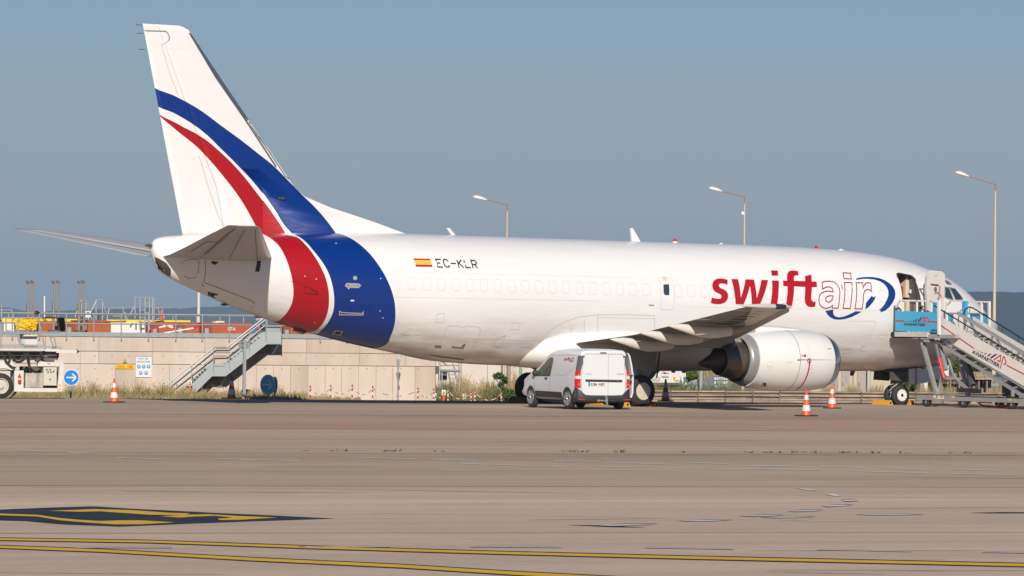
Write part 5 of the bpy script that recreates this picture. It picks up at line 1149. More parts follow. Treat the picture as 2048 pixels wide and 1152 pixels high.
panel = fpoly(SA, 'side_panel', [(1790.5, 621), (1876, 625), (1876, 665), (1790.5, 661.5)], M_sblue, st, .03, .03, 'light blue side panel with red and black lettering')
M_pred = mat('print_red', (.50, .01, .03), .5); M_pblk = mat('print_black', (.02, .02, .03), .5)
def logo(F, z, off, red, black, txt, par):
    mb = MB()
    for pts, w in red: fline(mb, F, z(pts), w, off)
    o = mb.build('logo', M_pred, par); mb = MB(); o['label'] = 'red letters A and P as a drawn emblem'
    for q in black: mb.prism([F.pt(u, v, off) for u, v in z(q)], -F.n*.003)
    mb.build('logo_bars', M_pblk, par)
logo(SA, z8, .034, [([(172, 452), (415, 462)], .045), ([(1145, 482), (1368, 488)], .045), ([(875, 498), (985, 340), (1000, 480), (945, 480)], .036), ([(1036, 612), (1040, 345), (1062, 345), (1130, 470), (1115, 485), (1075, 485)], .036)],
     [[(430, 478), (445, 478), (440, 486), (425, 486)], [(485, 472), (505, 470), (495, 486), (478, 486)], [(540, 466), (562, 464), (548, 487), (530, 487)], [(595, 458), (620, 455), (600, 488), (575, 488)], [(670, 440), (705, 434), (675, 490), (640, 490)], [(760, 410), (800, 402), (745, 495), (708, 495)], [(880, 355), (925, 345), (835, 500), (790, 498)]], None, panel)
p0 = SA.pt(*z8([(392, 590)])[0], .034); p1 = SA.pt(*z8([(1008, 612)])[0], .034); exv = (p1-p0)
text('lettering', 'AVIAPARTNER', p0, exv.normalized(), (0, 0, 1), .09, M_pblk, panel, exv.length, bold=.035)
p0 = SA.pt(*z8([(1175, 770)])[0], .034); p1 = SA.pt(*z8([(1352, 776)])[0], .034); exv = (p1-p0)
text('lettering', '5896', p0, exv.normalized(), (0, 0, 1), .085, M_pblk, panel, exv.length, bold=.02)
# platform
FZ = SA.ac(1830, 667)[1]
mb = MB(); mb.box(-5.62, -3.75, -4.25, -2.08, FZ-.10, FZ-.02); mb.build('platform_deck', M_alu, st)
srect(SA, 1789, 663.5, 1854, 674, .10, -.1, 'deck_beam', mat('beam_light', (.55, .53, .50), .5, var=.4, vs=5), st)
srect(SA, 1854, 669, 1910, 676.5, .06, -.1, 'deck_beam', M_alu, st)
mb = MB(); mb.tube((-5.75, -2.0, FZ-.05), (-3.7, -2.0, FZ-.05), .10, n=14); mb.build('bumper_roller', M_dark, st)
srect(SA, 1847, 677, 1857, 684, 0, -.25, 'hydraulic_box', M_alu, st); srect(SA, 1880, 677, 1907, 687, -.3, -.6, 'hydraulic_box', M_alu, st)
mb = MB(); sbar(mb, SA, (1790.3, 611), (1790.3, 668), .06); mb.build('corner_post', M_sdark, st)
def rail(nm, F, pts, w, m, b=0.0, label=None):
    mb = MB()
    for p, q in zip(pts[:-1], pts[1:]): sbar(mb, F, p, q, w, b)
    o = mb.build(nm, m, st)
    if label: o['label'] = label
rail('guard_rail', SA, [(1792, 615), (1800, 600.5), (1878, 603)], .05, M_swhite, .02)
for u in (1806, 1834, 1863): rail('rail_post', SA, [(u, 601), (u, 624)], .05, M_swhite, .02)
rail('rail_post', SA, [(1878, 602), (1878, 672)], .08, M_swhite, .02)
SFf = Frame((-3.75, 0, 0), -math.pi/2)
rail('guard_rail', SFf, [(1893, 612), (1901, 602), (1980, 604)], .05, M_swhite); rail('guard_rail', SFf, [(1892, 626.5), (1978, 627.5)], .05, M_alu)
for u, v1 in ((1893.5, 655), (1934, 626), (1963, 655), (1978.5, 668)): rail('rail_post', SFf, [(u, 603), (u, v1)], .07, M_swhite)
for u0, u1 in ((1895, 1905), (1940, 1961.5), (1965, 1976.5)): srect(SFf, u0, 628.5, u1, 654 if u0 != 1895 else 643, -.02, -.06, 'side_panel', M_sblue, st)
srect(SA, 1865.5, 603.5, 1871.5, 624, -1.2, -1.3, 'blue_post', M_sblue, st); srect(SFf, 1924, 602, 1931, 632, .6, .5, 'blue_post', M_sblue, st)
# flight of stairs: two white stringer panels, treads between
SB = Frame((-5.50, 0, 0), -math.pi/2); BACK = 1.35
top = lambda u: 633+(u-1879.5)*.583; bot = lambda u: 673+(u-1880)*.594
uE = 2100
for b, lab in ((0, 'near'), (-BACK, 'far')):
    F = SB; P = [(1879.5, top(1879.5)), (uE, top(uE)), (uE, bot(uE)), (1905, bot(1905)), (1881, 668)]
    mb = MB(); W_ = [F.pt(u, v, 0)+F.n*b for u, v in P]; mb.prism(W_, -F.n*.04); o = mb.build('stringer_panel', M_swhite, st); o['label'] = lab+' white side panel of the flight'
    if b == 0: sp = o
def along(u, v): return SB.pt(u, v, 0)
A0 = along(1886, 652); A1 = along(uE, 652+(uE-1886)*.59)
for k in range(20):
    c = A0.lerp(A1, (k+.5)/20); mb = MB(); mb.box(c.x+.02, c.x+BACK-.02, c.y-.12, c.y+.12, c.z-.15, c.z-.11); mb.build('tread', M_alu, st)
red = [([(-560, -250), (285, 338)], .035), ([(1135, 775), (1740, 1090)], .035)]
mb = MB()
for pts, w in red: fline(mb, SB, zS(pts), w, .005)
for pts, w in (([(800, 638), (975, 515), (985, 540), (965, 680), (895, 650)], .040), ([(962, 858), (1045, 560), (1070, 555), (1115, 700), (1100, 750), (1055, 735)], .040)): fline(mb, SB, zS(pts), w, .006)
o = mb.build('logo', M_pred, sp); mb = MB()
for q in ([(300, 345), (318, 345), (312, 358), (298, 356)], [(368, 378), (390, 380), (382, 394), (362, 388)], [(420, 410), (452, 408), (436, 428), (412, 420)], [(490, 436), (535, 436), (500, 462), (474, 452)], [(590, 462), (632, 462), (580, 500), (545, 490)], [(700, 478), (752, 478), (660, 550), (620, 540)], [(830, 488), (905, 488), (745, 600), (700, 580)]): mb.prism([SB.pt(u, v, .006) for u, v in zS(q)], -SB.n*.003)
mb.build('logo_bars', M_pblk, sp)
p0 = SB.pt(*zS([(240, 462)])[0], .006); p1 = SB.pt(*zS([(940, 840)])[0], .006); exv = (p1-p0).normalized(); ezv = exv.cross(-SB.n).normalized(); ezv = ezv if ezv.z > 0 else -ezv
text('lettering', 'AVIAPARTNER', p0, exv, ezv, .12, M_pblk, sp, (p1-p0).length, bold=.035)
# handrails
def hr(nm, pts, w, m, b, round_=True):
    mb = MB(); q = [SB.pt(u, v, 0)+SB.n*b for u, v in pts]
    if round_: mb.path(q, w/2, 8)
    else:
        for i in range(len(q)-1): mb.bar(q[i], q[i+1], w, w, up=SB.n)
    return mb.build(nm, m, st, kind=None)
hr('handrail', [(1869, 611), (1879, 618), (2048, 720.6), (2100, 752)], .045, M_black, .0)
hr('truss_chord', [(1911.5, 626), (2100, 741)], .09, M_alu, -.08, False)
for u in (1925, 1978, 2031): hr('truss_post', [(u+4, 634+(u-1925)*.61), (u-1, top(u)+1)], .06, M_alu, -.08, False)
for u in (1934, 1986, 2038): hr('truss_brace', [(u, 640+(u-1934)*.61), (u+21, top(u+21)+2)], .05, M_alu, -.08, False)
for u in (1905, 1936, 1967, 1998, 2029): hr('rail_stanchion', [(u, 634+(u-1905)*.607), (u-3, top(u-3))], .02, M_black, .0)
hr('handrail', [(1905, 655), (1903, 630), (1906, 618), (1914, 613.5), (1922, 616), (2048, 695), (2100, 728)], .045, M_black, -.5)
for u in (1916, 1981, 2013, 2044): hr('rail_stanchion', [(u, 614+(u-1918)*.627), (u-2, 626+(u-1918)*.627)], .02, M_black, -.5)
hr('hoop', [(1906, 664), (1904, 640), (1908, 622), (1914, 618)], .035, M_alu, -.25)
# lower lattice of the flight
low = lambda u: 682+(u-1868)*.635
hr('lattice_chord', [(1868, 682), (2100, low(2100))], .09, M_alu, -.1, False); hr('lattice_chord', [(1868, 682), (2100, low(2100))], .07, M_alu, -.9, False)
hr('lattice_chord', [(1900, 686), (2100, 809)], .06, M_alu, -.05, False)
for k in range(11):
    u = 1878+k*20; hr('lattice_rung', [(u, low(u)), (u+14, low(u+14)-13)], .05, M_alu, -.1, False); mb = MB(); a_ = SB.pt(u+6, low(u+6)-4, 0); mb.bar(a_+SB.n*-.1, a_+SB.n*-1.0, .08, .03); mb.build('step_bracket', M_alu, st)
# legs, cylinder, chassis
def leg(nm, p, q, w, m, b=-.1, h=None): mb = MB(); mb.bar(SB.pt(*p)+SB.n*b, SB.pt(*q)+SB.n*b, w, h or w, up=SB.n); return mb.build(nm, m, st)
leg('leg', (1845, 684), (1874, 790), .11, M_alu, .0); leg('leg', (1845, 684), (1874, 790), .11, M_alu, -1.3); leg('leg', (1881, 738), (1873, 788), .08, M_alu, -.1); leg('leg', (1868, 690), (1882, 740), .12, M_alu, -.2)
leg('leg', (1900, 700), (1922, 770), .17, M_sdark, -.5); leg('brace', (1881, 712), (1890, 745), .05, M_gsteel, -.3); leg('brace', (1890, 745), (1903, 763), .05, M_gsteel, -.3); leg('brace', (1903, 763), (1926, 784), .09, M_alu, -.3)
mb = MB(); mb.tube(SB.pt(1878, 715, 0), SB.pt(1888.5, 757, 0), .055, n=12); mb.build('hydraulic_cylinder', mat('cylinder_red', (.65, .03, .015), .35), st, smooth=True)
mb = MB(); mb.tube(SB.pt(1872, 690, 0), SB.pt(1878, 715, 0), .08, n=12); mb.build('cylinder_body', M_sdark, st, smooth=True)
def beam(nm, u0, v0, u1, v1, hgt, b, m, dpt=.1):
    mb = MB(); p = SB.pt(u0, v0)+SB.n*b; q = SB.pt(u1, v1)+SB.n*b; mb.bar(p, q, dpt, hgt); return mb.build(nm, m, st)
beam('chassis_beam', 1838, 795, 2110, 804, .13, .05, M_alu); beam('chassis_beam', 1838, 795, 2110, 804, .13, -1.5, M_alu); beam('chassis_rail', 1873, 787, 1916, 788, .06, -.3, M_alu)
cb = st.children[-3]
fpoly(SB, 'hazard_stripe', [(1876, 797.5), (1888, 798), (1888, 791.8), (1866, 791), (1866.5, 795.5)], M_swhite, cb, .11, .003)
for k in range(5): fpoly(SB, 'hazard_stripe', [(1867+k*4.4, 791.8), (1869.3+k*4.4, 791.9), (1871.3+k*4.4, 795.2), (1869+k*4.4, 795.1)], M_yellow if k % 2 == 0 else M_pblk, cb, .116, .003)
for u in (1907, 2020): fpoly(SB, 'reflector', [(u-2, 793+(u-1907)*.04), (u+2, 793+(u-1907)*.04), (u+2, 796.5+(u-1907)*.04), (u-2, 796.5+(u-1907)*.04)], M_yellow, cb, .11, .003)
for u in (1912, 1955, 2000): fpoly(SB, 'chassis_gusset', [(u, 799), (u+28, 801), (u+24, 807), (u+4, 806)], M_alu, st, -.1, .08)
for u, v in ((1854, 806.3), (1928, 806.5), (2025, 806.5)):
    for b in (.0, -1.45):
        c = SB.pt(u, v); c = Vector((c.x, c.y, .165))+SB.n*b; e = bpy.data.objects.new('wheel', None); C.objects.link(e); e.parent = st; e.location = c-base_of(st); e.empty_display_size = .1
        mb = MB(); mb.lathe((-.08, 0, 0), (1, 0, 0), [(0, .09), (0, .14), (.03, .165), (.13, .165), (.16, .14), (.16, .09)], 28); mb.build('tyre', M_tyre, e, world=False, smooth='all')
        mb = MB(); mb.lathe((-.07, 0, 0), (1, 0, 0), [(0, .001), (.01, .05), (.02, .09)], 20); mb.lathe((.07, 0, 0), (-1, 0, 0), [(0, .001), (.01, .05), (.02, .09)], 20); mb.build('rim', M_steelb, e, world=False)
mb = MB(); a_ = SB.pt(1929, 786, -.2); mb.fbox(SB, SB.ac(1917, 780, -.2)[0], SB.ac(1937, 780, -.2)[0], -.6, -.2, .48, .62); mb.build('pump_box', M_black, st); mb = MB(); mb.fbox(SB, SB.ac(1943, 780, -.2)[0], SB.ac(1948, 780, -.2)[0], -.5, -.2, .46, .60); mb.build('pump_box', M_black, st)
mb = MB(); mb.bar(SB.pt(1934, 748, -.4), SB.pt(1939, 784, -.4), .03); mb.build('lever', M_black, st)
mb = MB(); mb.fbox(SB, SB.ac(2026, 780)[0], SB.ac(2029, 780)[0], 0, .08, .40, .60); mb.build('pin_bracket', M_alu, st)
tow = thing('tow_bar', 'orange tow bar lying on the ground under the stairs chassis', 'tow bar', SB.pt(1990, 810, 0))
mb = MB(); q = [gp(1937, 805.5, .05)+Vector((0, 0, 0)) for _ in range(1)]
yy = lambda u, z: Vector((-5.2, SB.pt(u, 806, 0).y, z))
mb.path([yy(1938, .22), yy(1950, .08), yy(1985, .06), yy(2003, .10), yy(2012, .22)], .03, 8); mb.build('bar', mat('tow_bar_orange', (.45, .10, .03), .6, var=.4, vs=6), tow)
mb = MB(); a_ = yy(1985, .09); b_ = yy(2004, .11); mb.bar(a_, b_, .14, .06); mb.build('bar_head', mat('tow_bar_red', (.40, .05, .03), .6), tow)
trk = thing('baggage_tractor', 'dark tow tractor mostly hidden behind the foot of the stairs', 'tractor', (-2.9, -5.0, 0))
TB = Frame((-3.0, 0, 0), -math.pi/2)
a0 = TB.ac(2004, 780)[0]
mb = MB(); mb.fbox(TB, a0, a0+1.6, -1.2, 0, .35, .86); mb.fbox(TB, a0+1.1, a0+1.6, -1.1, -.1, .86, 1.25); mb.build('body', M_sdark, trk)
fpoly(TB, 'warning_triangle', [(2010.5, 775), (2008.5, 782), (2012, 782)], M_pred, trk, .01, .004)
for k in (0.35, 1.3):
    mb = MB(); cc_ = TB.W(a0+k, -.05, .25); mb.lathe(cc_-Vector((-.0, 0, 0)), (1, 0, 0), [(0, .1), (0, .22), (.03, .25), (.17, .25), (.2, .22), (.2, .1)], 24); mb.build('wheel', M_tyre, trk, smooth='all')
# ------------------------------------------------------------------ cones
M_cor = mat('cone_orange', (.75, .09, .015), .45, var=.15, vs=8); M_cwh = mat('cone_reflective_white', (.66, .66, .64), .35, var=.5, vs=12, col2=(.42, .41, .40))
def cone(u, v, h, label, worn=False):
    g = gp(u, v-1.0); c = thing('traffic_cone', label, 'traffic cone', g, random.uniform(0, 1.5), 'traffic cones around the aircraft')
    mb = MB(); s = .26; ch = .05
    mb.prism([(x*s, y*s, 0) for x, y in ((-1, -.8), (-.8, -1), (.8, -1), (1, -.8), (1, .8), (.8, 1), (-.8, 1), (-1, .8))], (0, 0, .035)); mb.build('base', M_dark, c, world=False)
    r = lambda z: .150-(.150-.022)*z/h
    cuts = [.035, .20*h, .42*h, .62*h, .80*h, h]; mb = MB()
    mb.lathe((0, 0, 0), (0, 0, 1), [(cuts[0], r(cuts[0])), (cuts[5]-.01, r(h)), (h, .012), (h, .001)], 28); b_ = mb.build('body', M_cor, c, world=False, smooth='all')
    for i in (1, 3):
        mb = MB(); mb.lathe((0, 0, 0), (0, 0, 1), [(cuts[i], r(cuts[i])+.004), (cuts[i+1], r(cuts[i+1])+.004)], 28); mb.build('reflective_band', M_cwh, c, world=False, smooth='all')
    if worn:
        mb = MB(); mb.lathe((0, 0, 0), (0, 0, 1), [(h-.10, r(h-.10)+.004), (h, r(h)+.003), (h+.012, .001)], 20); mb.build('cone_tip', mat('cone_dark_tip', (.12, .02, .015), .6), c, world=False, smooth='all')
    return c
cone(228, 806, .735, 'bright orange and white cone on the left, before the weeds below the yellow sign')
cone(463, 798.5, .72, 'cone standing in shade at the foot of the metal stairs on the wall', True)
cone(1331, 804, .74, 'cone standing in shade between the main wheels and the engine', True)
cone(1612.5, 833.5, .75, 'orange and white cone nearest the camera, below the engine inlet')
cone(1664, 818, .75, 'orange and white cone with dark tip just ahead of the engine')
# ------------------------------------------------------------------ wheel chocks
M_chy = mat('chock_yellow', (.72, .34, .015), .45, var=.2, vs=6)
def chock(x, y, lab, w=.62, m=None, hgt=.15, L_=.24, grp='yellow wheel chocks'):
    c = thing('wheel_chock', lab, 'wheel chock', (x, y, 0), 0, grp if m is None else None)
    mb = MB(); pr = [(-L_/2, 0), (L_/2, 0), (L_*.15, hgt), (-L_*.15, hgt)]
    mb.prism([(a, -w/2, b) for a, b in pr], (0, w, 0)); mb.build('body', m or M_chy, c, world=False)
    if m is None:
        mb = MB(); mb.prism([(a*.45, -w/2-.004, b*.5+.03) for a, b in pr], (0, .003, 0)); mb.build('end_hole', M_black, c, world=False)
    return c
chock(-16.98, -2.85, 'yellow chock behind the near main wheel, partly hidden by the van'); chock(-15.90, -2.85, 'yellow chock in front of the near main wheel')
chock(-4.44, .16, 'long yellow chock behind the nose wheels', .85); chock(-3.54, -.1, 'short yellow chock in front of the nose wheels', .36)
gq = gp(1192, 809.0); chock(gq.x, gq.y, 'yellow chock lying under the van, seen below its bumper', .9, hgt=.08)
gq = gp(1040, 802.5); chock(-16.95, 2.9, 'brown wooden chock against the far main wheel', .8, mat('wood_brown', (.16, .08, .045), .8, var=.5, vs=6), .2)
# ------------------------------------------------------------------ retaining wall and what stands on it
WB = -16.0
WF = Frame(EF.W(0, WB, 0), EANG); NF_ = Frame(EF.W(0, -.7, 0), EANG)
def Wa(u, b=0.0, v=760): return WF.ac(u, v, b)[0]
uL, uR = -60, 871
aL, aR = Wa(uL), Wa(uR)
c1 = WF.ac(125, 673)[1]; c2 = WF.ac(560, 677)[1]; aa1, aa2 = Wa(125), Wa(560)
def wtop(a): return c1+(c2-c1)*(a-aa1)/(aa2-aa1)
TOPZ = (c1+c2)/2
wall = thing('retaining_wall', 'long beige board-marked concrete retaining wall under the fuel platform', 'wall', WF.W((aL+aR)/2, -.2, 0))
M_c2 = mat('wall_concrete_light', (.60, .51, .43), .9, var=.5, vs=1.1, bump=.35, bs=14, col2=(.44, .355, .28), stretch=(1.4, 1.4, .3)); M_c3 = mat('wall_concrete_tan', (.52, .43, .345), .9, var=.6, vs=.8, bump=.3, bs=14, col2=(.36, .285, .215), stretch=(1.4, 1.4, .2))
mb = MB(); mb.fbox(WF, aL, aR, -.40, -.04, GZ-.1, TOPZ-.01); mb.build('wall_core', mat('wall_core_tan', (.42, .355, .295), .95), wall)  # core a little darker than the panels, showing as their joints
rowsv = [(676, 704, [-60, 90, 197, 305, 409, 512, 612, 719, 810, 871]), (704.4, 729, [-60, 70, 160, 197, 305, 409, 512, 612, 719, 810, 871]), (729.4, 803, [-60, 50, 110, 160, 230, 272, 339, 409, 477, 513, 547, 581, 616, 650, 683, 717, 752, 785, 830, 871])]
rnd = random.Random(11)
for ri, (v0, v1, us) in enumerate(rowsv):
    for i in range(len(us)-1):
        a0, a1 = Wa(us[i])+.008, Wa(us[i+1])-.008; um = 400
        cT = TOPZ if ri == 0 else WF.ac(um, v0-.2)[1]-.012; cB = GZ-.1 if ri == 2 else WF.ac(um, v1)[1]+.006
        mb = MB(); d = rnd.uniform(-.008, .008); mb.fbox(WF, a0, a1, -.05, d, cB, cT)
        m = M_conc if ri < 2 else (M_c2 if us[i] not in (581, 230, 830) else M_c3)
        if ri < 2 and rnd.random() < .3: m = rnd.choice((M_c2, M_c3))
        if ri < 2 and us[i] >= 612: m = M_c3 if ri == 0 else M_conc
        mb.build('wall_panel', m, wall)
# formwork tie holes
mb = MB()
for v in (712, 737):
    for u in range(20, 870, 34):
        p = WF.pt(u, v, .012); mb.lathe(p-WF.n*.0, WF.n, [(0, .02), (.003, .015), (.004, .001)], 8)
o = mb.build('tie_hole', mat('tie_hole', (.24, .20, .16), .9), wall); o['kind'] = 'stuff'
plat = thing('fuel_platform', 'raised concrete platform deck behind the retaining wall', 'platform', WF.W((aL+aR)/2, -8, TOPZ))
mb = MB(); mb.fbox(WF, aL, aR, -26, -.42, TOPZ-.5, TOPZ-.02); mb.build('deck', M_conc, plat)
# guard rail on the wall
rl = thing('guard_rail', 'long galvanised steel railing along the top of the concrete wall', 'railing', WF.W((aL+aR)/2, 0, TOPZ))
def wbar(nm, p, q, w, m, par, b=0.0, rnd_=True, h=None):
    mb = MB(); P, Q = WF.pt(*p, b), WF.pt(*q, b)
    if rnd_: mb.tube(P, Q, w/2, n=8)
    else: mb.bar(P, Q, w, h or w)
    return mb.build(nm, m, par)
cK = WF.ac(300, 665.5, .03)[1]
mb = MB(); mb.fbox(WF, aL, aR, .0, .05, TOPZ+.01, cK); mb.build('toe_board', M_gsteel, rl)
aR2 = Wa(871); ctop = WF.ac(300, 629)[1]; cmid = WF.ac(300, 648.5)[1]
mb = MB(); mb.tube(WF.W(aL, 0, ctop), WF.W(aR2, 0, ctop), .032, n=8); mb.build('handrail', M_steel, rl, smooth=True)
mb = MB(); mb.tube(WF.W(aL, 0, cmid), WF.W(aR2, 0, cmid), .022, n=8); mb.build('middle_rail', M_steel, rl, smooth=True)
for u in [-30, 24, 78, 132, 187, 242, 296, 351, 404, 458, 640, 694, 748, 802, 856]:
    mb = MB(); a = Wa(u, 0, 650); mb.tube(WF.W(a, .06, TOPZ-.12), WF.W(a, .06, ctop), .024, n=8); mb.build('post', M_steel, rl, smooth=True)
rl2 = thing('guard_rail', 'second thinner railing at the rear of the fuel platform', 'railing', WF.W((aL+aR)/2, -12, TOPZ))
mb = MB(); ct2 = WF.ac(430, 632, -12)[1]; mb.tube(WF.W(Wa(-60, -12), -12, ct2), WF.W(Wa(640, -12), -12, ct2), .025, n=6); mb.build('handrail', M_steel, rl2)
for u in list(range(17, 640, 47)):
    mb = MB(); a = Wa(u, -12, 650); mb.tube(WF.W(a, -12, TOPZ-.1), WF.W(a, -12, ct2), .018, n=6); mb.build('post', M_steel, rl2)
# orange containers
def wbox(nm, u0, v0, u1, b, depth, m, par, c0=None, mb=None, lbl=None):
    a0, c1_ = WF.ac(u0, v0, b); a1 = WF.ac(u1, v0, b)[0]; k = mb or MB(); k.fbox(WF, a0, a1, b-depth, b, c0 if c0 is not None else TOPZ-.02, c1_)
    if mb is None:
        o = k.build(nm, m, par)
        if lbl: o['label'] = lbl
        return o
M_or2 = mat('container_end', (.22, .055, .02), .6, var=.3, vs=2)
def container(u0, u1, v0, label, ue=None, b=-3.0, grp='orange steel containers on the platform'):
    a = WF.ac((u0+u1)/2, v0, b)[0]; t = thing('container', label, 'container', WF.W(a, b-1, TOPZ), 0, grp)
    wbox('body', u0, v0, u1, b, 2.2, M_orange, t); a0, ct = WF.ac(u0, v0, b); a1 = WF.ac(u1, v0, b)[0]
    mb = MB(); mb.fbox(WF, a0-.03, a1+.03, b-2.25, b+.03, ct, ct+.05); mb.build('lid', M_orange, t)
    n = max(3, int((a1-a0)/.45))
    for k in range(1, n):
        x = a0+(a1-a0)*k/n; mb = MB(); mb.fbox(WF, x-.02, x+.02, b, b+.025, TOPZ, ct); mb.build('rib', M_orange, t)
    if ue:
        mb = MB(); mb.fbox(WF, a0, WF.ac(ue, v0, b)[0], b, b+.045, TOPZ, ct-.02); mb.build('end_panel', M_or2, t)
        mb = MB(); ax = WF.ac(u0+3, v0, b)[0]; mb.fbox(WF, ax, ax+.14, b+.04, b+.07, ct-.5, ct-.15); mb.build('hatch', M_alu, t)
    return t
container(82, 131, 645, 'orange container behind the twin exhaust stacks on the left'); container(131, 168, 646, 'orange container with a dark red end beside the third exhaust stack', 150, -2.2); container(168, 221, 643.5, 'orange container left of the white tank')
container(302, 352, 647, 'orange container crossed by red and white tape, right of the white tank', 318, -3.4); container(353, 404, 647, 'orange container in the middle of the railing row with a striped barrier', 371, -3.2)
cq = container(406, 501, 648, 'largest orange container, marked with small white lettering', 424, -2.6); container(566, 640, 651, 'orange container glimpsed under the tail beyond the stairs landing', 580, -2.6)
p0 = WF.pt(456, 661, -2.52); text('lettering', 'BJET A1', p0, WF.ex, (0, 0, 1), .12, M_plain, cq, .26*1.0, bold=.02)
wt_ = thing('storage_tank', 'white box tank between the orange containers', 'tank', WF.W(Wa(262, -4), -5, TOPZ)); wbox('body', 222, 647, 303, -4.2, 2, M_white, wt_); wbox('lid', 221, 645, 304, -4.15, 2.1, M_white, wt_, c0=WF.ac(262, 647, -4.15)[1]); mb = MB(); mb.fbox(WF, Wa(222, -4), Wa(303, -4), -4.2, -4.1, TOPZ, TOPZ+.12); mb.build('base_rail', mat('pipe_tan', (.42, .36, .28), .7), wt_)
wt2 = thing('storage_tank', 'small white box tank behind the loader on the far left', 'tank', WF.W(Wa(16, -4), -5, TOPZ)); wbox('body', 8, 645, 28, -4.2, 2, M_white, wt2); wbox('leg', 14, 660, 22, -4.1, .1, M_steel, wt2)
# yellow hose reels / pipes
for u0, u1, v, lb_, b in ((207, 380, 642, 'thick yellow pipe lying across the orange containers', -5.5), (4, 156, 640, 'thick yellow pipe on the left end of the platform', -5.5)):
    y_ = thing('yellow_pipe', lb_, 'pipe', WF.W(Wa((u0+u1)/2, b, 650), b, TOPZ)); p = WF.pt(u0, v, b); q = WF.pt(u1, v+1.5*(u1 > 300), b); q.z = p.z = (p.z+q.z)/2
    mb = MB(); mb.tube(p, q, .055*1.0, n=12); mb.bar(p+Vector((0, 0, -.02)), q+Vector((0, 0, -.02)), .10, .13); mb.build('pipe_body', M_yellow, y_)
    for k in range(int((u1-u0)/40)+1):
        x = p.lerp(q, (k+.3)/(int((u1-u0)/40)+1)); mb = MB(); mb.bar((x.x, x.y, TOPZ), (x.x, x.y, p.z), .05); mb.build('pipe_support', M_steel, y_)
tp_ = thing('barrier_tape', 'white and red striped tape stretched in a cross before the containers', 'tape', WF.pt(340, 660, -1.5))
for p, q, m in (((316, 655), (345, 650), M_white), ((326, 650), (346, 655), M_white), ((235, 656), (276, 664), M_white), ((328, 666), (387, 656), M_white), ((300, 658), (318, 655), M_red), ((387, 656), (400, 651), M_red)):
    mb = MB(); mb.bar(WF.pt(*p, -1.5), WF.pt(*q, -1.5), .03, .05); mb.build('tape_strip', m, tp_)
# exhaust stacks
M_stain = mat('stainless_brown', (.38, .33, .29), .35, metal=.5, var=.4, vs=3, col2=(.25, .19, .15))
for k, (u, du) in enumerate(((57, 8.5), (108, 9), (159, 8.5))):
    t = thing('exhaust_stack', ['twin brown exhaust pipes with hooded tops, left pair', 'twin brown exhaust pipes with hooded tops, middle pair', 'twin brown exhaust pipes with hooded tops, right pair near the wall sign'][k], 'exhaust pipe', WF.W(Wa(u, -1.5, 650), -1.5, TOPZ), 0, 'twin exhaust stacks on the platform')
    for j, x in enumerate((u, u+du)):
        mb = MB(); vt = 566-(1 if j else 0); p, q = WF.pt(x, 662, -1.5), WF.pt(x, vt, -1.5); q.x, q.y = p.x, p.y; mb.tube(p, q, .035, n=8); mb.tube(q, q+Vector((-.10, 0, .05)), .045, .05, n=8); mb.build('pipe', M_stain, t, smooth=True)
    mb = MB(); mb.fbox(WF, Wa(u-4, -1.5, 650), Wa(u-.5, -1.5, 650), -1.55, -1.40, TOPZ, WF.ac(u, 605, -1.5)[1]); mb.build('post', M_stain, t)
    for v in (607, 650): mb = MB(); mb.bar(WF.pt(u-4, v, -1.5), WF.pt(u+du+2, v, -1.5), .04); mb.build('bracket', M_stain, t)
    if k > 0: mb = MB(); mb.fbox(WF, Wa(u-6, -1.4, 650), Wa(u+du+2, -1.4, 650), -1.9, -1.4, TOPZ, TOPZ+.22); mb.build('valve_block', M_sdark, t)
# access ladders and frames
def frame_thing(nm, label, cat, segs, b, w=.05, grp=None, m=None, kids='bar'):
    us = [s[0][0] for s in segs]; t = thing(nm, label, cat, WF.W(Wa(sum(us)/len(us), b, 650), b, TOPZ), 0, grp)
    for p, q in segs: mb = MB(); mb.tube(WF.pt(*p, b), WF.pt(*q, b), w/2, n=6); mb.build(kids, m or M_steel, t)
    return t
frame_thing('access_steps', 'folding steps with an arched rail beside the right exhaust pair', 'steps', [((163, 600), (171, 600)), ((163, 600), (150, 634)), ((171, 600), (184, 640)), ((163, 606), (163, 645)), ((172, 606), (172, 645))], -4, grp='arched access steps on the platform')
frame_thing('access_steps', 'arched grey steps between the exhaust pipes and the caged ladder', 'steps', [((193, 600), (204, 600)), ((193, 600), (181, 625)), ((204, 600), (212, 625)), ((192, 602), (192, 640)), ((205, 602), (205, 640)), ((181, 625), (176, 640))], -4.5, grp='arched access steps on the platform')
frame_thing('access_steps', 'low walkway with handrail left of the caged ladder', 'steps', [((218, 617), (250, 616)), ((218, 617), (214, 640)), ((245, 616), (252, 640)), ((250, 624), (255, 640)), ((225, 632), (245, 633))], -4.5)
frame_thing('ladder_cage', 'tall galvanised caged ladder on the platform', 'ladder', [((270, 594), (270, 637)), ((280, 594), (280, 660)), ((270, 595), (308, 595)), ((270, 612), (258, 632)), ((290, 596), (290, 660)), ((299, 596), (299, 660)), ((305, 595), (305, 645)), ((308, 594), (308, 645)), ((290, 612), (306, 612)), ((290, 607), (300, 607)), ((290, 626), (300, 626)), ((290, 640), (300, 640)), ((280, 620), (290, 620)), ((280, 635), (290, 635)), ((290, 596), (299, 600))], -3.4)
frame_thing('pipe_bracket', 'grey frame with an orange-tipped pipe right of the ladder cage', 'frame', [((316, 616), (322, 640)), ((324, 614), (328, 638)), ((308, 617), (325, 615)), ((308, 640), (330, 634))], -4.5)
frame_thing('pipe_bracket', 'orange-tipped upright pipe beside the ladder cage', 'pipe', [((322, 621), (323, 640))], -4.4, .09, m=M_cor)
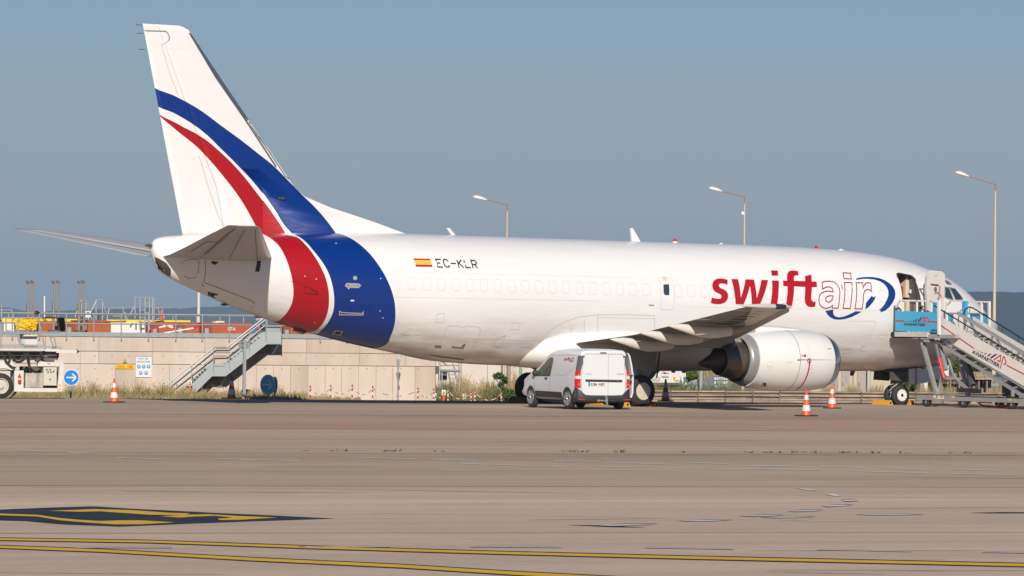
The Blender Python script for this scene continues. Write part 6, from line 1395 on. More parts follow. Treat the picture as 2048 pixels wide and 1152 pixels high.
frame_thing('antenna_mast', 'thin white mast standing between the exhaust pairs', 'mast', [((89, 592), (89, 640))], -6, .06, m=M_white)
frame_thing('slanted_poles', 'two short slanted rods left of the middle exhaust pair', 'rods', [((76, 615), (88, 630)), ((80, 614), (92, 630))], -5, .04)
for u0, v0, u1, lb_ in ((433, 642, 446, 'small white box on top of the largest container'), (428, 644.5, 436, 'low white box beside the white box on the largest container')):
    t = thing('roof_box', lb_, 'box', WF.pt((u0+u1)/2, 647, -3.2)); a0, cc1 = WF.ac(u0, v0, -3.2); a1 = WF.ac(u1, v0, -3.2)[0]; mb = MB(); mb.fbox(WF, a0, a1, -3.7, -3.2, WF.ac(u0, 647.4, -3.2)[1], cc1-.05); mb.build('body', M_white, t); mb = MB(); mb.fbox(WF, a0-.04, a1+.04, -3.75, -3.15, cc1-.05, cc1); mb.build('lid', M_white, t)
for u0, v0, u1, v1, lb_ in ((198, 630, 203, 635, 'small dark valve box between the arched steps'),):
    t = thing('valve_box', lb_, 'box', WF.pt(200, 640, -3)); wbox('body', u0, v0, u1, -3, .2, M_sdark, t, c0=WF.ac(200, v1+7, -3)[1])
bs = thing('info_sign', 'small white square sign with a blue disc above the railing', 'sign', WF.pt(176, 640, -.5)); srect(WF, 171, 622, 181, 635, -.5, -.52, 'plate', M_white, bs); mb = MB(); mb.lathe(WF.pt(176, 626.5, -.49), WF.n, [(0, .055), (.004, .055), (.005, .001)], 20); mb.build('disc', mat('sign_blue', (.01, .19, .60), .45), bs); mb = MB(); mb.tube(WF.pt(172, 635, -.5), WF.pt(172, 662, -.5), .02, n=6); mb.build('post', M_steel, bs)
t = thing('marker_post', 'bright orange post at the head of the wall stairs', 'post', WF.pt(517, 676, .0)); srect(WF, 515.7, 647, 518.3, 675, -.3, -.36, 'post', M_cor, t); srect(WF, 512, 673, 522, 676, -.28, -.4, 'foot', M_sdark, t)
t = thing('pump_cabinet', 'grey metal cabinet standing behind the stairs landing', 'cabinet', WF.pt(547, 668, -2)); wbox('body', 533, 653, 561, -2, .8, M_gsteel, t); wbox('roof', 530, 650.5, 564, -1.9, 1.0, M_steel, t, c0=WF.ac(547, 653, -2)[1])
t = thing('tarp_roll', 'rolled grey cloth hung on the railing near the orange post', 'cloth', WF.pt(513, 640, 0)); mb = MB(); mb.prism([WF.pt(u, v, -.1) for u, v in ((510, 633), (516, 632), (528, 638), (530, 635), (520, 640), (512, 641))], -WF.n*.05); mb.build('cloth', mat('mauve_cloth', (.35, .30, .36), .8), t)
# ------------------------------------------------------------------ stairs on the wall
ws = thing('wall_stairs', 'grey-green steel stairs with two flights climbing the concrete wall', 'stairs', WF.pt(440, 795, .7))
SWD = .66; sb_ = SWD+.12
M_st = mat('stair_paint', (.36, .395, .39), .5, var=.15, vs=2)
def sp(u, v, b=sb_): return WF.pt(u, v, b)
def stringer(pts, th, b, nm='stringer'):
    for i in range(len(pts)-1):
        p, q = sp(*pts[i], sb_), sp(*pts[i+1], sb_); o = WF.n*(b-sb_)
        mb = MB(); mb.prism([p+o, q+o, q+o-Vector((0, 0, th)), p+o-Vector((0, 0, th))], -WF.n*.05); mb.build(nm, M_st, ws)
pts = [(362, 795), (424.5, 733.5), (451.5, 733.5), (534, 669.5), (562, 669.5)]
pts = [(u, v-5) for u, v in pts]; stringer(pts, .42, sb_); stringer(pts, .42, .12)
for f0, f1, n in (((364, 796), (425, 737), 12), ((453, 737), (534, 674), 12)):
    for k in range(n):
        t_ = (k+.5)/n; u = f0[0]+(f1[0]-f0[0])*t_; v = f0[1]+(f1[1]-f0[1])*t_; p = sp(u, v); mb = MB(); o = WF.ex*.13
        mb.hexa([p-o-WF.n*.05, p+o-WF.n*.05, p+o-WF.n*(SWD), p-o-WF.n*(SWD)]+[x+Vector((0, 0, .035)) for x in (p-o-WF.n*.05, p+o-WF.n*.05, p+o-WF.n*SWD, p-o-WF.n*SWD)]); mb.build('tread', M_st, ws)
for u0, u1, v in ((424.5, 451.5, 736), (534, 562, 672)):
    a0 = WF.ac(u0, v, sb_)[0]; a1, c_ = WF.ac(u1, v, sb_); mb = MB(); mb.fbox(WF, a0, a1, .1, sb_-.05, c_-.04, c_); mb.build('landing', M_st, ws)
srect(WF, 534, 669, 562.5, 687, sb_+.004, sb_-.03, 'landing_fascia', M_st, ws)
def wr(nm, pts, w=.04, b=sb_): 
    mb = MB(); mb.path([sp(*p, b) for p in pts], w/2, 8); return mb.build(nm, M_steel, ws, smooth=True)
wr('handrail', [(331, 771), (427, 695), (453, 694.5), (529, 635)], .05); wr('middle_rail', [(338, 784), (427, 712), (453, 712), (529, 652)], .035); wr('handrail', [(342, 770), (432, 697), (458, 697), (534, 637)], .04, .15)
for p, q in (((333, 771), (333, 795)), ((383.5, 728), (383.5, 765)), ((427, 695), (427, 745)), ((459, 691), (459, 739)), ((499, 660), (499, 708)), ((532, 634), (532, 683)), ((562.5, 650), (562.5, 690)), ((427, 732), (450, 732))): wr('rail_post', [p, q], .035)
wr('handrail', [(532, 653), (562.5, 653)], .035)
for u, v in ((545, 690), (440, 755)):
    a, c_ = WF.ac(u, v, .02); mb = MB(); mb.fbox(WF, a-.09, a+.09, .01, .05, c_-.34, c_+.05); mb.bar(WF.W(a, .05, c_-.28), WF.W(a+.05, sb_-.1, c_+.06), .07); mb.bar(WF.W(a, .05, c_+.05), WF.W(a, sb_-.1, c_+.09), .07); mb.build('wall_bracket', M_st, ws)
# ------------------------------------------------------------------ signs on the wall
M_syel = mat('sign_yellow', (.80, .55, .01), .5); M_swh = mat('sign_white', (.66, .66, .64), .5); M_sbl = mat('sign_blue_light', (.03, .26, .48), .5)
def wsign(F, nm, label, u0, v0, u1, v1, m, b=.04):
    a0, cc1 = F.ac(u0, v0, b); a1, cc0 = F.ac(u1, v1, b); t = thing(nm, label, 'sign', F.W((a0+a1)/2, b, cc0)); mb = MB(); mb.fbox(F, a0, a1, b-.02, b, cc0, cc1); mb.build('plate', m, t); return t
sg = wsign(WF, 'no_smoking_sign', 'narrow yellow sign with red lettering on the wall', 231, 728.5, 268, 737.5, M_syel)
p0 = WF.pt(233, 736, .045); text('lettering', 'DEFENSE', p0, WF.ex, (0, 0, 1), .10, mat('sign_red_ink', (.55, .08, .01), .5), sg, .30, bold=.03); p0 = WF.pt(250.5, 736, .045); text('lettering', 'DE', p0, WF.ex, (0, 0, 1), .05, MATS['sign_red_ink'], sg, .05); p0 = WF.pt(254.5, 736, .045); text('lettering', 'FUMER', p0, WF.ex, (0, 0, 1), .10, MATS['sign_red_ink'], sg, .22, bold=.03)
def tri(F, u, v, hw, hh, par, b, dark=M_ink):
    fpoly(F, 'triangle', [(u, v-hh), (u+hw, v+hh), (u-hw, v+hh)], dark, par, b, .004); fpoly(F, 'triangle_face', [(u, v-hh*.6), (u+hw*.68, v+hh*.75), (u-hw*.68, v+hh*.75)], M_syel, par, b+.006, .003)
    mb = MB(); fline(mb, F, [(u+.4, v-hh*.3), (u-.4, v+.4), (u+.5, v+.4), (u-.3, v+hh*.65)], .014, b+.010); mb.build('bolt_symbol', dark, par)
t = thing('warning_sign', 'small yellow warning triangle above the yellow sign on the wall', 'sign', WF.pt(250, 726, .03)); tri(WF, 250, 721.8, 4, 4, t, .04)
sg = wsign(WF, 'safety_sign', 'white safety board with rows of blue pictogram discs on the wall', 272, 713, 303, 754.5, M_swh)
fpoly(WF, 'border', [(271.5, 712.5), (303.5, 712.8), (303.5, 713.6), (271.5, 713.4)], M_sbl, sg, .042, .003)
M_sgrn = mat('ink_green', (.03, .16, .12), .6)
for s_, u, v, w_ in (('PORT EPI', 276.5, 719, .35), ('OBLIGATOIRE', 273.5, 725, .47)): text('lettering', s_, WF.pt(u, v, .045), WF.ex, (0, 0, 1), .062, M_sgrn, sg, w_, bold=.01)
for u, v in ((277.8, 733.2), (287.3, 733.2), (297, 733.2), (281.5, 746), (292.3, 746)):
    mb = MB(); c_ = WF.pt(u, v, .042); mb.lathe(c_, WF.n, [(0, .066), (.003, .066), (.0035, .001)], 24); d_ = mb.build('pictogram', M_sbl, sg)
    mb = MB(); mb.lathe(c_+WF.n*.005+Vector((0, 0, .012)), WF.n, [(0, .028), (.002, .001)], 10); mb.bar(c_+WF.n*.006-Vector((0, 0, .035)), c_+WF.n*.006, .030, .003); mb.build('figure', M_swh, d_)
# round blue arrow signs, post with box, other posts
M_rblue = mat('arrow_sign_blue', (.005, .20, .62), .4); M_rblue2 = mat('arrow_sign_faded', (.16, .42, .62), .5, var=.3, vs=8, col2=(.10, .32, .55))
def round_sign(u, v, vr, hr_, vb, label, m, yaw, b=0, WF=None):
    WF = NF_; c = WF.pt(u, v, b); t = thing('arrow_sign', label, 'sign', (c.x, c.y, 0)); n = Matrix.Rotation(yaw, 3, 'Z')@WF.n; sc_ = (WF.pt(u, v-vr, b)-c).length; ex_ = Vector((0, 0, 1)).cross(n)*1
    mb = MB(); mb.lathe(c, n, [(-.02, sc_*.96), (-.02, sc_), (.0, sc_), (.002, .001)], 36); mb.build('rim', M_swh, t)
    mb = MB(); mb.lathe(c+n*.004, n, [(0, sc_*.90), (.002, sc_*.9), (.003, .001)], 36); mb.build('face', m, t)
    mb = MB(); k = sc_; f = lambda a, z: c+n*.012+ex_*(a*k)+Vector((0, 0, z*k))
    def ln(p, q, w): mb.bar(f(*p), f(*q), w*k, .004, up=n)
    ln((-.62, 0), (.5, 0), .17); ln((.10, .46), (.60, 0), .17); ln((.10, -.46), (.60, 0), .17); mb.build('arrow', M_swh, t)
    mb = MB(); mb.tube((c.x-n.x*.05, c.y-n.y*.05, -.3), (c.x-n.x*.05, c.y-n.y*.05, c.z), .03, n=8); mb.build('post', M_steel, t)
    return t
round_sign(142.5, 755, 16.5, 16.5, 790, 'bright blue round sign with a white arrow beside the loader', M_rblue, 0, -3.3)
round_sign(535.5, 769.5, 20.5, 10, 800, 'faded blue round arrow sign turned aside in the weeds', M_rblue2, -R(56))
c = NF_.pt(549.5, 770, -.4); t = thing('road_sign_back', 'grey back of a round sign behind the faded arrow sign', 'sign', (c.x, c.y, 0)); n = Matrix.Rotation(R(60), 3, 'Z')@WF.n; mb = MB(); mb.lathe(c, n, [(0, .27), (.02, .27), (.021, .001)], 30); mb.build('plate', M_gsteel, t)
mb = MB(); mb.tube((c.x, c.y, -.3), (c.x, c.y, c.z+.27), .03, n=8); mb.build('post', M_steel, t); mb = MB(); mb.tube(c+n*.04+Vector((0, 0, .15)), c+n*.04-Vector((0, 0, .1)), .03, n=8); mb.build('clamp', M_sdark, t)
t = thing('sign_post', 'tall steel post with a grey box sign seen from behind, before the wall stairs', 'post', WF.pt(489, 798, 3.5)); b = 3.5
mb = MB(); a, cc = WF.ac(489.3, 681, b); mb.fbox(WF, a-.05, a+.05, b-.05, b+.05, -.3, WF.ac(489.3, 680, b)[1]); mb.build('post', M_steel, t); srect(WF, 478, 682.5, 497, 698, b-.06, b-.10, 'box', mat('sign_back_grey', (.20, .225, .215), .6), t)
for v in (686, 695): mb = MB(); mb.fbox(WF, WF.ac(484, v, b)[0], WF.ac(489, v, b)[0], b-.06, b-.02, WF.ac(484, v+1.3, b)[1], WF.ac(484, v-1.3, b)[1]); mb.build('clamp', M_sdark, t)
t = thing('sign_post', 'thin post with a narrow edge-on sign near the right end of the wall', 'post', WF.pt(796, 800, 1.0)); b = 1.0
mb = MB(); p = WF.pt(795.5, 801, b); mb.tube((p.x, p.y, GZ), (p.x, p.y, WF.ac(795, 718, b)[1]), .028, n=8); mb.build('post', M_steel, t); fpoly(WF, 'plate', [(793, 719), (801.5, 720.5), (797.5, 740), (795.5, 740)], M_gsteel, t, b-.03, .03); srect(WF, 796.5, 744, 799.5, 752, b, b-.05, 'clamp', M_sdark, t)
for u, lb_ in ((380, 'small yellow warning triangle on an orange post below the wall stairs'), (887.5, 'small yellow warning triangle on an orange post by the ladder stand')):
    v = 766 if u < 500 else 785; b = 1.1; t = thing('hydrant_marker', lb_, 'marker', WF.pt(u, v+12, b)); srect(WF, u-4, v-5.3, u+4, v+5.3, b+.02, b, 'plate', M_swh, t); tri(WF, u, v, 3.4, 3.6, t, b+.03)
    mb = MB(); a = WF.ac(u, v, b)[0]; mb.fbox(WF, a-.035, a+.035, b-.06, b-.005, GZ, WF.ac(u, v, b)[1]); mb.build('post', M_cor, t)
# chain barrier
M_rw = mat('barrier_red', (.42, .05, .04), .6); pu = [(620.5, 771), (661.5, 770), (704.5, 769), (745.5, 772), (836, 775.5), (867.5, 777.5), (896, 776.5), (942, 783), (950, 780), (1002.5, 784)]
b = .9; cb_ = thing('chain_barrier', 'row of short red and white posts joined by sagging red and white chain', 'barrier', WF.pt(760, 800, b)); prev = None
for i, (u, v) in enumerate(pu):
    p = WF.pt(u, v, b); pz = p.z
    mb = MB(); mb.tube((p.x, p.y, GZ), (p.x, p.y, pz), .024, n=8); po = mb.build('post', M_swh, cb_)
    for z0 in (.25, .62, .85): mb = MB(); zz0 = GZ+(pz-GZ)*z0; mb.tube((p.x, p.y, zz0), (p.x, p.y, min(pz+.003, zz0+(pz-GZ)*.17)), .027, n=8); mb.build('red_band', M_rw, po)
    if prev is not None and u-prev[1] > 15:
        P0 = prev[0]; n_ = 14; pp = None
        for k in range(n_+1):
            x = k/n_; c = P0.lerp(p, x); c = Vector((c.x, c.y, c.z-.08-.45*4*x*(1-x)*.55))
            if pp is not None: mb = MB(); mb.tube(pp, c, .012, n=5); mb.build('chain_link', M_rw if (k//2) % 2 == 0 else M_swh, cb_)
            pp = c
    prev = (p, u)
# ladder stand beyond the wall end, hydrant, white building, poles
LS = Frame(EF.W(0, -17.5, 0), EANG)
t = thing('ladder_stand', 'grey wheeled maintenance ladder standing at the right end of the wall', 'ladder', LS.pt(900, 800))
for p, q, w in (((879, 724), (879, 784), .07), ((919, 726), (919, 790), .07), ((879, 731), (919, 731), .05), ((879, 741), (919, 742), .12), ((896, 742), (909, 800), .06), ((909, 742), (923, 800), .06), ((884, 742), (884, 798), .05), ((882, 722), (896, 732), .05), ((905, 727), (912, 744), .05), ((882, 724), (919, 724), .04)):
    mb = MB(); mb.tube(LS.pt(*p), LS.pt(*q), w/2, n=6); mb.build('frame_tube', M_alu, t)
for k in range(6): mb = MB(); mb.bar(LS.pt(898+k*2.2, 749+k*8), LS.pt(911+k*2.2, 749+k*8), .06, .03); mb.build('rung', M_alu, t)
srect(LS, 881, 743, 894, 761, -.5, -.8, 'battery_box', M_sdark, t); srect(LS, 872, 732, 877, 748, -.1, -.2, 'control_box', M_sdark, t)
t = thing('cabinet', 'low white cabinet beside the yellow warning marker', 'cabinet', LS.pt(876, 800)); srect(LS, 868, 784.5, 884, 801, .6, .3, 'body', M_swh, t); srect(LS, 867, 783.5, 885, 785, .62, .28, 'lid', M_steel, t)
t = thing('hydrant', 'small white standpipe in front of the ladder stand', 'hydrant', LS.pt(928.5, 800, .8)); mb = MB(); c = LS.pt(928.5, 792, .8); mb.lathe((c.x, c.y, 0), (0, 0, 1), [(GZ, .07), (-.14, .06), (-.12, .09), (-.03, .085), (.0, .04), (.01, .001)], 16); mb.build('body', M_swh, t, smooth=True); mb = MB(); mb.tube(c-LS.ex*.15, c+LS.ex*.15, .04, n=8); mb.build('outlet', M_steel, t)
BF_ = Frame(EF.W(0, -45, 0), EANG)
t = thing('white_building', 'plain cream-white building wall glimpsed beneath the fuselage', 'building', BF_.pt(980, 800)); a0, cc1 = BF_.ac(872, 690, 0); a1 = BF_.ac(1180, 700, 0)[0]
n_ = 6
for k in range(n_):
    mb = MB(); mb.fbox(BF_, a0+(a1-a0)*k/n_+.01, a0+(a1-a0)*(k+1)/n_-.01, -.3, 0, GZ, cc1); mb.build('wall_panel', mat('building_cream', (.58, .52, .45), .8, var=.15, vs=.6), t)
mb = MB(); mb.fbox(BF_, a0, a1, -6, -.31, GZ, cc1-.1); mb.build('wall_core', M_white, t); mb = MB(); mb.fbox(BF_, a0-.1, a1+.1, -6.2, .15, cc1, cc1+.12); mb.build('roof_edge', M_steel, t)
srect(BF_, 880, 750, 893, 758.5, .02, -.02, 'window', M_glass, t)
mb = MB(); p = BF_.pt(1041, 760, .1); mb.tube((p.x, p.y, GZ), (p.x, p.y, cc1), .06, n=8); mb.build('down_pipe', mat('pipe_green', (.12, .36, .28), .5), t)
PF = Frame(EF.W(0, -19, 0), EANG)
t = thing('concrete_pole', 'weathered square concrete pole between the white building and the far main wheel', 'pole', PF.pt(1018, 800)); mb = MB(); a = PF.ac(1018.5, 760)[0]; mb.fbox(PF, a-.065, a+.065, -.13, 0, GZ, 3.2); mb.build('post', mat('pole_weathered', (.36, .29, .23), .9, var=.7, vs=4, stretch=(1, 1, .2)), t); mb = MB(); mb.fbox(PF, a-.09, a+.09, -.15, .02, 3.2, 3.26); mb.build('cap', M_sdark, t)
# ------------------------------------------------------------------ lamp posts
M_pole = mat('lamp_post_sandstone', (.56, .44, .33), .75, var=.5, vs=3, col2=(.44, .36, .29), stretch=(1, 1, .15)); M_rust = mat('rusty_bracket', (.36, .17, .06), .8, var=.6, vs=15, col2=(.20, .09, .05)); M_lhead = mat('lamp_head', (.62, .59, .54), .45)
def lamp(u_top, v_arm, u_head, v_head, dist, wt, wb, vb, label):
    s = dist/FPX; t = thing('lamp_post', label, 'lamp post', at_depth(u_top, vb, dist), 0, 'tall sand-coloured lamp posts behind the airplane'); F = Frame(at_depth(u_top, v_arm, dist), -YAW)
    top_ = F.pt(u_top, v_arm+13); b_ = Vector((top_.x, top_.y, -.5))
    mb = MB(); mb.tube(b_, top_, wb*s/2, wt*s/2, n=12); mb.build('pole', M_pole, t, smooth=True)
    q = F.pt(u_top, v_arm); mb = MB(); mb.tube(top_, q, wt*s*.33, n=10); mb.build('pole_cap', M_rust, t)
    h = F.pt(u_head+22, v_head+14); mb = MB(); mb.tube(q, h, .9*s, n=8); mb.build('arm', M_rust, t)
    d = (h-q).normalized(); up = Vector((0, 0, 1)); sd_ = d.cross(up).normalized(); nrm = sd_.cross(d).normalized(); nrm = nrm if nrm.z > 0 else -nrm; rows = []
    for f, hh, ww in ((0, 1.2, 1.5), (.1, 2.4, 2.6), (.35, 4.4, 4.2), (.65, 5.4, 5), (.88, 4.2, 4.2), (.97, 2.2, 2.4), (1.0, .5, .5)):
        c = h+d*(f*29*s); r = [c+sd_*(math.cos(a)*ww*s)+nrm*(max(math.sin(a)*hh, -.35*hh)*s) for a in [2*math.pi*i/16 for i in range(16)]]; rows.append(r)
    mb = MB(); mb.grid(rows, close=True); hd = mb.build('lamp_head', M_lhead, t, smooth='all')
    mb = MB(); mb.grid([[c+sd_*(x*2.2*s)-nrm*(1.7+k)*s for x in (-1, 0, 1)] for c, k in ((h+d*3*s, .2), (h+d*14*s, 1.4), (h+d*25*s, .6))]); mb.build('lamp_glass', mat('lamp_lens', (.16, .13, .11), .3), hd, smooth='all')
    return t
lamp(1014.5, 409, 952, 386, 215, 3.0, 5.5, 780, 'lamp post rising behind the middle of the fuselage, lowest lamp of the three'); l2 = lamp(1489.5, 394, 1423, 369, 207, 3.2, 7, 780, 'lamp post rising behind the red lettering, second from the right'); lamp(1991, 369, 1916, 339, 196, 3.6, 9.5, 780, 'tallest lamp post, standing by the airplane nose on the right')
mb = MB(); F = Frame(at_depth(1489, 420, 206.5), -YAW); mb.bar(F.pt(1484.5, 423), F.pt(1486.5, 429), .05, .09); mb.build('small_fitting', M_white, l2)
t = thing('white_pole', 'slender cream pole rising behind the railing under the tail', 'pole', at_depth(398, 700, 240)); mb = MB(); p = at_depth(398, 560, 240); mb.tube((p.x, p.y, -1), p, .075, .06, n=10); mb.build('pole', mat('cream_pole', (.62, .56, .47), .6), t, smooth=True); mb = MB(); mb.tube((p.x, p.y, 1.4), (p.x, p.y, 1.6), .12, n=10); mb.build('collar', M_steel, t)
p = Frame(EF.W(0, -11.5, 0), EANG).pt(1402, 770); t = thing('grey_pole', 'grey round pole beyond the low kerb wall, left of the engine', 'pole', (p.x, p.y, 0)); mb = MB(); mb.tube((p.x, p.y, GZ), (p.x, p.y, 1.62), .07, n=12); mb.build('pole', mat('pole_grey', (.30, .32, .33), .5), t, smooth=True); mb = MB(); mb.tube((p.x, p.y, 1.62), (p.x, p.y, 1.66), .08, n=12); mb.build('cap', M_steel, t)
# ------------------------------------------------------------------ cargo loader at the left edge
LF = Frame(EF.W(0, 1.6, 0), EANG)
ld = thing('cargo_loader', 'white scissor-lift cargo loader with a yellow tarp, cut by the left picture edge', 'loader', LF.pt(50, 792))
M_lw = mat('loader_white', (.62, .60, .57), .5, var=.45, vs=3.5, col2=(.46, .43, .39)); M_lb = mat('loader_beige', (.52, .49, .42), .55, var=.4, vs=4, col2=(.38, .35, .30)); M_grime = mat('loader_grimy_tank', (.50, .46, .40), .6, var=.9, vs=5, col2=(.13, .10, .08), stretch=(1, 1, .5)); M_mach = mat('loader_machinery', (.075, .068, .062), .7, var=.6, vs=7, col2=(.16, .13, .11))
def lr(u0, v0, u1, v1, b0, b1, nm, m, label=None, mb=None): return srect(LF, u0, v0, u1, v1, b0, b1, nm, m, ld, mb, label)
lr(76, 724, 126, 732, .1, -.1, 'top_rail', M_lw); lr(47, 776, 122, 784, .12, -.1, 'bottom_rail', M_lw); lr(29, 741, 47, 783, .1, -.6, 'side_block', M_lw); lr(-60, 720, 28, 740, .05, -1.4, 'body', M_lw)
mb = MB(); mb.bar(LF.pt(123, 727, .1), LF.pt(118.5, 783, .1), .14, .16, up=LF.n); mb.build('corner_post', M_lw, ld)
lr(87, 733, 113, 771, .02, -.5, 'control_panel', M_lb); lr(51, 746, 86, 775.5, .06, -.6, 'tank', M_grime); lr(47, 733, 118, 778, -.7, -1.4, 'engine_bay', M_mach)
for k, (u, v) in enumerate(((93.5, 739), (100, 739), (96, 744), (102, 744), (107, 743), (100, 759))): mb = MB(); mb.lathe(LF.pt(u, v, .02), LF.n, [(0, .025), (.02, .022), (.021, .001)], 12); mb.build('knob', M_black, ld)
mb = MB(); mb.lathe(LF.pt(108.5, 736.5, .02), LF.n, [(0, .04), (.015, .035), (.016, .001)], 14); mb.build('knob', M_yellow, ld)
ex_ = LF.pt(39, 766, .16); fe = thing('fire_extinguisher', 'red fire extinguisher fixed to the loader', 'extinguisher', ex_); mb = MB(); h_ = (LF.pt(39, 748, .16)-ex_).length
mb.lathe(ex_, (0, 0, 1), [(0, .045), (.02, .05), (h_*.75, .05), (h_*.88, .02), (h_, .02), (h_+.01, .001)], 14); mb.build('bottle', M_pred, fe, smooth=True); mb = MB(); mb.lathe(ex_+Vector((0, 0, h_*.35)), (0, 0, 1), [(0, .052), (.06, .052)], 14); mb.build('label_band', M_syel, fe)
lr(-60, 697, 90, 701.5, .2, -.1, 'platform_edge', M_lw); lr(90, 697.5, 117, 703, .1, -.1, 'platform_edge', M_lw); lr(-60, 702, 118, 712, -.1, -1.6, 'scissor_frame', M_mach); lr(-60, 711, 84, 720, -.3, -1.5, 'scissor_frame', M_mach); lr(3, 688.5, 90, 697, .22, .15, 'kick_panel', M_alu)
lr(113, 699.5, 154, 706, .12, -.05, 'conveyor_arm', M_lw); fpoly(LF, 'arm_tip', [(154, 698.5), (159.5, 703), (154, 707)], M_black, ld, .13, .14); lr(108, 693, 124, 699, 0, -.5, 'roller_guide', M_alu); lr(90, 692.5, 112, 697, 0, -.3, 'roller_guide', M_alu)
mb = MB(); mb.bar(LF.pt(60, 712, -.3), LF.pt(108, 722, -.3), .16); mb.bar(LF.pt(85, 705, -.3), LF.pt(116, 716, -.3), .14); mb.build('scissor_arm', M_mach, ld)
mb = MB(); P_ = [LF.pt(u, v, -.2) for u, v in ((46, 666), (74, 666), (74, 689), (49, 689))]; mb.prism(P_, -LF.n*.6); mb.build('console', M_lw, ld)
mb = MB(); mb.bar(LF.pt(44.5, 678, -.2), LF.pt(44.5, 688, -.2), .1); mb.build('console_hinge', M_lw, ld)
# crumpled yellow tarp
rnd = random.Random(5); rows = []
for i in range(13):
    v = 638+i*1.85; r = []
    for j in range(19):
        x = j/18; lo = 31+abs(i-7)*.8; hi = 76-(.9*abs(i-3) if i > 3 else 0)*.5; u = lo+(hi-lo)*x; bulge = .12*math.sin(math.pi*min(1, max(0, x)))*math.sin(math.pi*(i+1)/14)
        r.append(LF.pt(u+rnd.uniform(-.5, .5), v+(2.2 if x < .2 else 0)*(1-x*5)*(i < 4)+rnd.uniform(-.6, .6), .05+bulge+rnd.uniform(-.035, .035)))
    rows.append(r)
tp = thing('tarpaulin', 'crumpled yellow tarpaulin covering gear on the loader platform', 'tarpaulin', LF.pt(54, 661)); mb = MB(); mb.grid(rows); mb.grid([[p-LF.n*(.1+.4) for p in r] for r in (rows[0], rows[-1])]); mb.build('sheet', mat('tarp_yellow', (.70, .46, .01), .35, var=.35, vs=6, col2=(.50, .30, .01)), tp, smooth=50)
def lt(nm, pts, w, b=0.1, m=None): mb = MB(); mb.path([LF.pt(u, v, b) for u, v in pts], w/2, 7); return mb.build(nm, m or M_steel, ld, smooth=True)
for pts in ([(5, 635.5), (114, 635.5), (120, 664)], [(-20, 664.5), (120, 664.5)], [(2, 648), (2, 697)], [(12, 636), (12, 668)], [(38, 635), (36, 664), (42, 690)], [(33, 664), (40, 690)], [(77, 637), (90, 697)], [(-20, 667), (84, 667)], [(100, 675), (108, 697)], [(108, 674), (113, 697)], [(100, 675), (108, 674)], [(23, 619), (28, 640)], [(3, 610), (3, 640)], [(-20, 620), (24, 620)]): lt('rail_tube', pts, .045)
for u in (30, 60): lt('rail_tube', [(u, 689), (u+1, 697)], .03)
mb = MB(); P_ = [LF.pt(u, v, .05) for u, v in ((115, 637), (119, 635), (127, 635), (130, 639), (130, 660), (126, 663), (119, 663))]; mb.prism(P_, -LF.n*.2); mb.build('black_guard', M_dark, ld)
mb = MB(); mb.lathe(LF.pt(73, 625.5, .1), LF.n, [(-.05, .06), (0, .07), (.05, .05), (.06, .001)], 14); mb.build('work_lamp', mat('lamp_maroon', (.08, .02, .02), .4), ld, smooth=True); mb = MB(); mb.lathe(LF.pt(78, 625.5, .08), LF.n, [(-.05, .03), (.03, .03), (.031, .001)], 12); mb.build('work_lamp', M_steel, ld)
rnd = random.Random(8)
for (u0, v0, u1, v1, dp) in ((3, 705, 32, 735, 14), (16, 704, 52, 712, 24), (18, 706, 56, 708, 30), (24, 708, 50, 706, 20), (52, 708, 60, 740, 2), (58, 712, 60, 742, 2), (70, 720, 86, 708, 12), (54, 704, 84, 704, 22), (8, 712, 22, 708, 26)):
    mb = MB(); pts = []
    for k in range(13): x = k/12; pts.append(LF.pt(u0+(u1-u0)*x, v0+(v1-v0)*x+dp*4*x*(1-x)*.6, .16))
    mb.path(pts, .028, 6); mb.build('hose', M_dark, ld, smooth=True)
def lwheel(u, v, r, b=.1):
    c = LF.pt(u, v, b); c.z = r; e = bpy.data.objects.new('wheel', None); C.objects.link(e); e.parent = ld; e.location = c-base_of(ld); e.empty_display_size = .1
    mb = MB(); mb.lathe(LF.n*-.3, LF.n, [(0, r*.6), (0, r*.9), (.05, r), (.25, r), (.3, r*.93), (.31, r*.62)], 40); mb.build('tyre', M_tyre, e, world=False, smooth='all')
    mb = MB(); mb.lathe(LF.n*-.03, LF.n, [(.03, r*.62), (.02, r*.55), (-.05, r*.5), (-.03, r*.25), (.03, r*.22), (.035, .001)], 32); mb.build('rim', M_lb, e, world=False, smooth=30)
lwheel(2, 770, .40); lwheel(-60, 770, .40)
mb = MB(); mb.lathe(LF.pt(2, 768, -.3), LF.n, [(0, .5), (.4, .5)], 24); mb.build('mud_guard', M_black, ld)
lr(5, 735, 30, 742, .0, -.4, 'mud_guard', M_black)
for (s_, u, v, w_, h_) in (('airmarrel', 52, 694.5, .36, .07),): text('lettering', s_, LF.pt(u, v, .226), LF.ex, (0, 0, 1), h_, M_pblk, ld, w_)
mb = MB(); mb.lathe(LF.pt(48.5, 693, .225), LF.n, [(0, .035), (.003, .001)], 12); mb.build('logo_dot', mat('teal_print', (.02, .25, .28), .5), ld)
text('lettering', '40', LF.pt(94, 729, .105), LF.ex, (0, 0, 1), .05, M_pblk, ld, .10)
for u, v, m in ((120, 770, M_yellow), (119, 778, M_yellow)): fpoly(LF, 'hazard_plate', [(u-2.5, v-1.5), (u+2.5, v-1.5), (u+2, v+1.5), (u-3, v+1.5)], m, ld, .21, .004)
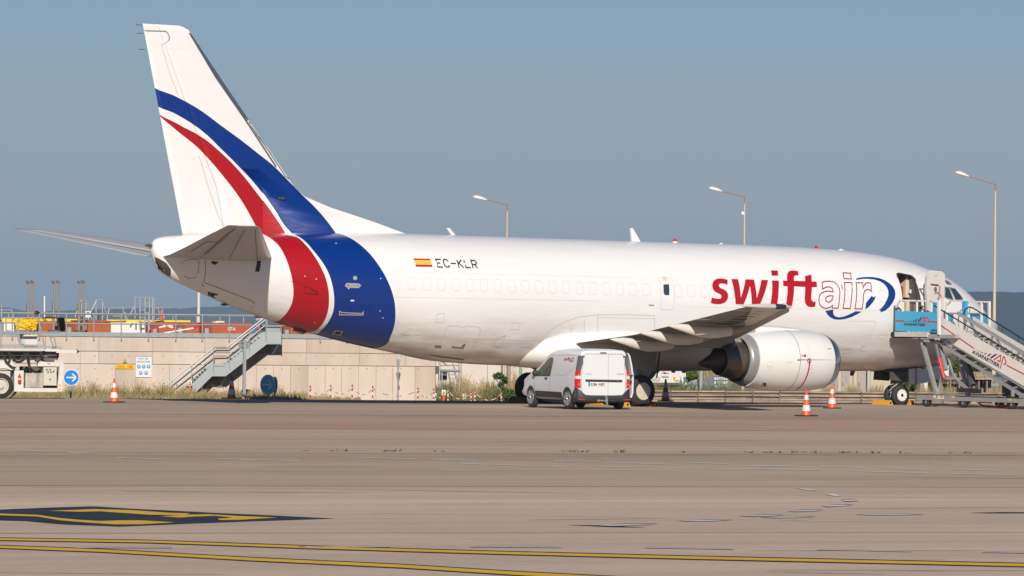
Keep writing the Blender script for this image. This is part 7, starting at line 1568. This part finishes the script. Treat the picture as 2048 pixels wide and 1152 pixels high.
# ------------------------------------------------------------------ low stepped kerb wall on the right
KF = Frame(EF.W(0, -9.5, 0), EANG)
kw = thing('kerb_wall', 'low weathered kerb wall of three stone courses behind the engine and nose wheels', 'wall', KF.pt(1700, 805))
M_k = [mat('kerb_stone_%s' % n, c, .9, var=.8, vs=3.0, bump=.6, bs=9, col2=c2, stretch=(.5, .5, 2)) for n, c, c2 in (('a', (.40, .31, .235), (.15, .115, .09)), ('b', (.33, .265, .205), (.12, .095, .075)), ('c', (.44, .345, .265), (.18, .14, .11)))]
rnd = random.Random(21); meshes = {}
v_rows = [(783.4, 790.2, 0), (790.8, 797.3, .10), (797.9, 806, .20)]
for ri, (v0, v1, off) in enumerate(v_rows):
    u = 1287
    while u < 2130:
        w = 54.5; a0 = KF.ac(u, v0, off)[0]+.02; a1 = KF.ac(u+w, v0, off)[0]-.02; c1_ = KF.ac(1700, v0, off)[1]; c0_ = KF.ac(1700, v1, off)[1] if ri < 2 else -.5
        d = rnd.uniform(-.02, .02)+off; hh = c1_-c0_; tt = c1_+rnd.uniform(-.008, .008); mb = MB(); pr = [(-.5, c0_), (d-.09, c0_), (d-.07, c0_+hh*.5), (d-.02, tt-.055), (d+.012, tt-.045), (d+.0, tt), (-.5, tt)]
        A = [KF.W(a0, p, q) for p, q in pr]; B = [KF.W(a1, p, q+rnd.uniform(-.006, .006)) for p, q in pr]; n7 = len(pr); mb.add(A+B, [(i, (i+1) % n7, n7+(i+1) % n7, n7+i) for i in range(n7)]+[tuple(range(n7)), tuple(range(n7, 2*n7))])
        mb.build('stone_block', rnd.choice(M_k), kw); u += w
# ------------------------------------------------------------------ things beyond the kerb wall
TF = Frame(EF.W(0, -20, 0), EANG)
t = thing('tank_trailer', 'white fuel trailer with small red emblem, seen beneath the wing past the wheel', 'trailer', TF.pt(1330, 800)); M_tw = mat('trailer_white', (.62, .61, .59), .5, var=.15, vs=2)
mb = MB(); mb.prism([TF.pt(u, v, 0) for u, v in ((1268, 735), (1368, 735), (1371, 740), (1373, 765), (1375, 790), (1366, 790), (1364, 766), (1268, 766))], -TF.n*2); mb.build('body', M_tw, t)
srect(TF, 1296, 765, 1364, 770, .02, -1.5, 'bumper', M_sdark, t); srect(TF, 1296, 771, 1364, 790, -.3, -1.5, 'underbody', M_mach, t)
srect(TF, 1300, 771, 1314, 779, -.1, -.25, 'orange_box', M_cor, t)
mb = MB(); fline(mb, TF, [(1322, 746), (1338, 747)], .02, .01); fline(mb, TF, [(1326, 743), (1334, 747.5)], .02, .012); mb.build('emblem', M_pblk, t); mb = MB(); mb.lathe(TF.pt(1330, 746.5, .01), TF.n, [(0, .04), (.004, .001)], 10); mb.build('emblem', M_pred, t)
p0 = TF.pt(1324, 755.5, .01); text('lettering', 'sasca', p0, TF.ex, (0, 0, 1), .085, mat('print_navy', (.02, .05, .18), .5), t, .25, bold=.02); text('lettering', '25', TF.pt(1304, 761.5, .01), TF.ex, (0, 0, 1), .08, M_pblk, t, .09)
mb = MB(); c = TF.pt(1315, 758, .01)
for k in range(20): a, b2 = 2*math.pi*k/20, 2*math.pi*(k+1)/20; mb.bar(c+TF.ex*math.cos(a)*.08+Vector((0, 0, math.sin(a)*.08)), c+TF.ex*math.cos(b2)*.08+Vector((0, 0, math.sin(b2)*.08)), .018, .004, up=TF.n)
mb.bar(c-TF.ex*.055+Vector((0, 0, .055)), c+TF.ex*.055-Vector((0, 0, .055)), .018, .004, up=TF.n); mb.build('prohibition_mark', mat('print_faded_red', (.45, .15, .12), .6), t)
srect(TF, 1346.5, 754, 1352, 762, .01, 0, 'hazard_plate', M_syel, t); fpoly(TF, 'hazard_plate', [(1347, 754.5), (1351.5, 754.5), (1347, 758)], M_pred, t, .016, .003)
for u in (1355, 1361): srect(TF, u-1.5, 760, u+1.5, 762, .01, 0, 'marker_lamp', M_sdark, t)
IF_ = Frame(EF.W(0, -13, 0), EANG)
t = thing('ibc_container', 'white caged liquid container beyond the kerb wall beneath the engine', 'container', IF_.pt(1440, 790)); srect(IF_, 1428, 752, 1456, 790, -.05, -1, 'tank', mat('ibc_plastic', (.60, .60, .57), .5, var=.2, vs=3), t); srect(IF_, 1438, 757, 1447, 770, -.02, -.05, 'label_plate', M_gsteel, t)
for k in range(7): mb = MB(); u = 1428+k*4.7; mb.bar(IF_.pt(u, 752, 0), IF_.pt(u, 790, 0), .02); mb.build('cage_bar', M_steel, t)
for k in range(5): mb = MB(); v = 752+k*8; mb.bar(IF_.pt(1428, v, 0), IF_.pt(1456, v, 0), .02); mb.build('cage_bar', M_steel, t)
t = thing('tarpaulin', 'grey and blue tarpaulin over a heap beside the white trailer', 'tarpaulin', IF_.pt(1392, 790)); rnd = random.Random(3)
for m, prof, nm in ((mat('tarp_grey', (.42, .42, .42), .7, var=.3, vs=5), [(1373, 768), (1380, 763), (1390, 759), (1402, 757)], 'grey_sheet'), (mat('tarp_blue', (.01, .10, .50), .45, var=.3, vs=6), [(1389, 768), (1396, 762), (1404, 763.5), (1409, 772)], 'blue_sheet')):
    rows = []
    for k in range(7): rows.append([IF_.pt(u+rnd.uniform(-.6, .6), v+k*3.6+rnd.uniform(-.6, .6), (.1 if nm[0] == 'b' else 0)+.14*k+rnd.uniform(-.05, .05)) for u, v in prof])
    mb = MB(); mb.grid(rows); mb.grid([rows[0], [p-IF_.n*.8-Vector((0, 0, .3)) for p in rows[0]]]); mb.build(nm, m, t, smooth=40)
# beige service building
HB = Frame(EF.W(0, -30, 0), EANG)
t = thing('service_building', 'low beige building with grey doors beyond the engine and nose wheel', 'building', HB.pt(1710, 790)); M_bb = mat('building_beige', (.50, .42, .32), .85, var=.15, vs=.8); M_bd = mat('door_taupe', (.36, .32, .275), .7, var=.15, vs=2)
zt_ = HB.ac(1700, 728)[1]
mb = MB(); mb.fbox(HB, HB.ac(1600, 760)[0], HB.ac(1803, 760)[0], -6, -.05, GZ, zt_); mb.build('wall', M_bb, t)
mb = MB(); mb.fbox(HB, HB.ac(1598, 760)[0], HB.ac(1805, 760)[0], -6.1, .1, zt_, zt_+.15); mb.build('roof_edge', M_bd, t)
for u0, u1 in ((1652, 1672), (1683, 1700), (1715, 1732)):
    srect(HB, u0, 741, u1, 790, 0, -.05, 'door', M_bd, t); mb = MB(); p = HB.pt(u0+3 if u0 > 1660 else u1-3, 765, .03); mb.bar(p, p-Vector((0, 0, .12)), .02); mb.build('door_hinge', M_sdark, t)
fpoly(HB, 'pictogram', [(1669, 757), (1672, 757), (1672, 765), (1669, 765)], M_sblue, t, .012, .003); fpoly(HB, 'pictogram', [(1690.5, 752), (1692.5, 750), (1694, 754), (1693.5, 766), (1691.5, 766), (1690.5, 760)], M_steel, t, .012, .003)
for u in (1676, 1707): mb = MB(); mb.bar(HB.pt(u, 742, .03), HB.pt(u, 790, .03), .12, .06); mb.build('pilaster', mat('pilaster_cream', (.52, .45, .35), .8), t)
p = HB.pt(1737.5, 760, .5); mb = MB(); mb.tube((p.x, p.y, GZ), (p.x, p.y, zt_), .07, n=14); mb.build('column', mat('column_grey', (.40, .41, .42), .6), t, smooth=True)
CFm = Frame(EF.W(0, -13, 0), EANG)
t = thing('electric_cabinet', 'taupe and white electrical cabinet under the nose', 'cabinet', CFm.pt(1848, 790)); srect(CFm, 1841, 757, 1856, 788, 0, -.4, 'body', mat('cabinet_taupe', (.30, .26, .225), .7), t); srect(CFm, 1848.5, 759, 1855, 783, .03, 0, 'door', M_white, t); srect(CFm, 1853, 761.5, 1854.2, 765, .05, .03, 'lock', M_sdark, t); srect(CFm, 1840, 756, 1857, 757.5, .04, -.44, 'cap', M_steel, t)
# timber shelter
t = thing('timber_shelter', 'open timber shelter with tan roof panels behind the foot of the stairs', 'shelter', CFm.pt(1945, 790)); M_wd = [mat('timber_%s' % n, c, .85, var=.6, vs=6, stretch=(1, 1, .2), col2=tuple(x*.55 for x in c)) for n, c in (('tan', (.34, .25, .17)), ('grey', (.27, .22, .175)), ('dark', (.13, .10, .075)))]; M_rf = mat('roof_panel_tan', (.46, .33, .21), .8, var=.3, vs=2)
rnd = random.Random(2); k = 0; u = 1880
while u < 2006:
    srect(CFm, u, 757.5+rnd.uniform(-.5, .5), u+2.6, 790, -.5+rnd.uniform(-.02, .02), -.53, 'slat', M_wd[rnd.choice((0, 1, 1, 2, 2))], t); u += rnd.choice((2.9, 3.3, 4.2))
for u in (1882, 1900, 1918, 1932, 1946, 1957, 1973): srect(CFm, u, 756, u+2.4, 790, .05, -.05, 'post', M_wd[1], t)
for i in range(4):
    for j in range(2):
        u0 = 1917+i*16.5+j*2; v0 = 743.5+j*7; mb = MB(); mb.prism([CFm.pt(u0, v0, -1.2+.7*j), CFm.pt(u0+15.6, v0, -1.2+.7*j), CFm.pt(u0+17.3, v0+6.3, -.55+.7*j), CFm.pt(u0+1.7, v0+6.3, -.55+.7*j)], (0, 0, -.04)); mb.build('roof_panel', M_rf, t)
for k in range(10): u = 1889+k*2.5; srect(CFm, u, 746, u+1.3, 757, -.3, -.33, 'slat', M_wd[0], t)
mb = MB(); mb.bar(CFm.pt(1884, 757, 0), CFm.pt(1988, 757.5, 0), .07); mb.build('beam', M_wd[1], t)
t = thing('steel_post', 'steel post with a crossbar in front of the timber shelter', 'post', CFm.pt(1991, 790, .8)); mb = MB(); mb.bar(CFm.pt(1991, 760, .8), CFm.pt(1991, 790, .8), .06); mb.build('post', M_steel, t); mb = MB(); mb.bar(CFm.pt(1982, 770, .83), CFm.pt(1998, 769.5, .83), .05, .1); mb.build('crossbar', M_steel, t)
# ------------------------------------------------------------------ plants
def leafmat(nm, c, c2, tr=.25):
    m = mat(nm, c, .75, var=.9, vs=1.6, col2=c2, spec=.2); b = m.node_tree.nodes['Principled BSDF']; return m
M_hg = leafmat('hedge_green', (.060, .105, .018), (.025, .05, .012)); M_hg2 = leafmat('bush_green', (.085, .14, .03), (.035, .06, .015)); M_ol = leafmat('olive_green', (.15, .145, .055), (.075, .085, .03)); M_straw = leafmat('dry_straw', (.40, .30, .15), (.22, .16, .08)); M_straw2 = leafmat('dry_grass', (.30, .235, .115), (.15, .125, .05)); M_agave = leafmat('agave_leaf', (.22, .29, .21), (.13, .19, .13))
def leaves(nm, F, boxes, n, m, size, par=None, seed=1, kind=None, zb=None):
    """leaf quads through ellipsoid clumps; boxes: (u, v, radius u px, radius v px, b, depth m)"""
    rnd = random.Random(seed); mb = MB(); tot = sum(b[2]*b[3] for b in boxes)
    for (u, v, ru, rv, b, dp) in boxes:
        for _ in range(int(n*ru*rv/tot)):
            while True:
                x, y, z = rnd.uniform(-1, 1), rnd.uniform(-1, 1), rnd.uniform(-1, 1); r2 = x*x+y*y+z*z
                if r2 < 1 and (r2 > .25 or rnd.random() < .4): break
            c = F.pt(u+x*ru, v-y*rv, b+z*dp); s_ = size*rnd.uniform(.6, 1.4); d1 = Vector((rnd.uniform(-1, 1), rnd.uniform(-1, 1), rnd.uniform(-.6, 1))).normalized(); d2 = d1.cross(Vector((rnd.uniform(-1, 1), rnd.uniform(-1, 1), rnd.uniform(-1, 1)))).normalized()
            mb.add([c-d1*s_, c+d2*s_*.4, c+d1*s_, c-d2*s_*.4], [(0, 1, 2, 3)])
    o = mb.build(nm, m, par, fix=False)
    if kind: o['kind'] = kind
    return o
def grass(nm, F, u0, u1, b0, b1, n, h0, h1, m, seed, label=None, zg=None, w=.012, hf=None, head=False):
    rnd = random.Random(seed); mb = MB(); zg = GZ if zg is None else zg
    for _ in range(n):
        u = rnd.uniform(u0, u1); b = rnd.uniform(b0, b1); a = F.ac(u, 790, b)[0]; o_ = F.W(a, b, zg); cl = .55+.45*math.sin(u*.11+seed)*math.sin(u*.031+seed*2)+.25*math.sin(u*.37); h = rnd.uniform(h0, h1)*(max(.25, cl) if hf is None else hf(u)*rnd.uniform(.6, 1)); l = Vector((rnd.uniform(-.35, .35), rnd.uniform(-.35, .35), 1))*h
        s_ = F.ex*w*rnd.uniform(.6, 1.3); k = o_+l*.55+Vector((0, 0, h*.06)); mb.add([o_-s_, o_+s_, k+s_*.7, k-s_*.7, o_+l], [(0, 1, 2, 3), (3, 2, 4)])
        if head and rnd.random() < .35: mb.add([o_+l, o_+l+s_*1.3+Vector((0, 0, .025)), o_+l+Vector((0, 0, .06)), o_+l-s_*1.3+Vector((0, 0, .025))], [(0, 1, 2, 3)])
    o = mb.build(nm, m, None, fix=False); tag(o, label, nm.replace('_', ' '), None, 'stuff'); return o
WH = lambda u: float(np.interp(u, [100, 160, 200, 330, 400, 580, 620, 690], [.5, .95, .8, .9, .6, .6, .35, .25]))*(.72+.28*math.sin(u*.21)*math.sin(u*.073+1))
WW = WF; bw0, bw1 = .3, 3.2
grass('dry_weeds', WW, -60, 690, bw0, bw1, 6500, .45, 1.1, M_straw, 3, 'straw-coloured weeds at the foot of the concrete wall', head=True, hf=WH)
grass('green_weeds', WW, -60, 690, bw0, bw1+1, 6500, .3, .9, M_ol, 8, 'olive green weeds at the foot of the concrete wall', w=.016, hf=WH)
grass('low_grass', WW, -60, 720, .5, 5, 17000, .25, .50, M_straw2, 12, 'short dry grass below the wall', w=.02, hf=lambda u: (.9 if u < 610 else .5)*(.85+.15*math.sin(u*.3)))
grass('dry_grass', LS, 872, 1300, -4, 1, 6000, .5, 1.5, M_straw, 6, 'tall dry grass beneath the fuselage and before the white building', head=True, hf=lambda u: .55+.45*math.sin(u*.09)*math.sin(u*.023))
grass('green_grass', LS, 872, 1300, -3, 2, 5000, .4, 1.0, M_ol, 9, 'green undergrowth beneath the fuselage', hf=lambda u: .6+.4*math.sin(u*.07+2))
grass('reeds', TF, 1360, 1450, -3, -1, 5000, 1.6, 2.3, M_straw, 14, 'brown reeds behind the grey pole and blue tarpaulin', w=.02, hf=lambda u: .95)
grass('green_undergrowth', IF_, 1290, 1480, -1, 3, 6500, .5, 1.1, M_ol, 15, 'undergrowth along the top of the kerb wall', hf=lambda u: .8)
grass('verge_grass', IF_, 1600, 2100, -1, 3, 9000, .6, 1.0, M_straw2, 16, 'dry verge grass above the kerb wall by the nose wheel', hf=lambda u: .7+.3*math.sin(u*.13))
sh = thing('bush', 'bright green rounded bush beyond the chain barrier next to the wheel', 'bush', LS.pt(1012, 800)); leaves('foliage', LS, [(1000, 794, 14, 9, 1.5, .5), (1018, 791, 16, 12, 1.5, .6), (1036, 796, 14, 8, 1.5, .5)], 3500, M_hg2, .05, sh, 4)
sp_ = thing('sapling', 'thin leafy sapling beside the concrete pole', 'tree', LS.pt(1004, 800))
mb = MB()
for pts in ([(1003, 800), (1002, 775), (999, 752)], [(1002, 780), (1008, 768), (1012, 756)], [(1002, 772), (993, 760), (990, 750)]): mb.path([LS.pt(u, v, .5) for u, v in pts], .015, 5)
mb.build('trunk', mat('bark', (.12, .08, .05), .9), sp_); leaves('crown', LS, [(999, 751, 9, 6, .5, .3), (991, 753, 5, 5, .5, .2), (1010, 760, 6, 7, .5, .3), (1002, 770, 5, 6, .5, .3), (1008, 781, 6, 6, .5, .3)], 420, M_hg2, .075, sp_, 9)
for lab, bx, m, seed, n in (('long dark green hedge behind the nose gear and the stairs legs', [(1806+k*17, 764-(k % 3)*3-k*1.8, 18, 22+k*2.4, -7, 1.0) for k in range(11)], M_hg2, 31, 30000), ('taller olive shrub rising behind the timber shelter', [(1908, 735, 14, 16, -8, .8), (1925, 733, 13, 14, -8, .8), (1945, 745, 16, 12, -8, .8), (1965, 752, 14, 9, -8, .8)], M_ol, 33, 3500)):
    h = thing('hedge' if seed == 31 else 'shrub', lab, 'hedge' if seed == 31 else 'shrub', CFm.pt(bx[0][0]+60, 790, -7)); leaves('foliage', CFm, bx, n, m, .06, h, seed)
    mb = MB()
    for (u, v, *_r) in bx: mb.path([CFm.pt(u, 795, -7), CFm.pt(u+2, v+4, -7)], .02, 5)
    mb.build('stems', MATS['bark'], h)
h = thing('shrub', 'green shrub behind the blue tarpaulin by the grey pole', 'shrub', TF.pt(1385, 790)); leaves('foliage', TF, [(1383, 752, 13, 12, -.5, .8), (1372, 758, 8, 10, -.5, .6)], 2600, M_hg2, .06, h, 41)
def agave(u, v, s_, lab, F=IF_, b=1.6, seed=1):
    rnd = random.Random(seed); o_ = F.pt(u, v+8, b); t = thing('agave', lab, 'plant', o_, 0, 'agave plants on the kerb wall')
    for k in range(11):
        a = 2*math.pi*k/11+rnd.uniform(-.3, .3); el = rnd.uniform(.7, 1.35); d = Vector((math.cos(a)*math.cos(el), math.sin(a)*math.cos(el), math.sin(el))); sd_ = d.cross(Vector((0, 0, 1))).normalized(); l = s_*rnd.uniform(.8, 1.25)
        rows = [[o_+d*(l*f)+Vector((0, 0, -.25*l*f*f*math.cos(el)))+sd_*(x*w*.5*s_)-d.cross(sd_)*(abs(x)*.02) for x in (-1, 0, 1)] for f, w in ((0, .14), (.3, .17), (.65, .12), (1, .005))]
        mb = MB(); mb.grid(rows); mb.build('leaf', M_agave, t, fix=False)
for k, (u, v, s_, lab) in enumerate(((1366, 774, .55, 'spiky grey-green agave in front of the white trailer'), (1386, 776, .45, 'low agave before the grey tarpaulin'), (1415, 776, .42, 'small agave right of the grey pole'), (1437, 775, .45, 'agave in front of the caged container'), (1455, 776, .42, 'agave right of the caged container, next to the engine'))): agave(u, v, s_, lab, seed=k+2)
# ------------------------------------------------------------------ haze: the air between here and the far shore
hz = MB(); hz.box(-9000, 12000, -2000, 14000, -15.5, 140); hazeo = hz.build('haze', M_white, None); hazeo.data.materials.clear()
mh = bpy.data.materials.new('haze_air'); mh.use_nodes = True; t_ = mh.node_tree; t_.nodes.clear(); pv = nn(t_, 'ShaderNodeVolumePrincipled'); pv.inputs['Color'].default_value = (.52, .75, 1.0, 1); pv.inputs['Density'].default_value = HAZE; pv.inputs['Anisotropy'].default_value = 0.0
mo = nn(t_, 'ShaderNodeOutputMaterial'); t_.links.new(pv.outputs[0], mo.inputs['Volume']); hazeo.data.materials.append(mh); tag(hazeo, 'thin bluish haze over the lagoon and the hills', None, None, 'stuff')
